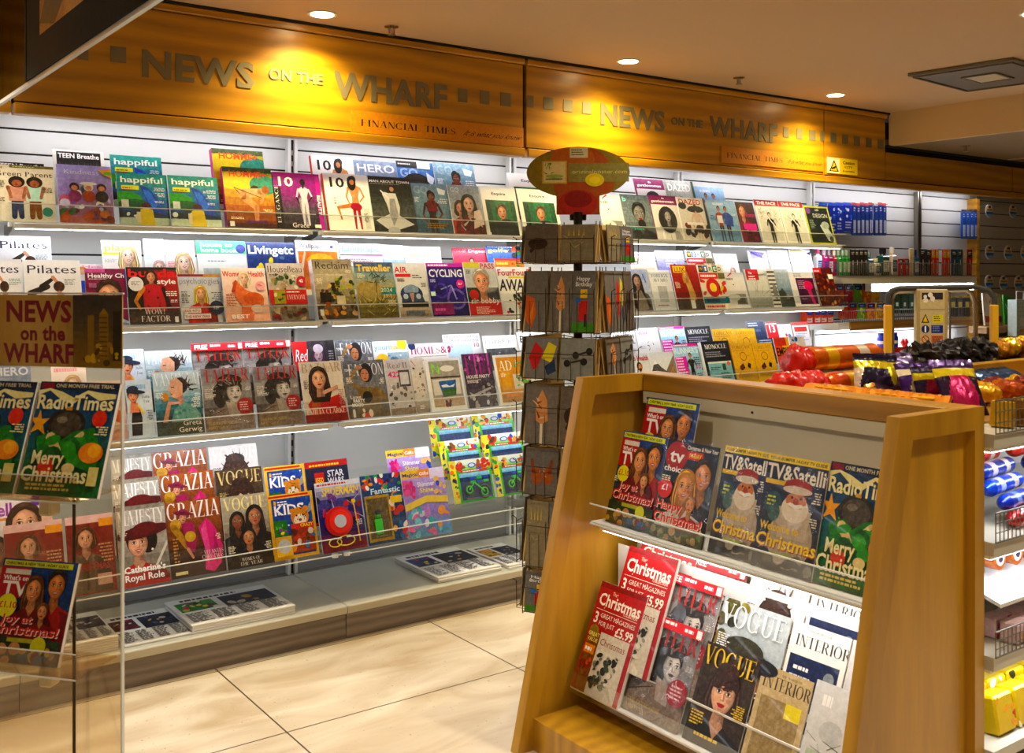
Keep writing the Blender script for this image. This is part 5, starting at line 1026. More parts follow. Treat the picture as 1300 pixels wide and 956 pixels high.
a, e = PY(1050, 199, Yp-.002), PY(1088, 199, Yp-.002); W = e.x-a.x; Hh = 20.5*Yp/ray(1050, 0)[1]/FL
A = Art(W, Hh); A.bg('#e8c83c'); A.rect(.02, .04, .98, .96, '#f0d24a'); A.rect(.02, .04, .4, .96, '#efe8c8'); A.poly([(.05, .12), (.37, .12), (.21, .86)], '#15120c'); A.poly([(.1, .18), (.32, .18), (.21, .7)], '#f0c81c'); A.limb(.15, .3, .26, .42, .04, .03, '#15120c'); A.limb(.26, .42, .22, .3, .03, .02, '#15120c')
A.text('Caution', .5, .64, .2, '#2a2210', w=.4); A.text('CCTV', .56, .4, .14, '#2a2210', w=.26); A.text('in operation', .5, .16, .12, '#2a2210', w=.4)
b = MB().box(-W/2, .0003, 0, W/2, .004, Hh, 'white_metal'); A.onto(b, 'card'); b.build('caution_sign', loc=((a.x+e.x)/2, Yp-.006, a.z-Hh), label='small yellow caution sign with a black triangle on the wooden fascia', category='sign')
st('trim_2', MB().box(FX[0], YFA-.014, CEIL-.012, FX[3]+.03, YFA+.05, CEIL-.001, 'gap').box(FX[3], YFA-.014, LOW-.008, 9.2, YFA+.05, LOW+.002, 'gap'))
# cornice strip lights behind the fascia
for k in range(8):
    x0, x1 = XB[k]+.04, XB[k]+1.19
    if x1 > XPOST: x1 = XPOST
    if x1-x0 < .2: continue
    h = MB().box(x0, YFA+.051, ZB+.03, x1, YFA+.11, ZB+.05, 'white_metal').build('strip_light', label='slim white strip light tucked behind the wooden fascia, washing the slatted wall', category='light', group='strip lights behind the fascia')
    MB().box(x0+.01, YFA+.065, ZB+.018, x1-.01, YFA+.105, ZB+.03, 'led_top').build('diffuser', h)

# ---------------------------------------------------------------- acrylic shelves
ROWS = [dict(Y=4.10, z=1.70, dz=.072, nt=2), dict(Y=4.00, z=1.31, dz=.105, nt=3), dict(Y=3.90, z=.886, dz=.088, nt=3), dict(Y=3.85, z=.35, dz=.10, nt=4)]
RN = ['top', 'second', 'third', 'bottom']
BAYN = ['first bay out beyond the sign board', 'second bay beyond the sign board', 'bay beside the acrylic leaflet rack', 'bay with the fashion and house covers', 'bay behind the card spinner', 'bay before the toiletries']
TILT = radians(17)
for r, R in enumerate(ROWS):
    for k in range(0, 6):
        x0, x1 = XB[k]+.012, XB[k+1]-.012
        if k == 5: x1 = 5.62 if r == 0 else 5.50
        Y, z = R['Y'], R['z']
        t = empty('magazine_shelf', ((x0+x1)/2, Y, z), label='clear acrylic %s magazine shelf, %s' % (RN[r], BAYN[k]), category='shelf', group='acrylic magazine shelves')
        w = (x1-x0)/2
        MB().box(-w, 0, -.004, w, YB-.04-Y, 0, 'acrylic').build('tray', t)
        lip = MB().box(-w, -.004, -.004, w, 0, .066, 'acrylic').build('lip', t)
        MB().box(-w, -.0045, .064, w, .0005, .0675, 'acrylic_edge').box(-w, -.0045, -.006, w, .0005, -.002, 'acrylic_edge').build('lip_edge', lip)
        for i in range(1, R['nt']):
            MB().box(-w, .052*i, .0, w, .055*i, R['dz']*i-.003, 'acrylic').box(-w, .052*i, R['dz']*i-.003, w, .052*i+.055, R['dz']*i, 'acrylic').build('step', t)
        for s in (-1, 1):
            MB().prism([(YB-.04-Y, -.0045), (YB-.04-Y, -.05), (YB-.1-Y, -.05), (.06, -.012), (.06, -.0045)], s*(w-.03)-.002, s*(w-.03)+.002, 'x', 'steel').build('bracket', t)
            MB().cyl((s*(w-.015), .03, -.0045), (s*(w-.015), .03, -.02), .014, 'acrylic_edge', n=10).build('knob', t)
        if r < 3:
            hb = MB().rbox(-w+.02, .012, -.026, w-.02, .05, -.0045, .003, 'white_metal').build('light_bar', t)
            MB().box(-w+.03, .02, -.0275, w-.03, .046, -.026, 'led').build('diffuser', hb)
# plinth
for k in range(0, 7):
    x0, x1 = XB[k]+.002, XB[k+1]-.002 if k < 6 else XPOST
    d = empty('base_deck', ((x0+x1)/2, 3.82, 0), label='pale base deck with kick board, '+(BAYN+['toiletries bay'])[k], category='plinth', group='base decks along the wall shelving')
    w = (x1-x0)/2
    MB().rbox(-w, 0, .112, w, .54, .14, .004, 'deck_metal').build('deck_top', d)
    MB().box(-w, -.003, .108, w, .004, .134, 'deck_edge').build('front_edge', d)
    MB().box(-w, .012, 0, w, .03, .112, 'kick_wood').build('kick_board', d)
b = MB()
st('shade_strip', MB().box(-4, YB-.006, .141, 9.5, YB-.0005, .34, 'grey_panel'))  # added grey strip standing for shade at the foot of the back panel

# ---------------------------------------------------------------- magazines
ORD = {}
_L, _Rr = (.05, .66, .2, 6, 'l'), (.95, .5, .22, 7, 'r')
BLURB = {'happiful': ('#dfeef5', [(.93, .62, .2, 4, 'r')]), 'homme': ('#fbe8b0', [(.95, .3, .25, 3, 'r'), (.08, .16, .3, 2, 'l')]), 'vanity': ('#e8eee8', [(.96, .56, .2, 8, 'r'), (.04, .66, .16, 5, 'l')]), 'grazia': ('#f0dcc0', [(.95, .5, .1, 4, 'r')]), 'majesty': ('#f4f0e8', [(.04, .7, .2, 4, 'l')]),
 'voguethree': ('#e0d8c0', [(.04, .3, .16, 5, 'l'), (.96, .3, .16, 5, 'r')]), 'voguewhite': ('#55555a', [_L, _Rr]), 'voguebrown': ('#d8c48c', [_L]), 'voguegold': ('#e8c83c', [_Rr]), 'voguehat': ('#f4f6f8', [_L, (.95, .26, .22, 5, 'r')]), 'fashion': ('#f0ecea', [(.04, .7, .16, 5, 'l'), (.96, .66, .14, 5, 'r')]), 'bazaar': ('#5c4c40', [(.05, .68, .12, 7, 'l')]),
 'bobby': ('#3c404c', [(.05, .84, .18, 4, 'l')]), 'cycling': ('#e4e0ff', [(.05, .68, .18, 3, 'l')]), 'car': ('#444850', [(.05, .7, .3, 3, 'l'), (.95, .62, .2, 4, 'r')]), 'traveller': ('#f4ecc8', [(.05, .78, .2, 4, 'l'), (.95, .3, .24, 5, 'r')]), 'reclaim': ('#f0e8d4', [(.05, .66, .18, 5, 'l'), (.95, .8, .2, 3, 'r')]), 'lux': ('#f4e0c8', [(.05, .6, .2, 7, 'l')]),
 'radio': ('#ece4b4', [(.97, .6, .16, 4, 'r')]), 'satellite': ('#e8e4d0', [(.96, .72, .14, 5, 'r'), (.95, .5, .12, 4, 'r')]), 'tvchoice': ('#f4f0e0', [(.05, .62, .22, 3, 'l')]), 'joytv': ('#fff4c8', [(.04, .49, .1, 3, 'l')]), 'house': ('#4c1c20', [(.05, .79, .3, 2, 'l')]), 'tenwhite': ('#333333', [(.9, .3, .1, 8, 'r')]), 'gqteal': ('#f0f4f6', [(.05, .7, .16, 5, 'l')]), 'tatler': ('#e8e4dc', [(.04, .6, .2, 4, 'l'), (.96, .66, .12, 3, 'r')]), 'purplehouse': ('#f0e8ee', [(.06, .5, .5, 3, 'l')]), 'adyellow': ('#fff8e8', [(.14, .62, .2, 4, 'l')]), 'spider': ('#e8e8f8', [(.95, .4, .16, 4, 'r')])}
def magazine(key, loc, w, h, tilt, yaw, label, cat='magazine', group=None, thick=.004, spine='#e8e6e0', wrap=False, seed=1, twist=0, gift=None):
    A = Art(w, h, seed)
    CV[key](A)
    if key in BLURB:
        for (x, y, ww, n_, al_) in BLURB[key][1]: A.lines(x, y, ww, n_, BLURB[key][0], .011, 1.9, al_)
    b = MB()
    b.face([(-w/2, 0, 0), (w/2, 0, 0), (w/2, 0, h), (-w/2, 0, h)], 'print', '#dddddd')
    b.face([(-w/2, thick, 0), (-w/2, thick, h), (w/2, thick, h), (w/2, thick, 0)], 'print', '#cfcac4')
    b.face([(-w/2, 0, 0), (-w/2, 0, h), (-w/2, thick, h), (-w/2, thick, 0)], 'print', spine)
    A.onto(b, 'print')
    o = b.build('magazine', loc=loc, rot=(-tilt, twist, yaw), label=label, category=cat)
    if group: o['group'] = group
    e = .0006
    MB().box(-w/2+e, e, e, w/2-e*2, thick-e, h-e*2, 'paper').build('page_block', o)
    if wrap:
        p = MB(); N, Mn = 10, 12; rr = random.Random(seed*7+3)
        def P(i, j):
            x = -w/2-.004+(w+.008)*i/N; z = -.002+(h+.01)*j/Mn
            return (x, -.005-.0022*noise.noise(V((x*22, z*16, seed*3.1)))-.002*(rr.random()), z)
        g = [[P(i, j) for j in range(Mn+1)] for i in range(N+1)]
        for i in range(N):
            for j in range(Mn): p.face([g[i][j], g[i+1][j], g[i+1][j+1], g[i][j+1]], 'wrap', sm=False)
        p.build('plastic_wrap', o)
    if gift: gift(o, w, h)
    return o
def wm(row, tier, xl, xr, yt, key, label, group=None, **k):
    R = ROWS[row-1]
    n = ORD.get((row, tier), 0); ORD[(row, tier)] = n+1
    dy = -.0055*(n % 2)
    Yt = R['Y']+.118+.055*tier+dy
    a, e = PY(xl, yt, Yt), PY(xr, yt, Yt)
    w = min(e.x-a.x, .30); zb = R['z']+R['dz']*tier+.0015
    h = max(.12, (a.z-zb)/cos(TILT))
    tl = TILT+random.uniform(-.01, .01)
    return magazine(key, ((a.x+e.x)/2, Yt-h*sin(tl), zb), w, h, tl, random.uniform(-.012, .012), label, group=group, seed=n+row*31+tier*7, **k)
def toy(kind):
    def f(o, w, h):
        if kind == 'watch':
            b = MB().cyl((-w*.08, -.012, h*.42), (-w*.08, 0, h*.42), w*.3, 'pack', '#c81c1c', n=24).cyl((-w*.08, -.02, h*.42), (-w*.08, -.012, h*.42), w*.24, 'pack', '#e0342c', n=24).cyl((-w*.08, -.023, h*.42), (-w*.08, -.02, h*.42), w*.13, 'pack', '#b8c0d0', n=20)
            b.build('toy_disc', o)
            MB().tube([(w*.3, -.006, h*.66), (w*.32, -.008, h*.4), (w*.34, -.006, h*.1)], .0025, 'pack', '#e8b81c').tube([(w*(.02+.2*cos(t/12*6.28)), -.008, h*(.14+.07*sin(t/12*6.28))) for t in range(13)], .0025, 'pack', '#e8d81c').tube([(w*(-.22+.14*cos(t/12*6.28)), -.008, h*(.13+.06*sin(t/12*6.28))) for t in range(13)], .0025, 'pack', '#e8d81c').cyl((w*.3, -.01, h*.68), (w*.3, -.002, h*.68), .009, 'pack', '#e8c81c').build('toy_cord', o)
        if kind == 'figure':
            MB().rbox(-w*.36, -.02, h*.1, -w*.02, -.002, h*.58, .006, 'acrylic').build('blister', o)
            MB().rbox(-w*.3, -.014, h*.14, -w*.12, -.003, h*.36, .004, 'pack', '#3cc83c').rbox(-w*.27, -.014, h*.37, -w*.14, -.003, h*.42, .003, 'pack', '#2ca82c').cyl((-w*.2, -.014, h*.46), (-w*.2, -.003, h*.46), w*.05, 'pack', '#2c2c30').build('toy_figure', o)
        if kind == 'bike':
            MB().rbox(-w*.28, -.024, h*.05, w*.44, -.002, h*.62, .008, 'acrylic').build('blister', o)
            b = MB()
            for cx, cz, r in ((-w*.12, h*.28, w*.12), (w*.24, h*.2, w*.13)):
                b.tube([(cx+r*cos(t/14*6.283), -.01, cz+r*sin(t/14*6.283)) for t in range(15)], .004, 'pack', '#1c2c3c', n=6)
                b.tube([(cx+r*.6*cos(t/10*6.283), -.01, cz+r*.6*sin(t/10*6.283)) for t in range(11)], .003, 'pack', '#4ce03c', n=6)
            b.tube([(-w*.12, -.01, h*.28), (w*.02, -.01, h*.44), (w*.24, -.01, h*.2)], .004, 'pack', '#4ce03c', n=6)
            b.build('toy_wheels', o)
            b = MB()
            for i in range(3):
                for j in range(2): b.rbox(-w*.08+w*.16*i, -.014, h*.42+h*.08*j, w*.05+w*.16*i, -.003, h*.48+h*.08*j, .002, 'pack', '#2454c8' if (i+j) % 2 else '#3ccc5c')
            b.build('toy_bricks', o)
    return f
def price_band(o, w, h, z0=.0):
    A = Art(w*1.05, .03); A.bg('#dc2434'); A.text('FREE', .06, .2, .6, '#fff', w=.25); A.lines(.36, .5, .3, 1, '#fff', .3); A.text('£28', .7, .25, .55, '#fff', w=.18); A.rect(.9, .1, .98, .9, '#f4f4f4')
    b = MB(); A.onto(b, 'print', y=-.009, z0=h-.012); b.box(-w*.52, -.0088, h-.012, w*.52, -.0078, h+.018, 'print', '#c81c2c'); b.build('banner_strip', o)
G1, G2, G3, G4 = 'magazines on the top wall shelf', 'magazines on the second wall shelf', 'magazines on the third wall shelf', 'magazines on the bottom wall shelf'
# top shelf, rear then front
wm(1, 1, -8, 60, 203, 'teen', 'dark cover mostly hidden behind the cream parenting magazine, top wall shelf', G1)
wm(1, 1, 66, 131, 189, 'teen', 'black magazine with white headline behind the wrapped lilac one, top wall shelf', G1)
wm(1, 1, 139, 204, 196, 'happiful', 'green and blue umbrella magazine, single raised copy behind the other two', G1)
wm(1, 1, 268, 333, 188, 'homme', 'yellow and green cover with orange headline, raised copy at the back', G1, thick=.03, spine='#c84c8c')
wm(1, 1, 394, 447, 197, 'tenwhite', 'white numbered cover with a dark-haired woman, raised copy at the back', G1, thick=.02, spine='#d02a22')
wm(1, 1, 448, 502, 203, 'hero', 'blue-grey cover with huge pale letters behind the black monochrome one', G1)
wm(1, 1, 502, 549, 204, 'gqblue', 'blue cover with a big dark afro behind the black monochrome one', G1)
wm(1, 1, 549, 600, 206, 'gqteal', 'teal-blue cover with a standing person, raised copy with black label', G1)
wm(1, 1, 643, 697, 219, 'esquire', 'white-bordered portrait cover, raised copy behind the other two by the card spinner', G1)
wm(1, 1, 803, 841, 226, 'gentle', 'purple-banded cover, raised copy behind its twin', G1)
wm(1, 1, 842, 878, 228, 'dazedgreen', 'green-edged cover with white headline standing raised at the back', G1)
wm(1, 1, 878, 917, 236, 'bluemen', 'pale blue cover with two men, raised copy behind its twin', G1)
wm(1, 0, -8, 67, 208, 'parent', 'cream magazine with two children on its cover, top wall shelf', G1)
wm(1, 0, 71, 140, 208, 'lilac', 'lilac illustrated magazine sealed in clear plastic, top wall shelf', G1, wrap=True)
wm(1, 0, 147, 211, 219, 'happiful', 'green and blue umbrella magazine standing in front, beside the wrapped lilac one', G1)
wm(1, 0, 212, 275, 222, 'happiful', 'green and blue umbrella magazine standing in front, beside the thick orange-titled one', G1)
wm(1, 0, 281, 343, 211, 'homme', 'thick yellow magazine with orange headline and crouching figure, front copy', G1, thick=.03, spine='#c84c8c')
wm(1, 0, 345, 404, 218, 'tenpurple', 'purple numbered magazine with a man in a white vest', G1, thick=.012, spine='#1c1a20')
wm(1, 0, 409, 465, 219, 'tenwhite', 'white numbered cover with a woman in red shorts, front copy with red spine', G1, thick=.022, spine='#d02a22')
wm(1, 0, 466, 520, 223, 'about', 'black monochrome cover with a figure in a flowing white gown', G1, wrap=True)
wm(1, 0, 520, 566, 232, 'gqteal', 'teal-blue cover with a person in a dark red jacket, front copy in plastic', G1, wrap=True)
wm(1, 0, 567, 607, 234, 'couple', 'grey cover with a dark-haired couple close together', G1, wrap=True)
wm(1, 0, 608, 653, 236, 'esquire', 'white-bordered green portrait cover next to the dark-haired couple cover', G1)
wm(1, 0, 655, 704, 239, 'esquire', 'white-bordered green portrait cover half behind the card spinner sign', G1)
wm(1, 0, 757, 786, 246, 'whiteart', 'pale cover showing beside the stem of the card spinner sign', G1)
wm(1, 0, 786, 822, 246, 'grey_man', 'dark grey portrait cover of a shouting man beside the card spinner', G1)
wm(1, 0, 821, 857, 247, 'gentle', 'purple-banded cover with a long-haired woman, front copy', G1)
wm(1, 0, 858, 893, 250, 'dazed', 'pale cover with red headline and a wide black hat', G1, thick=.01)
wm(1, 0, 895, 931, 253, 'bluemen', 'pale blue cover with two young men standing, front copy', G1)
wm(1, 0, 932, 955, 256, 'pinkdark', 'dark plum cover with bright pink lettering on the top wall shelf', G1)
wm(1, 0, 956, 986, 253, 'face', 'red-topped grey sketch cover next to the plum cover', G1)
wm(1, 0, 987, 1017, 255, 'face', 'red-topped grey sketch cover next to the yellow-bordered one', G1)
wm(1, 0, 1019, 1050, 261, 'design', 'dark green cover with a bright yellow border at the shelf end', G1, wrap=True)
# second shelf; palest rear covers carry the shelf light's wash-out in their colours
wm(2, 1, -5, 64, 299, 'pilates', 'white exercise magazine, raised copy behind the two front ones', G2)
wm(2, 1, 128, 178, 305, 'planwoman', 'pale cover with yellow title and a blonde woman in blue, raised', G2)
wm(2, 1, 181, 207, 303, 'mint', 'washed-out pale green cover, raised, next to the yellow-titled one', G2)
wm(2, 1, 208, 246, 305, 'pinktitle', 'washed-out pink-titled cover with a woman in orange, raised', G2)
wm(2, 1, 248, 310, 305, 'greentitle', 'green-banded house magazine raised at the back', G2)
wm(2, 1, 311, 373, 307, 'livingetc', 'dark blue house magazine with large white title, raised at the back', G2)
wm(2, 1, 374, 428, 305, 'wallpaper', 'white and orange design magazine raised at the back', G2)
wm(2, 1, 430, 483, 309, 'landscape', 'white cover with turquoise title and pink rule, raised', G2)
wm(2, 1, 484, 511, 311, 'whiteblue', 'very pale blue cover, raised, next to the turquoise title', G2)
wm(2, 1, 512, 558, 313, 'palepink', 'cream cover with a pink top line, raised', G2)
wm(2, 2, 573, 619, 320, 'golf', 'pink-red golf magazine at the back of the second wall shelf', G2)
wm(2, 2, 616, 660, 312, 'golfer', 'blue golf magazine with yellow title at the back of the second wall shelf', G2)
wm(2, 1, 627, 664, 328, 'orangetv', 'orange and red cover peeking over the football magazine', G2)
wm(2, 1, 797, 830, 320, 'palepink', 'washed-out cream cover beside the card spinner, raised', G2)
wm(2, 1, 831, 866, 318, 'lavender', 'lavender-blue cover raised behind the red one', G2)
wm(2, 1, 869, 902, 318, 'wired', 'multicoloured block-letter cover, raised copy', G2)
wm(2, 1, 905, 934, 322, 'mint', 'pale cover raised behind the white red-cornered one', G2)
wm(2, 2, 948, 972, 318, 'violet', 'white cover with violet stripes raised at the back', G2)
wm(2, 2, 973, 999, 317, 'outdoor', 'pale outdoor magazine with grey title at the back', G2)
wm(2, 2, 1000, 1027, 315, 'yellowline', 'white cover with a yellow title at the back near the shelf end', G2)
wm(2, 0, -32, 27, 329, 'pilates', 'white exercise magazine in front, cut by the edge of the view', G2)
wm(2, 0, 29, 101, 330, 'pilates', 'white exercise magazine in front, above the shop sign board', G2)
wm(2, 1, 98, 150, 335, 'edge_woman', 'pale health magazine edge showing behind the maroon one', G2)
wm(2, 0, 107, 158, 341, 'healthy', 'maroon food magazine with a smiling woman above the shop sign board', G2)
wm(2, 0, 159, 223, 339, 'burda', 'black and red sewing magazine with a woman in a red dress', G2)
wm(2, 0, 225, 279, 348, 'psych', 'lilac-grey magazine with a blonde woman in a red jumper', G2)
wm(2, 0, 280, 336, 340, 'wh', 'peach magazine with a blonde woman in a ruffled orange dress', G2)
wm(2, 0, 337, 384, 334, 'house', 'house magazine with a red sale band and houseplants', G2)
wm(2, 0, 395, 445, 329, 'reclaim', 'thick olive craft magazine with autumn flowers', G2, thick=.035, spine='#eeeeee')
wm(2, 0, 448, 497, 333, 'traveller', 'olive beach travel magazine with a yellow title', G2)
wm(2, 0, 499, 538, 334, 'car', 'pale magazine with a vintage blue car', G2)
wm(2, 0, 540, 586, 334, 'cycling', 'deep blue and violet cycling magazine', G2)
wm(2, 0, 587, 627, 333, 'bobby', 'football cover with a smiling grey-haired man and red base', G2)
wm(2, 0, 629, 675, 339, 'four', 'white football magazine with red title beside the card spinner', G2)
wm(2, 0, 795, 821, 342, 'asketch', 'pale blue cover with a painted dark-haired woman', G2)
wm(2, 0, 822, 849, 343, 'foreign', 'pale grey politics journal with small capitals', G2)
wm(2, 0, 850, 883, 336, 'lux', 'red magazine with a dancer in gold', G2)
wm(2, 0, 884, 916, 336, 'wired', 'multicoloured block-letter cover with a red ring, front copy', G2)
wm(2, 0, 917, 943, 346, 'whiteart', 'white cover with a red ribbon stroke', G2)
wm(2, 0, 944, 971, 342, 'eight', 'white cover with a red square corner', G2)
wm(2, 0, 972, 981, 341, 'stripes', 'narrow black and white striped cover edge', G2)
wm(2, 0, 982, 999, 342, 'cereal', 'misty blue-grey travel journal', G2)
wm(2, 0, 1000, 1030, 345, 'purplebox', 'thick white box-bound journal with a purple panel', G2, thick=.03, spine='#f0eef4')
wm(2, 0, 1031, 1055, 340, 'economy', 'dark red news weekly with a crowd scene at the shelf end', G2)
# third shelf
wm(3, 1, -12, 38, 463, 'hero', 'grey cover edge below the shop sign board', G3)
wm(3, 1, 64, 108, 463, 'pinktitle', 'pale pink beauty cover below the shop sign board', G3)
wm(3, 1, 152, 182, 444, 'julia', 'pale blue style magazine, raised copy', G3)
wm(3, 1, 183, 242, 446, 'vanity', 'teal cover of a woman in profile, raised copy', G3)
t1 = wm(3, 1, 243, 306, 443, 'tatler', 'wrapped grey portrait magazine with red vertical title, raised copy over the teal neighbour', G3, wrap=True, gift=price_band)
t2 = wm(3, 1, 308, 367, 440, 'tatler', 'wrapped grey portrait magazine with red vertical title, raised copy touching the red corner cover', G3, wrap=True, gift=price_band)
wm(3, 1, 370, 423, 434, 'redmag', 'cover with a red corner block and a woman in a white hat, raised', G3)
wm(3, 1, 424, 471, 432, 'fashion', 'grey cover of a veiled woman in gold, raised copy', G3)
wm(3, 1, 472, 516, 434, 'yourhome', 'pale blue home magazine with yellow spots, raised', G3)
wm(3, 1, 517, 567, 437, 'homesand', 'white home magazine with a thin pink title, raised', G3)
wm(3, 2, 561, 608, 425, 'renovating', 'white home-building magazine with black two-line title, raised highest', G3)
wm(3, 1, 612, 654, 427, 'interiorsw', 'white interiors magazine with thin grey capitals, raised', G3)
wm(3, 1, 656, 690, 422, 'build', 'white building magazine half behind the card spinner, raised', G3)
wm(3, 1, 775, 805, 422, 'manual', 'white health manual beside the card spinner, raised', G3)
wm(3, 1, 806, 834, 417, 'palesport', 'very pale sports cover raised behind the mountain one', G3)
wm(3, 1, 836, 867, 415, 'runner', 'blue and pink running magazine, raised copy', G3)
wm(3, 1, 868, 901, 415, 'monocle', 'black cover with white serif title, raised copy', G3)
wm(3, 1, 903, 930, 418, 'forecast', 'yellow almanac, raised copy behind the black cover side', G3)
wm(3, 1, 931, 957, 418, 'forecast', 'yellow almanac, raised copy under the dark blue cover', G3)
wm(3, 2, 947, 969, 408, 'darkblue', 'dark blue cover standing highest behind the yellow almanacs', G3)
wm(3, 2, 971, 985, 409, 'thirteen', 'small red cover with a big white number', G3)
wm(3, 2, 986, 1003, 412, 'palered', 'pale busy puzzle cover at the back', G3)
wm(3, 2, 1004, 1024, 409, 'redtop', 'red-topped puzzle cover at the back by the shelf end', G3)
wm(3, 0, 100, 157, 486, 'wh', 'peach cover seen through the acrylic rack edge', G3)
wm(3, 0, 159, 191, 483, 'julia', 'pale blue style magazine with a person in a cap and yellow gloves', G3)
wm(3, 0, 193, 252, 473, 'vanity', 'teal cover of a woman in profile with windswept hair, front copy', G3)
wm(3, 0, 254, 316, 469, 'tatler', 'wrapped grey portrait magazine with red round sticker, front copy by the teal cover', G3, wrap=True)
wm(3, 0, 320, 376, 466, 'tatler', 'wrapped grey portrait magazine with red round sticker, front copy by the woman in red', G3, wrap=True)
wm(3, 0, 379, 432, 460, 'bazaar', 'pale cover of a brown-haired woman in a red dress', G3)
wm(3, 0, 434, 486, 459, 'fashion', 'grey cover of a veiled woman in gold, front copy', G3)
wm(3, 0, 487, 518, 457, 'tvpound', 'grey home magazine with a bright pink number', G3)
wm(3, 0, 519, 536, 455, 'interior', 'narrow strip of a beige interiors cover', G3)
wm(3, 0, 538, 583, 456, 'greenn', 'white-bordered interiors cover with a green letter and blue painting', G3)
wm(3, 0, 585, 622, 450, 'purplehouse', 'purple and grey party house cover', G3)
wm(3, 0, 625, 667, 451, 'adyellow', 'white-bordered cover with mustard curtain and white flowers', G3)
wm(3, 0, 792, 822, 450, 'menshealth', 'fitness magazine with a bare-chested man and red title', G3)
wm(3, 0, 823, 853, 448, 'mountain', 'rocky mountain ridge cover', G3)
wm(3, 0, 853, 884, 437, 'runner', 'blue and pink running magazine with a figure in black, front copy', G3)
wm(3, 0, 889, 924, 434, 'monocle', 'thick black cover with white serif title, front copy', G3, thick=.025, spine='#e8e8e8')
wm(3, 0, 926, 953, 436, 'forecast', 'yellow almanac in front, touching the thick black cover', G3, thick=.012, spine='#c89614')
wm(3, 0, 954, 979, 436, 'forecast', 'yellow almanac in front, touching the orange film cover side', G3, thick=.012, spine='#c89614')
wm(3, 1, 962, 983, 430, 'darkblue', 'dark cover spine behind the front yellow almanacs', G3)
wm(3, 0, 981, 1000, 429, 'emp', 'orange film magazine with black title', G3)
wm(3, 0, 1001, 1020, 428, 'comic', 'multicoloured comic at the end of the third wall shelf', G3)
# bottom shelf
wm(4, 2, 140, 191, 580, 'majesty', 'royal magazine with a woman in a dark red hat, rear copy of three', G4)
wm(4, 2, 192, 261, 575, 'grazia', 'brown fashion cover with pink coats, rear copy of three', G4)
wm(4, 2, 264, 325, 568, 'voguewhite', 'pale fashion cover with a tousled brown fringe, raised highest', G4)
wm(4, 1, 141, 201, 611, 'majesty', 'royal magazine with a woman in a dark red hat, middle copy of three', G4)
wm(4, 1, 202, 270, 604, 'grazia', 'brown fashion cover with pink coats, middle copy of three', G4)
wm(4, 1, 272, 331, 598, 'voguebrown', 'brown fashion cover with gold title, behind the three women cover', G4)
wm(4, 1, 334, 385, 594, 'kids', 'yellow-bordered tiger magazine for children, raised copy', G4)
wm(4, 1, 386, 440, 588, 'redkit', 'dark blue and red space comic raised behind the red disc one', G4)
wm(4, 1, 489, 544, 573, 'genie', 'purple and pink girls comic, raised copy', G4)
wm(4, 3, 543, 596, 533, 'rescue', 'green boxed toy comic, rear of the stack by the girls comic', G4)
wm(4, 3, 598, 649, 527, 'rescue', 'green boxed toy comic, rear of the stack by the card spinner', G4)
wm(4, 2, 556, 607, 561, 'rescue', 'green boxed toy comic, second from the back beside the girls comic', G4)
wm(4, 2, 610, 661, 553, 'rescue', 'green boxed toy comic, second from the back beside the card spinner', G4)
wm(4, 0, -42, -12, 636, 'redxmas', 'brown cover by the edge of the view on the bottom shelf', G4)
wm(4, 1, -14, 64, 631, 'hello', 'celebrity magazine with a brown-haired woman seen through the acrylic rack', G4)
wm(4, 0, 82, 142, 658, 'redxmas', 'red and brown Christmas cover seen through the acrylic rack', G4)
wm(4, 0, 4, 78, 668, 'redxmas', 'orange-brown Christmas cover behind the lower acrylic pocket', G4)
wm(4, 0, 146, 208, 645, 'majesty', 'royal magazine with a woman in a dark red hat, front copy of three', G4)
wm(4, 0, 209, 278, 639, 'grazia', 'brown fashion cover with pink coats, front copy of three', G4)
wm(4, 0, 280, 338, 632, 'voguethree', 'fashion cover with three dark-haired women', G4)
wm(4, 0, 339, 396, 630, 'kids', 'yellow-bordered tiger magazine for children, front copy', G4)
wm(4, 0, 399, 455, 614, 'spider', 'superhero comic with a red disc toy and yellow cord', G4, gift=toy('watch'))
wm(4, 0, 456, 507, 605, 'fantastic', 'action comic with a green toy figure in a clear blister', G4, gift=toy('figure'))
wm(4, 0, 508, 562, 599, 'genie', 'purple and pink girls comic in plastic, front copy', G4, wrap=True)
wm(4, 1, 569, 620, 586, 'rescue', 'green boxed toy comic with bicycle toy, front of the stack by the girls comic', G4, gift=toy('bike'))
wm(4, 1, 624, 671, 580, 'rescue', 'green boxed toy comic with bicycle toy, front of the stack by the card spinner', G4, gift=toy('bike'))

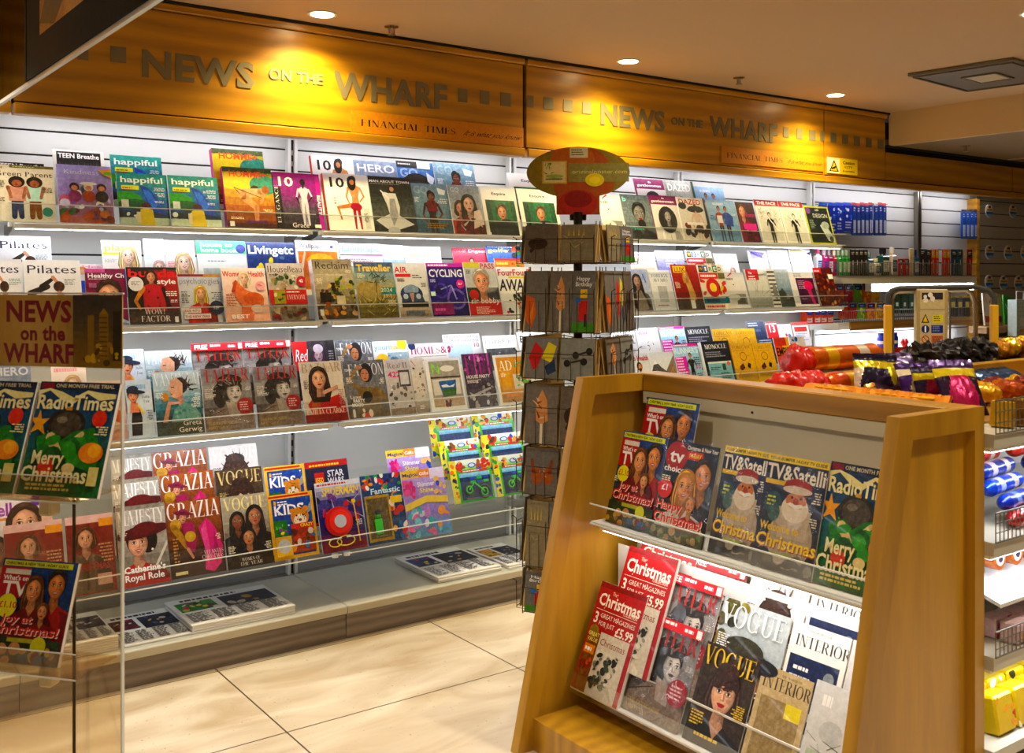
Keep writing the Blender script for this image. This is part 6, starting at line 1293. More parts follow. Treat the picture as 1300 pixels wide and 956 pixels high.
# ---------------------------------------------------------------- newspapers on the base deck
def newspaper(pl, pr, yb, depth, seed, label, n=3, yaw=0):
    x0, x1 = PY(pl, yb, 3.86).x, PY(pr, yb, 3.86).x; w = x1-x0
    o = empty('newspaper_pile', ((x0+x1)/2, 3.85, .1405), (0, 0, yaw), label=label, category='newspapers')
    for i in range(n):
        rr = random.Random(seed+i); t = .006+.002*i
        A = Art(w, depth, seed+i)
        b = MB().rbox(-w/2+rr.uniform(-.004, .004), rr.uniform(0, .006), i*.009, w/2, depth, i*.009+.008, .002, 'paper')
        if i == n-1:
            A.text(['THE GLOBE', 'THE POST', 'THE TIMES', 'DAILY'][seed % 4], .12, .86, .1, '#1c1c20', w=.76, st='s')
            A.rect(.04, .48, .4, .82, ['#3c8c3c', '#5c1c30', '#3c4c7c', '#c8a03c'][seed % 4]); A.blobs(14, ['#e8d84c', '#d83c5c', '#f0e8e0', '#2c2c34', '#7c3c5c'], .06, .5, .38, .8, .02, .05)
            A.rect(.46, .42, .96, .82, '#20243c'); A.blobs(10, ['#c89c5c', '#3c5c8c', '#d8c8b8', '#15151c'], .5, .46, .92, .78, .03, .06)
            for q in range(4): A.lines(.04+.24*q, .38, .2, 9, '#4c4c50', .018, 2.1)
            A.ontop(b, n*.009-.0008, -w/2, 0)
        b.build('newspaper', o)
    return o
newspaper(158, 248, 802, .36, 5, 'flat newspaper with a dark red photo on the base deck beside the acrylic rack', 1)
newspaper(243, 374, 780, .34, 4, 'folded newspaper pile with a green picture on the base deck', 4)
newspaper(556, 636, 722, .40, 6, 'newspaper pile with a blue picture on the base deck near the card spinner', 3)
newspaper(645, 690, 712, .36, 7, 'newspaper pile with a yellow picture on the base deck, partly behind the card spinner', 2)
newspaper(78, 150, 836, .34, 9, 'newspaper stack on the base deck seen through the acrylic rack', 6)
# ---------------------------------------------------------------- hanging glass panel, upper left
hp = empty('hanging_light_panel', (0, 0, 0), label='dark-framed hanging panel with amber glass and a poster, dropping from the ceiling beside the fascia', category='panel')
def hz(Y): return 0
p0, p1 = V((.66, 4.10)), V((.72, 1.2)); dH = (p1-p0); Lh = dH.length; ang = atan2(dH.y, dH.x)
def HP(mb_): return mb_
hp.location = (p0.x, p0.y, 0); hp.rotation_euler = (0, 0, ang)   # local x runs toward the camera, local -y/+y are its faces
ZP = 2.115
def hx(px):   # local x where the sight line at column px meets the panel
    a, b_, c_ = ray(px, 0); d = dH.normalized()
    det = a*(-d.y)-b_*(-d.x); t = (p0.x*(-d.y)-p0.y*(-d.x))/det
    q = V((a*t, b_*t)); return (q-p0).dot(d)
xa = hx(38)
MB().box(0, -.006, ZP+.01, xa, .006, CEIL-.003, 'amber_glass').build('amber_glass', hp)
MB().box(xa, -.012, ZP+.008, Lh, .012, CEIL-.003, 'black_frame').build('dark_board', hp)
MB().box(0, -.006, ZP-.004, Lh, .006, ZP+.008, 'acrylic_edge').build('lower_edge', hp)
MB().box(xa-.01, -.014, ZP+.008, xa+.01, .014, CEIL-.003, 'black_frame').box(0, -.008, ZP+.008, .02, .008, CEIL-.003, 'black_frame').build('mullion', hp)
A = Art(.9, .36, 5); A.bg('#c8862c'); A.grad(['#8c4c1c', '#e0a43c', '#d8943c'], n=6, horiz=True); A.poly([(.0, .1), (.3, .8), (.5, .9), (.45, .3), (.2, 0)], '#3a2414'); A.ell(.55, .4, .12, .3, '#1c140f'); A.poly([(.5, .3), (.62, .9), (.8, .9), (.7, .2)], '#a8642c')
b = MB()
xq = hx(56)
for p, c, n in A.P: b.face([(xq+a*.9, -.0125-n*1e-4, 2.235+q*.36) for a, q in p], 'print', c)
b.build('poster', hp)
b = MB()
for i in range(2):
    b.cyl((.25+.2*i, -.05, 2.20), (.25+.2*i, -.05, 2.27), .03, 'acrylic_amber', n=12).cyl((.25+.2*i, -.05, 2.27), (.25+.2*i, -.05, 2.30), .012, 'chrome', n=10)

# ---------------------------------------------------------------- acrylic leaflet rack, left
phi = radians(76)
RD = V((sin(phi)*VY-cos(phi)*VX, -sin(phi)*VX-cos(phi)*VY, 0)).normalized()
RYAW = atan2(RD.y, RD.x)
org = PF(155, 420, 2.5); org.z = 0
rack = empty('leaflet_rack', org, (0, 0, RYAW), label='clear acrylic leaflet rack with a slim metal frame, holding listings magazines under the shop sign', category='display rack')
def rk(px, py, off=0.0):   # local x, z of a pixel on the rack plane shifted 'off' toward the viewer (-y local)
    a, b_, c_ = ray(px, py); n = V((-RD.y, RD.x, 0)); o2 = org-n*off
    t = (o2.x*n.x+o2.y*n.y)/(a*n.x+b_*n.y)
    q = V((a*t, b_*t, EYE+c_*t)); return (q-org).dot(RD), q.z
MB().box(-.60, .0, .0, .0, .006, 1.30, 'acrylic_amber').build('back_panel', rack)
MB().box(-.003, -.002, 0, .001, .008, 1.30, 'acrylic_edge').build('panel_edge', rack)
xr, zr = rk(157, 630); 
for (yy, lab) in ((631, 'upper pocket'), (852, 'lower pocket')):
    _, z = rk(60, yy, .13)
    pk = MB()
    pk.box(-.60, -.15, z-.006, -.015, 0, z-.001, 'acrylic_amber').box(-.60, -.153, z-.006, -.015, -.149, z+.055, 'acrylic_amber')
    pk.build('pocket', rack)
    MB().box(-.60, -.1535, z-.007, -.015, -.1525, z-.003, 'acrylic_edge').box(-.60, -.1535, z+.053, -.015, -.1525, z+.056, 'acrylic_edge').build('pocket_edge', rack)
    MB().rbox(-.16, -.10, z-.055, -.125, -.06, z-.006, .005, 'sign_board').build('clip', rack)
MB().tube([(-.12, -.02, 0), (-.12, -.02, .96), (-.10, -.03, 1.0)], .004, 'rack_wire').tube([(-.55, -.02, 0), (-.55, -.02, 1.0)], .004, 'rack_wire').build('frame', rack)
MB().rbox(-.62, -.17, 0, .02, .1, .04, .01, 'stand_wood').build('foot_board', rack)
# sign board
xl_, zt_ = rk(0, 374, .02); xr_, _ = rk(155, 374, .02); _, zb_ = rk(80, 466, .02)
full = .36; A = Art(full, zt_-zb_, 3)
A.bg('#e8c47c'); A.grad(['#e4b868', '#f0cc84', '#e0bc78', '#a88c58', '#7c6c4c'], n=14, horiz=True)
A.rect(.62, 0, 1, 1, '#6a5a40'); A.grad(['#a8802c', '#8c7038', '#5c5448', '#4c4a4c'], .62, 1, .0, 1, 10)
A.text('NEWS', .08, .63, .29, '#9c1c40', w=.53, st='x'); A.text('on the', .2, .37, .2, '#9c1c40', w=.36, st='x'); A.text('WHARF', .07, .06, .26, '#9c1c40', w=.56, st='x')
for x, h_, w_ in ((.76, .72, .05), (.86, .74, .07), (.96, .78, .06)): A.rect(x-w_/2, .1, x+w_/2, h_, '#b08a30' if x < .9 else '#3c3424'); 
A.poly([(.825, .74), (.895, .74), (.86, .82)], '#c8a040'); A.blobs(20, ['#e0b82c', '#c89018', '#5c4c1c', '#f0cc4c'], .7, .06, 1, .34, .01, .03)
for i in range(9): A.rect(.83, .16+.065*i, .89, .175+.065*i, '#6a5424')
b = MB().box(-full/2, .0004, 0, full/2, .004, zt_-zb_, 'paper_warm'); A.onto(b, 'card')
sg = b.build('shop_sign', loc=org+RD*(xr_-full/2)-V((-RD.y, RD.x, 0))*.02+V((0, 0, zb_)), rot=(0, 0, RYAW), label='gold shop sign card with maroon lettering and tower photo on the acrylic rack', category='sign')
MB().box(-full/2-.004, -.003, -.004, full/2+.004, -.0015, zt_-zb_+.004, 'acrylic').box(-full/2-.004, -.0035, zt_-zb_+.002, full/2+.004, .004, zt_-zb_+.006, 'acrylic_edge').build('clear_sleeve', sg)
def rack_mag(key, pxl, pxr, pyt, pyb, label):
    off_t, tl = .03, radians(19)
    x0, zt = rk(pxl, pyt, off_t); x1, _ = rk(pxr, pyt, off_t)
    _, z = rk(60, pyb, .13)
    h = (zt-z)/cos(tl)
    P = org+RD*((x0+x1)/2)-V((-RD.y, RD.x, 0))*(off_t+h*sin(tl))+V((0, 0, z))
    return magazine(key, P, x1-x0, h, tl, RYAW, label, thick=.012, spine='#1c2c2c')
rack_mag('radio', 53, 153, 484, 631, 'green festive listings magazine in the acrylic rack, whole cover in view')
rack_mag('radio', -54, 48, 482, 631, 'green festive listings magazine in the acrylic rack, cut by the edge of the view')
rack_mag('joytv', 6, 100, 708, 852, 'blue and red festive TV listings magazine in the lower acrylic pocket')

# ---------------------------------------------------------------- wooden display stand, right
SX0, SX1, SY0, SY1, SZ = 2.155, 2.52, 1.42, 2.62, 1.165
SLOPE = .23
def front(z): return SX0-(SZ-z)*SLOPE
stand = empty('display_stand', (0, 0, 0), label='large wooden magazine display stand with sloping sides and a cream metal back', category='display stand')
def side(y0, y1, outer, name):
    t = .024
    ctr = MB().prism([(front(0), 0), (SX1, 0), (SX1, SZ), (SX0, SZ)], y0+t, y1-.003, 'y', 'stand_wood')
    o = ctr.build(name, stand)
    for (a, c_) in ((y0, y0+t), (y1-.003, y1)):
        fr = MB(); w = .058
        def quad(p): fr.prism(p, a, c_, 'y', 'stand_wood')
        quad([(front(0), 0), (front(0)+w, 0), (SX0+w-.03*SLOPE, SZ-w), (SX0, SZ)])
        quad([(SX1-w*.75, 0), (SX1, 0), (SX1, SZ), (SX1-w*.75, SZ-w)])
        quad([(SX0, SZ), (SX0+w-.03*SLOPE, SZ-w), (SX1-w*.75, SZ-w), (SX1, SZ)])
        quad([(front(0)+w, 0), (SX1-w*.75, 0), (SX1-w*.75, .08), (front(.08)+w, .08)])
        fr.build('frame', o)
    return o
side(SY0, SY0+.036, 1, 'end_panel'); side(SY1-.036, SY1, 0, 'end_panel')
ya, yb = SY0+.036, SY1-.036
MB().rbox(SX1-.1, ya, SZ-.06, SX1, yb, SZ, .004, 'rail_wood').build('top_rail', stand)
MB().box(SX1-.1, ya+.001, SZ-.10, SX1-.092, yb-.001, SZ-.061, 'cream_metal').cyl((SX1-.102, 2.1, SZ-.082), (SX1-.1, 2.1, SZ-.082), .004, 'dark').cyl((SX1-.102, 2.56, SZ-.082), (SX1-.1, 2.56, SZ-.082), .004, 'dark').build('back_lip', stand)
MB().prism([(SX1-.08, SZ-.06), (SX1-.07, SZ-.06), (2.36, .1), (2.35, .1)], ya+.001, yb-.001, 'y', 'cream_metal').build('back_panel', stand)
# upper shelf with acrylic lip and the lamp below it
MB().box(2.185, ya+.001, .686, 2.40, yb-.001, .692, 'white_metal').build('upper_shelf', stand)
lipo = MB().box(2.181, ya+.001, .686, 2.184, yb-.001, .75, 'acrylic').build('upper_lip', stand)
MB().box(2.180, ya+.001, .748, 2.185, yb-.001, .752, 'acrylic_edge').box(2.180, ya+.001, .683, 2.185, yb-.001, .687, 'acrylic_edge').build('lip_edge', lipo)
lb = MB().box(2.20, ya+.03, .668, 2.26, yb-.03, .685, 'white_metal').build('light_bar', stand)
MB().box(2.205, ya+.04, .664, 2.255, yb-.04, .668, 'led_soft').build('diffuser', lb)
for i, (x, z) in enumerate(((2.10, .17), (2.16, .27), (2.22, .37))):
    MB().box(x, ya+.001, z-.006, x+.09, yb-.001, z, 'white_metal').box(x+.086, ya+.001, z, x+.09, yb-.001, z+.10 if i < 2 else .6, 'white_metal').build('step', stand)
MB().box(2.085, ya+.001, .16, 2.088, yb-.001, .23, 'acrylic').build('lower_lip', stand)
MB().box(1.95, ya, .0, 2.5, yb, .10, 'stand_wood').build('plinth', stand)
G5, G6 = 'TV listings magazines on the display stand', 'magazines on the lower tiers of the display stand'
def sm(key, pxl, pxr, pyt, X, tl, zb, label, group, w=None, **k):
    tl = radians(tl)
    a, e = PX(pxl, pyt, X), PX(pxr, pyt, X)
    wd = w if w else a.y-e.y
    h = (a.z-zb)/cos(tl)
    return magazine(key, (X-h*sin(tl), a.y-wd/2, zb), wd, h, tl, -pi/2, label, group=group, **k)
sm('joytv', 823, 889, 504, 2.372, 15, .79, 'blue and red festive TV magazine standing highest in the corner of the stand', G5, spine='#141c30')
sm('joytv', 793, 849, 546, 2.30, 15, .694, 'blue and red festive TV magazine in front, in the corner of the stand', G5, spine='#141c30')
sm('tvchoice', 849, 915, 557, 2.294, 15, .694, 'TV magazine with a red circle logo and a smiling family, on the stand', G5, spine='#141c30', wrap=True)
sm('satellite', 922, 982, 565, 2.300, 15, .694, 'yellow-topped TV magazine with a bearded figurine next to the family cover', G5, spine='#141c30', wrap=True)
sm('satellite', 977, 1054, 575, 2.292, 15, .694, 'yellow-topped TV magazine with a bearded figurine next to the green one', G5, spine='#141c30', wrap=True)
sm('radio', 1056, 1140, 585, 2.300, 15, .694, 'green festive listings magazine against the end panel of the stand', G5, spine='#141c30', w=.226)
XA, XB_, XC = 2.335, 2.285, 2.23
sm('xmas', 818, 887, 680, XA, 22, .372, 'red festive multipack, rearmost of three, showing only its price', G6, wrap=False, thick=.012, spine='#8c1018')
sm('voguewhite', 957, 1031, 722, XA, 22, .372, 'pale fashion cover with tousled brown hair on the rear lower tier', G6)
sm('interiorsc', 1034, 1106, 744, XA, 22, .372, 'white cover with a navy panel on the rear lower tier', G6)
sm('tatler', 880, 948, 712, XA, 22, .372, 'wrapped portrait magazine on the rear lower tier with a red banner', G6, gift=price_band)
sm('xmas', 800, 862, 692, XB_, 22, .272, 'red festive multipack, middle of three', G6, thick=.012, spine='#8c1018')
sm('tatler', 848, 918, 731, XB_, 22, .272, 'wrapped portrait magazine with a red banner on the middle lower tier', G6, wrap=True, gift=price_band)
sm('voguehat', 921, 1006, 757, XB_, 22, .272, 'fashion cover with a black hat on the middle lower tier', G6)
sm('interiorsc', 1009, 1082, 787, XB_, 22, .272, 'white cover with a navy panel on the middle lower tier', G6)
sm('greyarch', 1084, 1130, 812, XB_, 22, .272, 'pale architecture cover against the end panel', G6)
sm('xmas', 765, 823, 737, XC, 23, .172, 'red festive multipack, front copy showing its whole cover', G6, thick=.014, spine='#8c1018')
sm('tatler', 823, 893, 783, XC, 23, .172, 'wrapped portrait magazine with a red banner on the front lower tier', G6, wrap=True, gift=price_band)
sm('voguegold', 899, 967, 813, XC, 23, .172, 'dark fashion cover with yellow title on the front lower tier', G6)
sm('interiorst', 970, 1034, 842, XC, 23, .172, 'tan interiors cover on the front lower tier', G6)
sm('greyarch', 1038, 1100, 862, XC, 23, .172, 'pale architecture cover low against the end panel', G6)

# ---------------------------------------------------------------- card spinner
cc = V((2.36, 2.86))
SP = empty('card_spinner', (cc.x, cc.y, 0), (0, 0, radians(-62.5)), label='wire greeting card spinner with an oval header sign', category='card rack')
def zc(py, z=3.45): return EYE+(350-py)*z/FL
HS = .135
MB().cyl((0, 0, .05), (0, 0, 1.73), .016, 'pole_metal', n=12).build('pole', SP)
MB().cyl((0, 0, 0), (0, 0, .03), .17, 'pole_metal', n=28, r2=.15).cyl((0, 0, .03), (0, 0, .06), .05, 'pole_metal', n=16, r2=.03).build('foot', SP)
tiers = [(283, 333, 2), (342, 425, 3), (431, 487, 2), (493, 573, 2), (578, 640, 2), (646, 735, 3), (742, 796, 2)]
CARDART = {}
def card_art(i, w, h):  # grey grounds: the shade on white cards is put into the colours
    A = Art(w, h, 40+i); j = i % 8
    g = '#8a857a'
    if j == 0: A.bg('#6f6558'); A.ell(.4, .5, .3, .16, '#3a281c'); A.limb(.2, .3, .5, .6, .1, .06, '#3a281c')
    elif j == 1: A.bg('#8c8368'); A.strokes(8, ['#a8985c', '#5c5840', '#c8b878'], .15, .3, .85, .7, .3, .02); [A.poly([(.2+.15*q, .7), (.22+.15*q, .9), (.24+.15*q, .7)], '#e8c84c') for q in range(4)]
    elif j == 2: A.bg('#77736b'); A.poly([(.0, .6), (.4, .55), (.5, .3), (.3, .05), (.0, .2)], '#d8641c'); A.poly([(.3, .1), (.4, .5), (.2, .3)], '#e8942c')
    elif j == 3: A.bg('#777066'); A.limb(.5, .0, .5, .4, .08, .08, '#e8dcc0'); A.poly([(.3, .4), (.35, .75), (.5, .92), (.65, .75), (.7, .4), (.5, .34)], '#d8a06c'); A.strokes(8, ['#8c4424', '#e8c8a0'], .35, .42, .62, .8, .2, .05)
    elif j == 4: A.bg('#6c6a64'); A.text('Happy', .16, .84, .07, '#fff', w=.6, st='r'); A.text('Birthday', .12, .75, .07, '#fff', w=.74, st='r'); A.rect(.36, .56, .66, .7, '#e8c01c'); A.strokes(3, ['#1c1c1c'], .45, .6, .6, .66, .2, .02); A.rect(.3, .2, .7, .52, '#c8241c'); A.rect(.15, .48, .36, .56, '#3c7cc8'); A.rect(0, .02, 1, .16, '#4c8c2c'); A.rect(.55, .1, .64, .3, '#1c1c1c')
    elif j == 5: A.bg('#7c7c74'); A.poly([(.1, .5), (.3, .9), (.55, .7), (.4, .3), (.25, .2)], '#c8241c'); A.poly([(.5, .5), (.7, .9), (.95, .8), (.8, .4)], '#e8d84c'); A.poly([(.6, .3), (.9, .5), (.95, .2), (.7, .1)], '#2c3c5c')
    elif j == 6: A.bg('#8a8c84'); [A.dot(x, y, .1, '#1c1a18') for x, y in ((.2, .4), (.45, .6), (.7, .45), (.85, .7))]; A.limb(.2, .4, .7, .5, .05, .05, '#2c2824'); A.limb(.45, .6, .85, .7, .05, .05, '#2c2824')
    else: A.bg('#6c6862'); A.ell(.35, .4, .16, .2, '#a85c24'); A.ell(.68, .42, .16, .2, '#a85c24'); A.limb(.25, .5, .2, .75, .12, .08, '#8c4418'); A.limb(.75, .5, .8, .75, .12, .08, '#8c4418'); A.strokes(6, ['#e8c898'], .25, .4, .8, .6, .1, .02)
    return A
CDESC = ['dark brown dog picture', 'row of gold candles picture', 'orange fox picture', 'ice lolly picture', 'birthday gift drawing', 'red and yellow petals', 'black bicycle drawing', 'brown boots picture']
TN_ = ['top tier', 'second tier', 'third tier', 'fourth tier', 'fifth tier', 'sixth tier', 'lowest tier']
FN = ['face toward the shelves edge', 'face toward the stand', 'back face']
ptype = [[0, 1, 0], [2, 3, 4], [5, 6], [3, 0], [7, 6], [1, 2, 3], [4, 7]]
CARDS = {}
for ti, (pt, pb, nc) in enumerate(tiers):
    z1, z0 = zc(pt), zc(pb); hh = z1-z0
    wb = MB()
    for fc in range(4):
        ca, sa = cos(fc*pi/2), sin(fc*pi/2)
        def T(x, y, z): return (x*ca-y*sa, x*sa+y*ca, z)
        n = nc
        pw = 2*HS/n
        y = -HS
        wb.tube([T(-HS, y-.045, z0+hh*.62), T(HS, y-.045, z0+hh*.62)], .0018, 'rack_wire', n=5).tube([T(-HS, y-.045, z0+.005), T(HS, y-.045, z0+.005)], .0018, 'rack_wire', n=5).tube([T(-HS, y+.01, z0), T(HS, y+.01, z0)], .0018, 'rack_wire', n=5)
        for k in range(n+1):
            x = -HS+pw*k
            wb.tube([T(x, y+.01, z1+.01), T(x, y+.01, z0-.002), T(x, y-.045, z0-.002), T(x, y-.047, z0+hh*.66), T(x+.006, y-.058, z0+hh*.70)], .0018, 'rack_wire', n=5)
        for k in range(n):
            x = -HS+pw*(k+.5); wb.tube([T(x-.018, y-.045, z0), T(x-.018, y-.046, z0+hh*.5), T(x+.018, y-.046, z0+hh*.5), T(x+.018, y-.045, z0)], .0014, 'rack_wire', n=5)
        wb.tube([T(-HS, y+.01, z1-.01), (0, 0, z1-.01)], .002, 'rack_wire', n=5)
        if fc == 2: continue
        for k in range(n):
            for q in range(3):      # front card and the ones tucked behind it
                ai = ptype[ti][k % len(ptype[ti])] if fc == 0 else (ti+k*3+fc) % 8
                key = (ai if q == 0 else -1, n)
                cw, ch = pw*.93, hh*.97
                lean = radians(5+2*q)
                X = -HS+pw*(k+.5)+random.uniform(-.003, .003)+.004*q; Yl = y-.036+.013*q
                px_, py_, _ = T(X, Yl, 0)
                ry = radians(-62.5)
                wx, wy = cc.x+px_*cos(ry)-py_*sin(ry), cc.y+px_*sin(ry)+py_*cos(ry)
                b = MB(); t = .003 if q == 0 else .006
                b.box(-cw/2, .0003, 0, cw/2, t, ch, 'paper_warm' if q else 'card', None if q else '#8a8478')  # white card body, greyed to carry its shade
                if q == 0: card_art(ai, cw, ch).onto(b, 'card', 0)
                lab = (CDESC[ai]+' greeting card, ' if q == 0 else 'kraft-edged card tucked behind, ')+TN_[ti]+' of the spinner, '+['broad front', 'stand side', '', 'shelves side'][fc]
                b.build('greeting_card', loc=(wx, wy, z0+.003), rot=(-lean, radians(random.uniform(-2.5, 2.5)) if q else 0, ry+fc*pi/2), label=lab, category='card', group='greeting cards in the spinner, '+TN_[ti])
    wb.build('wire_tier', SP)
# oval header, facing the shop
nrm = atan2(-cc.y, -cc.x)+pi/2
hd = empty('header_board', (cc.x, cc.y, zc(272, 3.68)), (0, 0, nrm), label='oval fruit-patterned header sign of the card spinner', category='sign')
W_, Hs_ = .372, .245; A = Art(W_, Hs_, 9)
def oval_mask(A, cx, cy, rx, ry):
    return A
ov = MB(); pts = [(W_/2*cos(2*pi*i/48), .152+.093*sin(2*pi*i/48)) for i in range(48)]
ov.prism(pts, 0, .006, 'y', 'card', '#7c6c2c'); ov.prism([(-.078, 0), (.078, 0), (.078, .09), (-.078, .09)], 0.0002, .0058, 'y', 'card', '#a8481c')
def disc(cx, cz, rx, rz, col, k, n=28, a0=0, a1=2*pi):
    q = []
    for i in range(n+1):
        a = a0+(a1-a0)*i/n; x, z = cx+rx*cos(a), cz+rz*sin(a)
        dd = (x/(W_/2))**2+((z-.152)/.093)**2
        if dd > .985 and not (abs(x) < .078 and z < .12):
            s_ = sqrt(.985/dd); x, z = x*s_, .152+(z-.152)*s_
        if abs(x) < .3 and z < 0: z = 0
        q.append((x, -k*1.5e-4, z))
    ov.face(q, 'card', col)
disc(0, .152, W_/2-.001, .092, '#8c7a34', 1); disc(.02, .12, .11, .125, '#a8521c', 2); disc(-.02, .2, .08, .06, '#b8641c', 3); disc(.0, .04, .07, .05, '#b03a2c', 4); disc(.0, .055, .05, .03, '#8c2018', 5)
ov.face([(-.035, -.0011, .118), (.183, -.0011, .118), (.183, -.0011, .186), (-.035, -.0011, .186)], 'card', '#8c8448')
ov.face([(-.13, -.0011, .112), (-.04, -.0011, .112), (-.04, -.0011, .195), (-.13, -.0011, .195)], 'card', '#c8a85c'); ov.face([(-.125, -.0012, .117), (-.045, -.0012, .117), (-.045, -.0012, .19), (-.125, -.0012, .19)], 'card', '#d8c890')
AA = Art(.08, .07, 3); AA.strokes(12, ['#7c9c3c', '#4c7c2c'], .05, .4, .4, .95, .3, .04); AA.ell(.5, .3, .4, .1, '#9cac5c'); AA.text('cards', .1, .1, .12, '#5c6c2c', w=.8, st='r')
for p, c, n in AA.P: ov.face([(-.125+a*.08, -.0013-n*5e-5, .118+q*.07) for a, q in p], 'card', c)
AA = Art(.2, .012, 3); AA.text('originalposter.com', 0, 0, 1, '#d8cc8c', w=1, st='r')
for p, c, n in AA.P: ov.face([(-.022+a*.2, -.0016, .148+q*.014) for a, q in p], 'card', c)
disc(.06, .125, .034, .024, '#e0c81c', 10); disc(.06, .125, .02, .013, '#f0dc4c', 11)
ov.face([(-.03, -.0021, .205), (.035, -.0021, .205), (.035, -.0021, .242), (-.03, -.0021, .242)], 'card', '#d8cfa8')
AA = Art(.06, .03, 3); AA.lines(.05, .75, .9, 3, '#4c4430', .13, 2.2)
for p, c, n in AA.P: ov.face([(-.027+a*.06, -.0023, .209+q*.03) for a, q in p], 'card', c)
ov.build('oval_board', hd)
MB().cyl((0, .012, -.02), (0, .012, .06), .008, 'pole_metal').rbox(-.03, .006, -.02, .03, .02, .004, .002, 'pole_metal').build('bracket', hd)
# ---------------------------------------------------------------- toiletries bay (beyond the magazines)
YS = 4.20
def XY(px, Y=YS): return PY(px, 350, Y).x
def ZY(px, py, Y=YS): return PY(px, py, Y).z
zA = ZY(1150, 350.5)
sa = empty('wire_shelf', (0, 0, 0), label='grey metal shelf with a wire front holding mouthwash and brushes', category='shelf')
xa0, xa1 = XY(1040), XY(1239)
MB().box(xa0, YS, zA-.045, xa1, YB-.02, zA-.004, 'grey_panel').box(xa0, YS-.004, zA-.05, xa1, YS, zA, 'deck_metal').build('board', sa)
w = MB()
for zz in (zA+.092, zA+.002): w.tube([(XY(1062), YS-.006, zz), (xa1, YS-.006, zz)], .0025, 'wire', n=5)
x = XY(1062)
while x < xa1: w.tube([(x, YS-.006, zA), (x, YS-.006, zA+.092)], .0016, 'wire', n=4); x += .022
w.build('wire_front', sa)
l = MB().box(XY(1108), YS+.01, zA-.105, xa1-.02, YS+.06, zA-.051, 'white_metal').build('light_tube', sa); MB().box(XY(1108)+.004, YS+.004, zA-.102, xa1-.024, YS+.01, zA-.056, 'led').build('diffuser', l)
zB = ZY(1150, 406)
sb_ = empty('lower_wire_shelf', (0, 0, 0), label='wooden-edged shelf holding hanging sweets and mints behind the step stool', category='shelf')
MB().box(XY(1064), YS, zB-.035, xa1, YB-.02, zB-.003, 'white_metal').box(XY(1078), YS-.012, zB-.055, xa1, YS, zB+.002, 'shelf_wood').build('board', sb_)
w = MB()
for zz in (zB+.075,): w.tube([(XY(1064), YS-.016, zz), (xa1, YS-.016, zz)], .0025, 'wire', n=5)
x = XY(1064)
while x < xa1: w.tube([(x, YS-.016, zB), (x, YS-.016, zB+.075)], .0016, 'wire', n=4); x += .024
w.build('wire_front', sb_)
l = MB().box(XY(1068), YS+.10, zB-.06, xa1-.02, YS+.15, zB-.036, 'white_metal').build('light_tube', sb_); MB().box(XY(1068)+.004, YS+.105, zB-.064, xa1-.024, YS+.145, zB-.06, 'led').build('diffuser', l)
zC = ZY(1130, 441)
sc_ = MB().box(5.53, YS-.05, zC-.03, XPOST-.01, YB-.02, zC-.002, 'white_metal'); sc_.box(5.53, YS-.056, zC-.032, XPOST-.01, YS-.05, zC+.004, 'ribbon'); sc_.build('low_shelf', label='white shelf with a red front strip behind the sweet counter', category='shelf')
MB().box(XY(1028), YS+.0, zB-.04, XY(1063)-.004, YB-.02, zB-.004, 'white_metal').build('small_shelf', label='short white shelf under the orange and blue cartons', category='shelf')

def bottle(name, x, z, w, h, body, cap, label, group, Y=YS+.01, style='bottle', cat=None):
    b = MB(); d = min(w*.8, .06)
    if style == 'bottle':
        b.rbox(-w/2, 0, 0, w/2, d, h*.72, .008, 'pack', body).cyl((0, d/2, h*.72), (0, d/2, h*.80), w*.26, 'pack', body, n=10, r2=w*.2)
        A = Art(w*.8, h*.4, int(x*50)); A.bg('#e8e8e4' if body < '#c' else '#2c5c8c'); A.lines(.1, .75, .8, 4, body, .07)
        for p, c, n in A.P: b.face([(-w*.4+a*w*.8, -.0005-n*5e-5, h*.15+q*h*.4) for a, q in p], 'print', c)
        o = b.build(name, loc=(x, Y, z), label=label, category=cat or name.replace('_', ' '), group=group)
        MB().cyl((0, d/2, h*.79), (0, d/2, h), w*.28, 'pack', cap, n=12).build('cap', o)
    else:
        b.rbox(-w/2, 0, 0, w/2, .012, h, .003, 'print', body)
        A = Art(w*.9, h*.92, int(x*50))
        A.rect(0, .7, 1, 1, cap); A.limb(.5, .08, .5, .6, .22, .14, '#f4f0ea'); A.limb(.5, .08, .5, .4, .16, .12, cap); A.lines(.1, .9, .8, 2, '#fff', .03)
        for p, c, n in A.P: b.face([(-w*.45+a*w*.9, -.0005-n*5e-5, h*.04+q*h*.92) for a, q in p], 'print', c)
        o = b.build(name, loc=(x, Y, z), label=label, category=cat or name.replace('_', ' '), group=group)
    return o
TG = 'toiletries on the wire shelf'
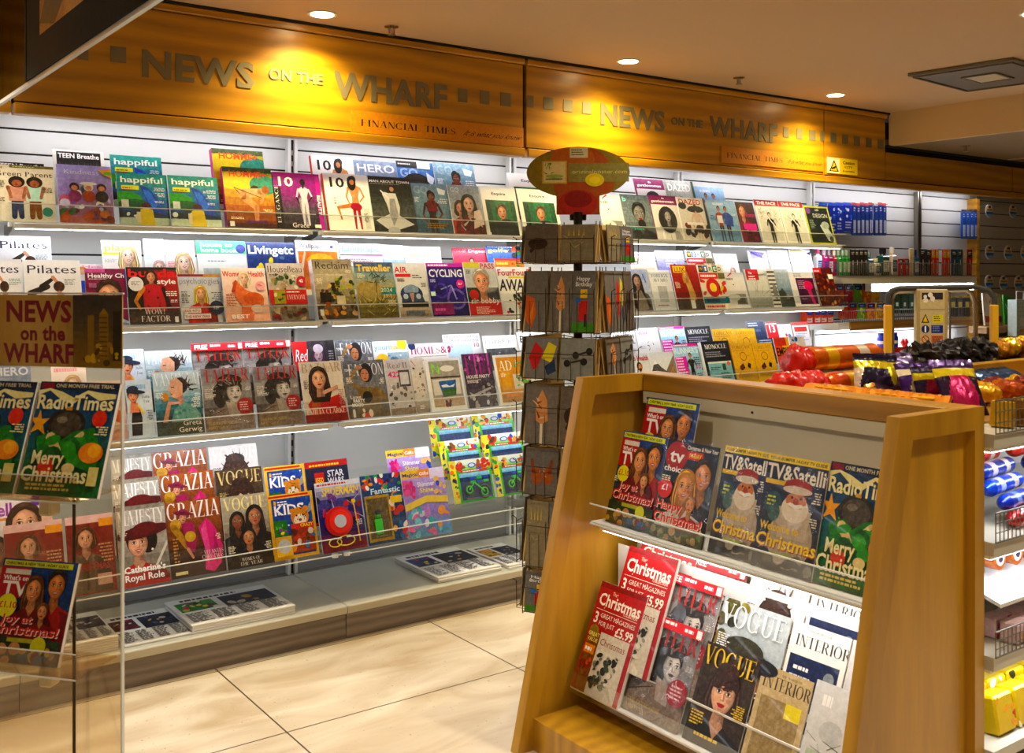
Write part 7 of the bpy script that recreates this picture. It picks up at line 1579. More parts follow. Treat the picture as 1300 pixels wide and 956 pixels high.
items = [(1043, 7, 36, '#e8e8ec', '#e0608c', 'white tube with a green emblem', 'b'), (1050.5, 6, 34, '#c83c7c', '#e8c8d8', 'pink mouthwash bottle at the end of the wire shelf', 'b'), (1057, 6, 34, '#b82c6c', '#e8d8e0', 'pink mouthwash bottle, second', 'b'), (1063, 5, 33, '#c0304c', '#e8d0d8', 'crimson mouthwash bottle beside the green ones', 'b'),
 (1068.5, 5, 33, '#2c8c3c', '#9cb8ac', 'green mouthwash bottle beside the crimson one', 'b'), (1074, 5, 33, '#248434', '#9cb8ac', 'green mouthwash bottle, middle one', 'b'), (1079, 5, 33, '#2c8c3c', '#9cb8ac', 'green mouthwash bottle next to the black packs', 'b'),
 (1084.5, 5.4, 34, '#1c1a1c', '#2c2a2c', 'black brush pack beside the green bottles', 'p'), (1090, 5.4, 34, '#1c1a1c', '#2c2a2c', 'black brush pack, second of four', 'p'), (1095.5, 5.4, 34, '#1c1a1c', '#2c2a2c', 'black brush pack, third of four', 'p'), (1101, 5.4, 34, '#1c1a1c', '#2c2a2c', 'black brush pack beside the teal bottle', 'p'),
 (1108, 8, 30, '#2c5c6c', '#8cb0b8', 'teal mouthwash bottle', 'b'), (1117, 8, 23, '#d8d8c8', '#e8e8dc', 'short cream bottle', 'b'), (1127, 10, 36, '#1c4c4c', '#16181c', 'dark green bottle with a black top', 'b'), (1138, 7, 37, '#e8dcdc', '#f0f0f0', 'white bottle with a tall white cap', 'b'), (1146, 7, 22, '#c83444', '#1c1a1c', 'red carton with a black top', 'p'), (1153, 6, 22, '#c83444', '#1c1a1c', 'red carton with a black top beside the cream one', 'p'),
 (1159.5, 6, 35, '#d8ccb0', '#e8dcc0', 'cream carton beside the upright', 'p'), (1166, 6, 33, '#2c6c9c', '#1c3c6c', 'blue mouthwash bottle by the upright', 'b'), (1173.5, 7, 35, '#1c1a1e', '#2a2a2e', 'black brush pack past the upright', 'p'), (1181, 6, 34, '#1c1a1e', '#3a3a3e', 'black brush pack beside the yellow-topped ones', 'p'),
 (1186.5, 4.6, 34, '#d8503c', '#e8c82c', 'yellow-topped red brush pack, first of four', 'p'), (1191.5, 4.6, 34, '#d8503c', '#e8c82c', 'yellow-topped red brush pack, second of four', 'p'), (1201, 4.6, 34, '#d8503c', '#e8c82c', 'yellow-topped red brush pack, third of four', 'p'), (1206, 4.6, 34, '#d8503c', '#e8c82c', 'yellow-topped red brush pack, fourth of four', 'p'),
 (1213.5, 7, 34, '#24546c', '#1c2c3c', 'dark teal floss pack', 'p'), (1221, 6.5, 34, '#2c6474', '#1c3c4c', 'dark teal floss pack beside the cream one', 'p'), (1227, 4.6, 33, '#d8d0bc', '#e8e0cc', 'narrow cream pack', 'p'), (1233, 6.4, 34, '#b82c34', '#1c1a1e', 'black and red pack by the wooden post', 'p')]
for px, wpx, hpx, c1, c2, lab, s in items:
    k = YS/ray(px, 0)[1]/FL
    kx = (XY(px+.5)-XY(px-.5))
    bottle('mouthwash_bottle' if s == 'b' else 'brush_pack', XY(px), zA+.0005, wpx*kx*.94, hpx*k, c1, c2, lab+' on the wire shelf', TG, style='bottle' if s == 'b' else 'pack', cat='bottle' if s == 'b' else 'pack')
# hanging packs on hooks
hk = MB()
def hang(name, px, wpx, pt, pb, col, c2, lab, group, art=None, Y=4.31, hook=True):
    kx = XY(px+.5, Y)-XY(px-.5, Y); w = wpx*kx; z1, z0 = ZY(px, pt, Y), ZY(px, pb, Y); h = z1-z0
    b = MB().rbox(-w/2, 0, 0, w/2, .018, h*.93, .006, 'pack', col)
    b.box(-w*.48, .007, h*.9, w*.48, .009, h, 'print', c2)
    A = Art(w*.92, h*.86, int(px)); (art or (lambda A: (A.blobs(8, [c2, '#e8f0fc'], .1, .4, .9, .9, .08, .2), A.lines(.1, .3, .8, 3, '#dde8f8', .05))))(A)
    for p, c, n in A.P: b.face([(-w*.46+a*w*.92, -.0005-n*5e-5, h*.04+q*h*.86) for a, q in p], 'print', c)
    o = b.build(name, loc=(XY(px, Y), Y, z0), label=lab, category='pack', group=group)
    MB().tube([(0, .008, h*.955), (0, YB-Y-.002, h*.955)], .002, 'wire', n=5).tube([(0, .008, h*.955), (0, -.02, h*.965)], .002, 'wire', n=5).build('hanging_hook', o)
def braid(A): A.rect(.2, .05, .8, .5, '#dfe6f0'); A.limb(.5, .1, .5, .9, .2, .14, '#2c54b0'); A.lines(.2, .9, .6, 2, '#d8d8e8', .04)
for i, px in enumerate((1046, 1058, 1067, 1077)): hang('sweet_bag', px, 10.5, 257, 300-2*i, '#1434b0', '#2c6ce0', 'shiny blue hanging bag, '+['beside the yellow-bordered cover', 'second along', 'third along', 'next to the brush packs'][i], 'blue bags hanging on the slatted wall')
for i in range(8): hang('toothbrush_pack', 1085+5.3*i+(1.5 if i > 4 else 0), 5, 257+(i % 2), 299, '#1c3c8c', '#e0502c' if i != 5 else '#d8c8c8', 'slim blue and orange brush pack hanging on the slatted wall, '+['beside the blue bags', 'second of the row', 'third of the row', 'fourth of the row', 'fifth of the row', 'sixth of the row', 'seventh of the row', 'last of the row'][i], 'brush packs hanging beside the blue bags', braid)
for i in range(4): hang('toothbrush_pack', 1224+5*i, 4.6, 266, 303, '#2454a8', '#3c2c3c', 'slim blue wavy pack by the wooden post, '+['far from the post, first of four', 'second from the far end', 'second from the post', 'touching the post'][i], 'brush packs hanging by the wooden post', braid)
# cartons and sweets under the wire shelf
for i, px in enumerate((1033, 1043, 1051, 1059.5)):
    kx = XY(px+.5)-XY(px-.5); w = 8*kx; z0, z1 = zB-.0035, ZY(px, 391); h = z1-z0
    b = MB().rbox(-w/2, 0, 0, w/2, .05, h, .002, 'print', '#e0481c'); A = Art(w, h, i); A.rect(.05, .55, .95, .95, '#2454b8'); A.rect(.1, .1, .9, .4, '#f0e0d8'); A.lines(.15, .34, .7, 2, '#d8342c', .08); A.lines(.15, .85, .7, 2, '#a8c8f0', .07); A.onto(b)
    b.build('carton', loc=(XY(px), YS+.03, zB-.0035), label='orange and blue carton on the short white shelf, '+['half hidden by magazines', 'second in line', 'third in line', 'next to the sweet bags'][i], category='carton', group='orange and blue cartons')
def sweet(cols):
    def f(A): A.rect(0, .72, 1, 1, '#1c2c6c'); A.text('Go', .2, .78, .14, '#8cc0f0', w=.6); A.blobs(9, cols, .05, .05, .95, .66, .1, .26)
    return f
SW = [['#c8341c', '#e87c2c'], ['#b01c24', '#d83c2c'], ['#6cac1c', '#d8d82c'], ['#d8641c', '#e8b42c'], ['#e0b43c', '#c87c24']]
for r_, (pt, pb, yy) in enumerate(((360, 384, YS+.10), (383, 405, YS+.04))):
    for i in range(5 if r_ == 0 else 5):
        px = 1066.5+11.5*i+(5 if r_ else 0); c = SW[(i+r_*0) % 5]
        hang('sweet_bag', px, 10.2, pt, pb, c[0], '#1c2c6c', 'bag of '+['orange', 'red', 'green', 'amber', 'yellow'][i]+' sweets in the '+('upper' if r_ == 0 else 'lower')+' row beside the step stool', 'sweet bags below the wire shelf', sweet(c), Y=yy)
for i, px in enumerate((1139, 1149, 1158, 1166, 1190, 1202, 1210, 1219, 1228)):
    hang('gum_pack', px, 8.4, 371 if i < 4 else 376, 398 if i < 4 else 402, '#143c2c' if i < 4 else '#2c2c34', '#e8e8d8' if i < 4 else '#d8b83c', ('dark green gum pack' if i < 4 else 'dark grey mint pack')+' seen through the step stool, '+['first', 'second', 'third', 'fourth', 'fifth', 'sixth', 'seventh', 'eighth', 'ninth'][i]+' along', 'gum and mint packs behind the step stool', (lambda A: A.text('S', .3, .3, .35, '#e8f0e0', w=.4)) if i < 4 else (lambda A: A.rect(.2, .5, .8, .8, '#c8b46c')), Y=YS+.06)
def jar(px, label):
    z0 = zC-.0015; X = XY(px, YS-.02); k = YS/ray(px, 0)[1]/FL; r = 6.3*k*1.0
    o = MB().cyl((0, 0, 0), (0, 0, .072), r, 'pack', '#2c34a8', n=20).cyl((0, 0, .072), (0, 0, .088), r, 'pack', '#2c34a8', n=20, r2=r*.8).cyl((0, 0, .03), (0, 0, .05), r*1.01, 'pack', '#e8e4e8', n=20).build('jar', loc=(X, YS+.0, z0), label=label, category='jar', group='blue jars on the low shelf')
    MB().cyl((0, 0, .088), (0, 0, .105), r*.85, 'pack', '#2430a0', n=20).build('lid', o)
jar(1123, 'blue lidded jar beside the yellow post'); jar(1137, 'blue lidded jar beside the red bow')
b = MB(); 
for s in (-1, 1): b.tube([(0, 0, .02), (s*.02, 0, .045), (s*.035, 0, .03), (s*.02, 0, .01), (0, 0, .02)], [.004, .012, .01, .008, .004], 'ribbon', n=8)
b.cyl((0, 0, 0), (0, 0, .03), .02, 'ribbon'); b.build('gift_bow', loc=(XY(1150), YS+.01, zC-.001), label='shiny red gift bow on the low shelf', category='bow')
# wooden post and dim tape display
MB().rbox(XPOST, 4.32, .0, XPOST+.045, YB-.001, 2.098, .003, 'fascia_wood').build('divider_post', label='upright wooden post dividing the bright toiletries bay from the dim tape display', category='post')
def tape(px, py, label, hgt=17):
    Y = 4.24; k = Y/ray(px, 0)[1]/FL; R_ = hgt*k*.5; X, Z = XY(px, Y), ZY(px, py, Y)
    b = MB(); n = 24
    b.prism([(R_*1.0*cos(2*pi*i/n), R_*sin(2*pi*i/n)) for i in range(n)], 0, .004, 'y', 'print', '#d8cfc0')
    b.prism([(R_*.92*cos(a), -R_*.1+R_*.8*sin(a)) for a in [pi+pi*i/12 for i in range(13)]], -.003, 0, 'y', 'print', '#2c6cb0')
    b.prism([(R_*.9*cos(a), -R_*.45+R_*.4*sin(a)) for a in [pi+pi*i/12 for i in range(13)]], -.004, -.003, 'y', 'print', '#8cb0cc')
    b.box(-R_*.3, -.0035, R_*.45, R_*.3, 0, R_*.75, 'print', '#241a14').box(-R_*.7, -.0035, R_*.05, R_*.7, 0, R_*.3, 'print', '#a8843c')
    o = b.build('tape_pack', loc=(X, Y, Z), label=label, category='tape pack', group='tape packs in the dim display')
    MB().tube([(0, -.02, R_*.8), (0, YB-Y-.001, R_*.8)], .002, 'wire', n=5).build('hanging_hook', o)
for px, py, l_ in ((1256, 268, 'round blue tape pack, upper row beside the wooden post'), (1286, 268, 'round blue tape pack, upper row at the edge of the view'), (1256.5, 320, 'round blue tape pack, middle row beside the wooden post'), (1280, 321, 'round blue tape pack, middle row, centre'), (1301, 321, 'round blue tape pack, middle row at the edge of the view'), (1256, 358, 'round blue tape pack, lower row beside the wooden post'), (1274, 359, 'round blue tape pack, lower row, centre'), (1293, 359, 'round blue tape pack, lower row at the edge of the view')):
    tape(px, py, l_, 19 if py > 300 else 17)
zD = ZY(1270, 414, 4.0)
MB().rbox(XPOST+.055, 3.98, zD-.05, 9.2, YB-.015, zD, .003, 'shelf_wood').rbox(7.1, 3.98, zD-.05, XPOST+.055, 4.12, zD, .003, 'shelf_wood').build('wood_shelf', label='wooden-edged shelf with gift bags and card packs in the dim corner', category='shelf')
def cardpack(px, pt, w, h, col, c2, lab, rot=0, Y=4.05, name='card_pack', cat='pack'):
    b = MB().rbox(-w/2, 0, 0, w/2, .012, h, .002, 'print', col); A = Art(w, h, int(px)); A.strokes(5, [c2, '#f0f0e8'], .1, .5, .9, .9, .5, .08); A.rect(.1, .1, .9, .3, c2); A.onto(b)
    b.build(name, loc=(XY(px, Y), Y, zD+.001), rot=(radians(-8), rot, 0), label=lab, category=cat)
cardpack(1256, 370, .12, .24, '#e8e0d4', '#c83424', 'white and red card pack leaning beside the wooden post', radians(6)); cardpack(1268, 370, .12, .24, '#e8e0d4', '#c83424', 'white and red card pack leaning behind the green one', radians(9), 4.09)
cardpack(1283, 372, .17, .22, '#3c9c2c', '#2c7c24', 'bright green card pack leaning on the dim shelf', radians(10), 4.0)
gy = 3.9; gx = XY(1300, gy); bb = MB(); w, h = .20, .27
bb.rbox(-w/2, 0, 0, w/2, .07, h, .003, 'print', '#cfdfe0')
A = Art(w, h, 3)
A.bg('#d4e2e4')
for i in range(9): A.rect(i/9, 0, i/9+.035, 1, '#b4ccd4'); A.rect(0, i/9, 1, i/9+.025, '#b8d0c8')
A.rect(.2, .28, .8, .5, '#dfe2e0'); A.rect(.2, .12, .8, .2, '#e8a83c'); A.onto(bb)
o = bb.build('gift_bag', loc=(gx, gy, ZY(1300, 427, gy)), label='pale blue gingham gift bag at the edge of the view', category='gift bag'); MB().tube([(-.05, .03, h-.01), (-.05, .03, h+.06), (.05, .03, h+.06), (.05, .03, h-.01)], .004, 'paper', n=6).build('handle', o)
MB().box(XY(1280, 3.86), 3.86, 0, 9.0, 3.979, ZY(1300, 427, gy)-.001, 'shelf_wood').build('display_ledge', label='narrow wooden ledge under the gingham gift bag', category='ledge')

# ---------------------------------------------------------------- step stool / platform truck with hoop handles
tz = 4.9
LP, RP = PF(1127, 447, tz), PF(1262, 447, tz)
lad = empty('platform_steps', ((LP.x+RP.x)/2, (LP.y+RP.y)/2, 0), (0, 0, atan2(RP.y-LP.y, RP.x-LP.x)), label='folding platform steps with yellow posts, chrome hoop rails and a safety sign board', category='step ladder')
hw = (RP-LP).to_2d().length/2 if hasattr((RP-LP), 'to_2d') else .23
def zl(py): return EYE+(350-py)*tz/FL
def lxp(px): return ((px-1127)/(1262-1127)*2-1)*hw
for s in (-1, 1): MB().rbox(s*hw-.016, -.016, 0, s*hw+.016, .016, zl(387), .003, 'yellow_post').build('yellow_post', lad)
MB().tube([(-hw, 0, zl(387)), (-hw, 0, zl(376)), (-hw+.02, 0, zl(369)), (-hw+.05, 0, zl(366)), (hw-.09, 0, zl(364)), (hw-.03, 0, zl(368)), (hw, 0, zl(378)), (hw, 0, zl(392))], .013, 'handle_grip', n=10).build('grip_rail', lad)
MB().tube([(lxp(1133), .01, zl(450)), (lxp(1133), .01, zl(380)), (lxp(1136), .01, zl(373)), (lxp(1142), .01, zl(369.5)), (lxp(1227), .01, zl(368)), (lxp(1234), .01, zl(372)), (lxp(1239), .01, zl(384)), (lxp(1240), .01, zl(450))], .012, 'chrome', n=10).build('hoop_rail', lad)
MB().cyl((lxp(1208), .02, 0.4), (lxp(1208), .02, zl(370)), .006, 'chrome').build('rod', lad)
W_, Hh = lxp(1201)-lxp(1162), zl(369)-zl(450); A = Art(W_, Hh, 2)
A.bg('#c9b98c'); A.rect(.16, .86, .84, .97, '#2c2430'); A.blobs(5, ['#4c3c6c', '#e8e0d0'], .25, .84, .75, .94, .05, .09); A.rect(0, .7, 1, .71, '#8c7c54'); A.rect(.0, 0, .1, 1, '#b09c6c'); A.rect(.9, 0, 1, 1, '#b09c6c')
A.poly([(.14, .5), (.4, .5), (.27, .64)], '#1c1810'); A.poly([(.19, .515), (.35, .515), (.27, .61)], '#e8c81c'); A.rect(.5, .5, .84, .62, '#d8d02c'); A.lines(.54, .59, .26, 3, '#5c5410', .015)
A.dot(.27, .4, .13, '#1c2c6c'); A.limb(.27, .36, .27, .44, .05, .05, '#fff'); A.rect(.46, .34, .84, .46, '#1c2c7c'); A.lines(.5, .43, .3, 3, '#8c9cd0', .015)
A.dot(.27, .24, .13, '#c04c34'); A.dot(.27, .24, .095, '#c9b98c'); A.limb(.2, .28, .34, .2, .03, .03, '#c04c34'); A.rect(.46, .19, .84, .3, '#c87c5c'); A.lines(.5, .27, .3, 3, '#7c2c1c', .015)
b = MB().rbox(lxp(1162), -.02, zl(450), lxp(1201), .02, zl(367), .003, 'sign_board'); 
for p, c, n in A.P: b.face([(lxp(1162)+a*W_, -.0205-n*6e-5, zl(450)+q*Hh) for a, q in p], 'card', c)
b.build('sign_board', lad)
for z in (.25, .5, .75): MB().rbox(-hw+.02, -.1, z, hw-.02, .14, z+.03, .004, 'steel').build('tread', lad)
MB().box(-hw-.01, .2, 0, -hw+.02, .23, .8, 'steel').box(hw-.02, .2, 0, hw+.01, .23, .8, 'steel').build('rear_frame', lad)

# ---------------------------------------------------------------- sweet counter behind the stand
TZ = 1.10
GX0, GX1, GY0, GY1 = 2.53, 4.3, 1.52, 2.58
g = empty('sweet_counter', (0, 0, 0), label='wooden sweet counter with lit wire-fronted shelves behind the magazine stand', category='counter')
MB().box(GX0, GY0, TZ-.03, GX1, GY1, TZ, 'rail_wood').build('counter_top', g)
MB().box(GX0, GY0+.44, .05, GX1, GY1, TZ-.031, 'white_metal').build('core', g)
MB().rbox(3.05, 2.06, TZ, GX1, 2.10, TZ+.075, .004, 'stand_wood').build('divider_rail', g)
MB().box(GX0, GY0-.12, 0, GX1, GY1, .049, 'kick_wood').build('kick_board', g)
def shelf_at(py, nm):
    z = PY(1262, py, GY0-.12).z
    s_ = MB().box(GX0, GY0-.12, z-.035, GX1, GY0+.43, z, 'deck_metal').build(nm, g)
    l_ = MB().box(GX0+.02, GY0-.10, z-.05, GX1-.02, GY0-.05, z-.0355, 'white_metal').build('light_bar', s_)
    MB().box(GX0+.03, GY0-.095, z-.053, GX1-.03, GY0-.055, z-.05, 'led').build('diffuser', l_)
    return z
zs1, zs2, zs3 = shelf_at(552, 'shelf'), shelf_at(690, 'shelf'), shelf_at(836, 'shelf')
def basket(z, hh, nm='wire_basket'):
    w = MB(); y = GY0-.125
    for q in (0, .33, .66, 1): w.tube([(GX0, y, z+hh*q), (GX1, y, z+hh*q)], .0025 if q in (0, 1) else .0015, 'wire', n=5)
    x = GX0
    while x < 3.6: w.tube([(x, y, z), (x, y, z+hh)], .0016, 'wire', n=4); x += .02
    w.build(nm, g)
basket(zs1+.002, .085); basket(zs2+.002, .075); basket(zs3+.002, .065)
def wrapped_tube(p0, p1, r, c1, c2, label, group=None, name='sweet_tube'):
    b = MB(); p0, p1 = V(p0), V(p1); n = 16
    P = [p0.lerp(p1, i/n) for i in range(n+1)]; rr = [r*(.35 if i in (0, n) else .8 if i in (1, n-1) else 1)*(1+.03*random.uniform(-1, 1)) for i in range(n+1)]
    for i in range(n):
        c = [c1, c1, c2, c1, c1, '#e8dcc8', c1, c1][(i//2) % 8]
        b.cyl(P[i], P[i+1], rr[i], 'foil', c, n=14, r2=rr[i+1], cap=i in (0, n-1))
    o = b.build(name, label=label, category='sweets'); 
    if group: o['group'] = group
    return o
def ruffle(c, r, col, seed, label, name='ruffle_end', parent=None, flat=.5, mat='pack'):
    rr = random.Random(seed); bm_v = []; n, m = 22, 12; vs = []; fs = []
    for j in range(m+1):
        for i in range(n):
            th, ph = 2*pi*i/n, pi*j/m
            q = 1+(.75 if mat == 'black_foil' else .34)*noise.noise(V((cos(th)*1.8*sin(ph)+seed, sin(th)*1.8*sin(ph), cos(ph)*1.8)))+.16*sin(th*7+j)
            vs.append((c[0]+r*q*cos(th)*sin(ph)*.7, c[1]+r*q*sin(th)*sin(ph), c[2]+r*q*cos(ph)*flat))
    for j in range(m):
        for i in range(n): fs.append((j*n+i, j*n+(i+1) % n, (j+1)*n+(i+1) % n, (j+1)*n+i))
    b = MB().raw(vs, fs, mat, col, mat != 'black_foil')
    o = b.build(name, parent)
    if not parent: o['label'] = label; o['category'] = 'sweets'
    return o
Tt = TZ+.001
# two big red and orange film-wrapped tubes
a, e = PY(1046, 476, 2.12), PY(1108, 468, 2.12)
t1 = wrapped_tube((a.x, a.y, Tt+.042), (e.x+.1, e.y, Tt+.042), .04, '#d8581c', '#e8b01c', 'orange film-wrapped sweet tube lying on the counter, lower of two')
for i, (px, py) in enumerate(((996, 473), (1016, 472), (1034, 474))):
    q = PY(px, py, 2.13); ruffle((q.x, q.y, Tt+.045), .055, '#c8281c', 3+i, None, parent=t1, flat=.75)
a, e = PY(1018, 456, 2.32), PY(1100, 447, 2.32)
t2 = wrapped_tube((a.x, a.y+.02, Tt+.10), (e.x+.12, e.y+.02, Tt+.10), .045, '#d86c1c', '#e8b42c', 'orange film-wrapped sweet tube lying on the counter, upper of two')
q = PY(1014, 455, 2.32); ruffle((q.x, q.y, Tt+.085), .06, '#c0241c', 9, None, parent=t2, flat=1.1)
MB().rbox(a.x-.05, 2.27, Tt, e.x+.1, 2.40, Tt+.054, .004, 'pack', '#d8a01c').build('sweet_box', label='flat yellow sweet box under the upper film-wrapped tube', category='box')
# dark purple and black bags standing
def pouch(px, py, Y, w, h, yaw, lean, top, band, body, label, body2=None, group=None, name='sweet_pouch'):
    q = PY(px, py, Y); b = MB(); n, m = 28, 30; vs = []; fs = []
    for side_ in (0, 1):
        for j in range(m+1):
            for i in range(n+1):
                u, t = i/n, j/m
                bulge = .022*(sin(pi*u)**.6)*(sin(pi*min(1, t*1.15))**.6 if t < .87 else 0)+.001
                pin = 1-.05*sin(pi*t)
                vs.append(((u-.5)*w*pin, (-1 if side_ == 0 else 1)*bulge+.002*noise.noise(V((u*9+px, t*9, side_))), t*h))
    K = (m+1)*(n+1)
    for side_ in (0, 1):
        for j in range(m):
            for i in range(n):
                f = (side_*K+j*(n+1)+i, side_*K+j*(n+1)+i+1, side_*K+(j+1)*(n+1)+i+1, side_*K+(j+1)*(n+1)+i)
                t = j/m; col = top if t > .8 else band if t > .66 else body if (body2 is None or (abs(i/n-.5) < .36*(1-abs(t-.3)*1.2))) else body2
                b.raw([vs[k_] for k_ in (f if side_ == 0 else f[::-1])], [(0, 1, 2, 3)], 'foil', col, True)
    z = max(Tt, q.z) if q.z > Tt+.02 else Tt
    o = b.build(name, loc=(q.x, q.y, Tt+.002), rot=(-lean, 0, yaw), label=label, category='sweets')
    if group: o['group'] = group
    return o
PG = 'purple and yellow sweet pouches on the counter'
pouch(1107, 487, 1.98, .11, .155, radians(-50), radians(22), '#1c1430', '#c8b41c', '#1c1430', 'black and yellow pouch standing beside the film-wrapped tubes', '#e8d8c0', PG)
pouch(1118, 489, 1.96, .11, .15, radians(-50), radians(22), '#1c1430', '#c8b41c', '#241a3c', 'second black and yellow pouch standing beside the first', '#c8b41c', PG)
pouch(1137, 491, 1.92, .18, .15, radians(-28), radians(45), '#3c1c5c', '#c8b82c', '#3a2030', 'wide purple pouch with yellow stripe lying back', '#b88c4c', PG)
pouch(1150, 480, 2.06, .20, .18, radians(-25), radians(48), '#34184c', '#3c1c5c', '#2c1840', 'wide dark purple pouch lying behind the striped one', None, PG)
pouch(1176, 497, 1.82, .14, .14, radians(-28), radians(32), '#3c1c5c', '#e8dcc0', '#7c6c4c', 'purple-topped pouch with a cream label', '#3c1c5c', PG)
pouch(1192, 508, 1.70, .12, .14, radians(-30), radians(26), '#241838', '#c8b82c', '#8c1c3c', 'crimson pouch half behind the pink one', '#241838', PG)
pouch(1228, 513, 1.60, .13, .18, radians(-32), radians(34), '#3a1c54', '#d8c41c', '#b81c5c', 'pink leaf-shaped pouch with a purple top and yellow band', '#2c1838', PG)
# heap of crumpled black bags
bi = 0
for row_, (Y_, zz, n_) in enumerate(((2.24, -.012, 6), (2.32, .022, 5), (2.2, .05, 4))):
    for i in range(n_):
        px = (1152, 1148, 1164)[row_]+(100/(n_))*(i+.35); q = PY(px, 455, Y_)
        bi += 1
        ruffle((q.x, q.y, Tt+.052+zz*1.05), .05, '#1a1410', 20+bi, None, name='foil_bag', flat=.8, mat='black_foil')
        o = bpy.context.scene.objects[-1] if False else COL.objects[-1]
        o['label'] = 'crumpled black foil bag in the heap, '+['bottom row', 'middle row', 'top row'][row_]+', '+['at the end by the yellow post', 'second from the yellow post', 'under the sign board', 'past the sign board', 'below the chrome rail', 'at the end by the wooden rail'][i if n_ == 6 else (i if i < n_-1 else 5)]; o['category'] = 'sweets'; o['group'] = 'crumpled black foil bags'
# row of flat orange bars behind the top rail
for i in range(12):
    px = 1046+12.2*i; py = 488+1.75*i
    q = PX(px, py, 2.60); w = .11
    b = MB(); nn = 8
    for k_ in range(nn):
        x0, x1 = -w/2+w*k_/nn, -w/2+w*(k_+1)/nn; z0 = .012*sin(k_*2.1+i)*.3+.016; z1 = .012*sin((k_+1)*2.1+i)*.3+.016
        b.face([(x0, -.03, z0*.5), (x1, -.03, z1*.5), (x1, 0, z1), (x0, 0, z0)], 'foil', '#e8901c', True); b.face([(x0, 0, z0), (x1, 0, z1), (x1, .03, z1*.5), (x0, .03, z0*.5)], 'foil', '#d87c14', True)
    b.box(-w/2, -.03, 0, w/2, .03, .008, 'foil', '#d87814'); b.box(-w*.2, -.028, .012, w*.15, -.012, .016, 'foil', '#f4c43c')
    o = b.build('chocolate_bar', loc=(2.60, q.y, Tt+.052), rot=(radians(12), 0, radians(-70+random.uniform(-8, 8))), label='flat orange-wrapped bar in the row behind the top rail, '+['first', 'second', 'third', 'fourth', 'fifth', 'sixth', 'seventh', 'eighth', 'ninth', 'tenth', 'eleventh', 'twelfth'][i]+' from the film-wrapped tubes', category='sweets', group='orange bars behind the top rail')
MB().rbox(2.535, 1.60, Tt, 2.665, 2.22, Tt+.045, .003, 'pack', '#c86c14').build('display_box', label='long orange display tray under the flat bars', category='tray')
# far tray beyond the wooden divider
for i in range(4):
    q = PY(1262+8*i, 452, 2.3)
    ruffle((q.x, q.y-.04, Tt+.09+.01*(i % 2)), .045, ['#c88c3c', '#e0c04c', '#8c4c24', '#d8a44c'][i % 4], 60+i, None, name='sweet_bag', flat=.8, mat='foil')
    o = COL.objects[-1]; o['label'] = 'shiny %s sweet bag beyond the wooden rail, %s' % (['copper', 'gold', 'brown', 'amber'][i % 4], ['by the black heap', 'second along', 'third along', 'fourth along', 'fifth along', 'sixth along', 'at the edge of the view'][i]); o['category'] = 'sweets'; o['group'] = 'shiny bags beyond the wooden rail'
MB().rbox(3.4, 2.14, Tt, GX1-.05, 2.5, Tt+.05, .003, 'pack', '#2a1c14').build('display_box', label='dark display tray under the shiny bags beyond the wooden rail', category='tray')
for i in range(3): pouch(1276+14*i, 488, 1.90, .16, .12, radians(10), radians(60), '#1c3c5c', '#24486c', '#24486c', 'folded dark blue packet in front of the wooden rail, '+['first', 'second', 'third'][i], None, 'dark blue packets', name='sweet_packet')
for i in range(8):
    px = 1232+10*i; q = PY(px, 492+(i % 3)*7, 1.78-.04*(i % 3))
    ruffle((q.x, q.y, Tt+.038), .042, ['#c86c24', '#b0501c', '#d8a43c', '#7c2c14'][i % 4], 80+i, None, name='sweet_bag', flat=.7, mat='foil')
    o = COL.objects[-1]; o['label'] = '%s foil sweet bag loose on the counter, %s' % (['orange', 'rust', 'gold', 'brown'][i % 4], ['behind the pink pouch', 'next to the pink pouch', 'second from the pink pouch', 'third from the pink pouch', 'fourth from the pink pouch', 'fifth from the pink pouch', 'sixth from the pink pouch', 'seventh from the pink pouch'][i]); o['category'] = 'sweets'; o['group'] = 'loose foil bags on the counter'
ORDN = ['first', 'second', 'third', 'fourth', 'fifth', 'sixth', 'seventh', 'eighth', 'ninth', 'tenth']
for i in range(9):      # gold packs in the upper basket
    q = PY(1266+8*i, 530, GY0-.06)
    b = MB().rbox(-.012, -.03, 0, .012, .03, .07, .003, 'foil', ['#c8a02c', '#8c5c1c', '#e0c85c'][i % 3]); b.build('sweet_packet', loc=(2.66+.055*i, GY0-.07, zs1+.002), rot=(0, radians(14), radians(10)), label='gold packet in the upper wire basket, %s from the end panel' % ORDN[i], category='sweets', group='gold packets in the upper wire basket')
def lay_tube(x, z, r, L, c1, c2, lab, grp, y=GY0+.02):
    wrapped_tube((x, y, z), (x+L, y+.03, z), r, c1, c2, lab, grp)
z_ = zs2+.002
cols = [('#b01c1c', '#e8e0e0', 'red'), ('#1c3cb8', '#8cb0e8', 'royal blue'), ('#2454d8', '#d8e0f4', 'bright blue'), ('#3c4c9c', '#e8dce8', 'blue and white'), ('#c8402c', '#f0e4dc', 'red and white'), ('#e8b82c', '#e85c3c', 'yellow')]
for i, (c1, c2, nm_) in enumerate(cols):
    for j in range(2):
        lay_tube(2.70+.26*j+.02*(i % 2), z_+.022+.036*i, .023, .24, c1, c2, nm_+' sweet tube lying on the middle lit shelf, '+['by the end panel', 'further along'][j], 'sweet tubes on the middle lit shelf', GY0-.07+.035*i)
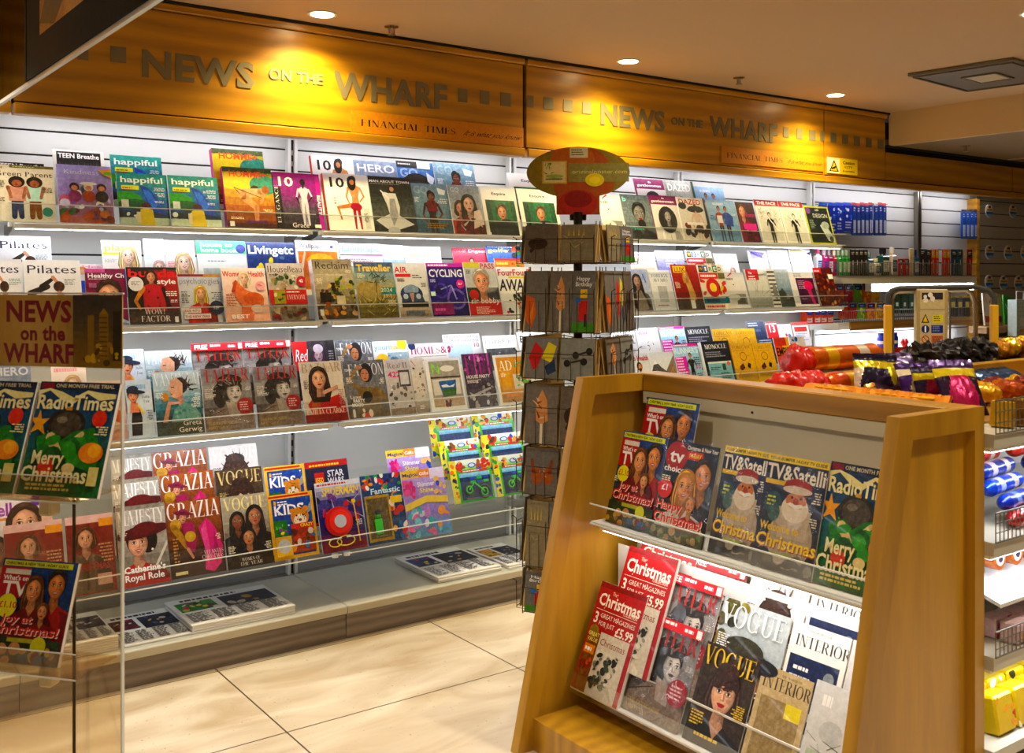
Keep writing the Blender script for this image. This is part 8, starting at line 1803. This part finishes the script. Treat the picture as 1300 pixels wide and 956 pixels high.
for i in range(12):
    r_, c_ = i//6, i % 6; z = zs3+.205+.052*r_; x = 2.72+.09*c_+.04*r_
    b = MB().cyl((0, -.012, 0), (0, .03, 0), .032, 'foil', '#a8643c', n=18).cyl((0, -.014, 0), (0, -.012, 0), .02, 'foil', '#e8dce0', n=14).cyl((0, -.0155, 0), (0, -.014, 0), .01, 'foil', '#3c3444', n=10)
    b.build('chocolate_disc', loc=(x, GY0-.02+.03*r_, z), label='round brown chocolate on the lower lit shelf, %s row, %s from the end panel' % (['front', 'back'][r_], ORDN[c_]), category='sweets', group='round chocolates on the lower lit shelf')
MB().prism([(GY0-.10, zs3+.12), (GY0+.2, zs3+.22), (GY0+.2, zs3+.001), (GY0+.19, zs3+.001), (GY0+.19, zs3+.20), (GY0-.10, zs3+.11)], 2.6, GX1-.02, 'x', 'white_metal').build('price_board', g)
for i in range(8):
    b = MB().rbox(-.04, -.025, 0, .04, .025, .055, .004, 'print', '#e8ccd4'); A = Art(.08, .055, i); A.blobs(6, ['#d83c5c', '#f4e8ec', '#c82c4c', '#e8b42c'], 0, 0, 1, 1, .1, .2); 
    for p, c, n in A.P: b.face([(-.04+a*.08, -.0255-n*5e-5, q*.055) for a, q in p], 'print', c)
    b.build('sweet_packet', loc=(2.70+.088*(i % 4), GY0-.085+.055*(i//4), zs3+.002+.0*i), rot=(0, 0, radians(random.uniform(-6, 6))), label='pink and white packet in the lower wire basket, %s row, %s from the end panel' % (['front', 'back'][i//4], ORDN[i % 4]), category='sweets', group='pink packets in the lower wire basket')
for i in range(8):
    b = MB().rbox(-.045, -.03, 0, .045, .03, .10, .006, 'foil', '#e8c81c'); A = Art(.09, .1, i+9); A.blobs(5, ['#c82c1c', '#1c1814', '#f4f0e0', '#e8a42c'], 0, 0, 1, 1, .1, .22)
    for p, c, n in A.P: b.face([(-.045+a*.09, -.0305-n*5e-5, q*.1) for a, q in p], 'print', c)
    b.build('crisp_packet', loc=(2.66+.1*(i % 4), GY0-.06+.07*(i//4), zs3-.24), rot=(radians(-10), 0, 0), label='yellow crisp packet on the lowest shelf, %s row, %s from the end panel' % (['front', 'back'][i//4], ORDN[i % 4]), category='sweets', group='yellow crisp packets on the lowest shelf')
MB().box(GX0, GY0-.12, zs3-.27, GX1, GY0+.43, zs3-.2405, 'deck_metal').build('lowest_shelf', g)

# ---------------------------------------------------------------- ceiling things
def downlight(x, y, z=CEIL, on=True, label='', grp='ceiling downlights', power=60, col=(1, .88, .70)):
    o = MB().cyl((0, 0, -.004), (0, 0, .001), .062, 'white_metal', n=28).build('ceiling_downlight', loc=(x, y, z-.0015), label=label, category='ceiling light', group=grp)
    MB().cyl((0, 0, -.0055), (0, 0, -.004), .048, 'lamp' if on else 'white_metal', n=24).build('lamp_disc', o)
    if on:
        L = bpy.data.lights.new('downlight_beam', 'SPOT'); L.energy = power; L.color = col; L.spot_size = radians(138 if power > 80 else 120); L.spot_blend = .8; L.shadow_soft_size = .045
        lo = bpy.data.objects.new('downlight_beam', L); COL.objects.link(lo); lo.parent = o; lo.location = (0, 0, -.02)
DL = [(1.88, 3.97, 'glowing round downlight over the large lettering'), (3.57, 3.92, 'glowing round downlight over the wall between the two letterings'), (5.26, 3.91, 'glowing round downlight near the ceiling step')]
for x, y, l_ in DL: downlight(x, y, label=l_, power=82, col=(1, .80, .36))
WARM = []
for i, (x, y) in enumerate(((.2, 3.95), (1.0, 2.2), (2.6, 2.1), (4.3, 2.2), (1.0, .6), (2.9, .7), (4.7, .8), (-1.4, 1.6), (.9, -1.2), (3.2, -1.2))):  # unseen downlights added as ambient fill
    downlight(x, y, label='added unseen fill downlight over the shop floor, '+['one', 'two', 'three', 'four', 'five', 'six', 'seven', 'eight', 'nine', 'ten'][i], grp='added shop floor fill lights', power=80)
q = [PF(px, py, (CEIL-EYE)*FL/(350-py)) for px, py in ((1152, 93), (1283, 71), (1420, 85), (1226, 112.5))]
vc = (q[0]+q[2])/2; vw = (q[3]-q[0]).length
ang = atan2(q[3].y-q[0].y, q[3].x-q[0].x)
vx0 = q[0]; ux = (q[3]-q[0]).normalized(); uy = (q[1]-q[0]); uy = (uy-ux*uy.dot(ux)).normalized(); S_ = (q[1]-q[0]).length
cv_ = q[0]+ux*vw/2+uy*S_/2
v = MB().rbox(-vw/2, -S_/2, -.018, vw/2, S_/2, 0, .004, 'vent')
v.build('air_vent', loc=(cv_.x, cv_.y, CEIL-.0005), rot=(0, 0, ang), label='square dark ceiling air vent', category='air vent')
vo = COL.objects[-1]
for i in (0, 3):
    k_ = .46-.1*i
    f = MB()
    for s in (-1, 1): f.box(-vw*k_, s*S_*k_-.006, -.026, vw*k_, s*S_*k_+.006, -.018, 'vent').box(s*vw*k_-.006, -S_*k_, -.026, s*vw*k_+.006, S_*k_, -.018, 'vent')
    if i == 3: f.box(-vw*.14, -S_*.14, -.024, vw*.14, S_*.14, -.018, 'sign_board')
    f.build('louvre_frame', vo)
def sprinkler(px, py, z, lab):
    q = PF(px, py, (z-EYE)*FL/(350-py))
    o = MB().cyl((0, 0, -.004), (0, 0, 0), .032, 'chrome', n=18).cyl((0, 0, -.035), (0, 0, -.004), .01, 'chrome').build('fire_sprinkler', loc=(q.x, q.y, z-.001), label=lab, category='sprinkler')
    MB().cyl((0, 0, -.04), (0, 0, -.036), .018, 'steel', n=14).tube([(-.012, 0, -.034), (-.014, 0, -.02), (-.01, 0, -.006)], .002, 'steel', n=5).tube([(.012, 0, -.034), (.014, 0, -.02), (.01, 0, -.006)], .002, 'steel', n=5).build('deflector', o)
sprinkler(938, 98, CEIL, 'small fire sprinkler on the ceiling between two glowing downlights'); sprinkler(1226, 185, LOW, 'small fire sprinkler on the lowered dark ceiling')
sprinkler(497, 33, CEIL, 'small fire sprinkler on the ceiling beside the glowing downlight over the large lettering')
st('trim_4', MB().box(6.21, 3.1, LOW-.006, 9.4, 3.13, LOW-.0005, 'soffit').box(7.6, -1, LOW-.006, 7.63, 4.1, LOW-.0005, 'soffit'))

# ---------------------------------------------------------------- camera, world, view
cam = bpy.data.cameras.new('camera'); co = bpy.data.objects.new('camera', cam); COL.objects.link(co)
co.location = (0, 0, EYE); co.rotation_euler = (pi/2, 0, -YAW)
cam.sensor_width = 36; cam.lens = 36.0*FL/1300; cam.shift_y = -(478-350)/1300; cam.clip_start = .05
cam.dof.use_dof = True; cam.dof.focus_distance = 4.7; cam.dof.aperture_fstop = 8
SC.camera = co
wd = bpy.data.worlds.new('world'); SC.world = wd; wd.use_nodes = True
wd.node_tree.nodes['Background'].inputs[0].default_value = (1, .85, .6, 1); wd.node_tree.nodes['Background'].inputs[1].default_value = .02
SC.view_settings.view_transform = 'Standard'; SC.view_settings.look = 'None'; SC.view_settings.gamma = 1; SC.view_settings.use_curve_mapping = False
SC.view_settings.exposure = 0.0
SC.cycles.use_denoising = True; SC.cycles.max_bounces = 10; SC.cycles.transparent_max_bounces = 24; SC.cycles.diffuse_bounces = 4; SC.cycles.glossy_bounces = 3
SC.cycles.sample_clamp_indirect = 4; SC.cycles.caustics_reflective = False; SC.cycles.caustics_refractive = False; SC.cycles.use_light_tree = True
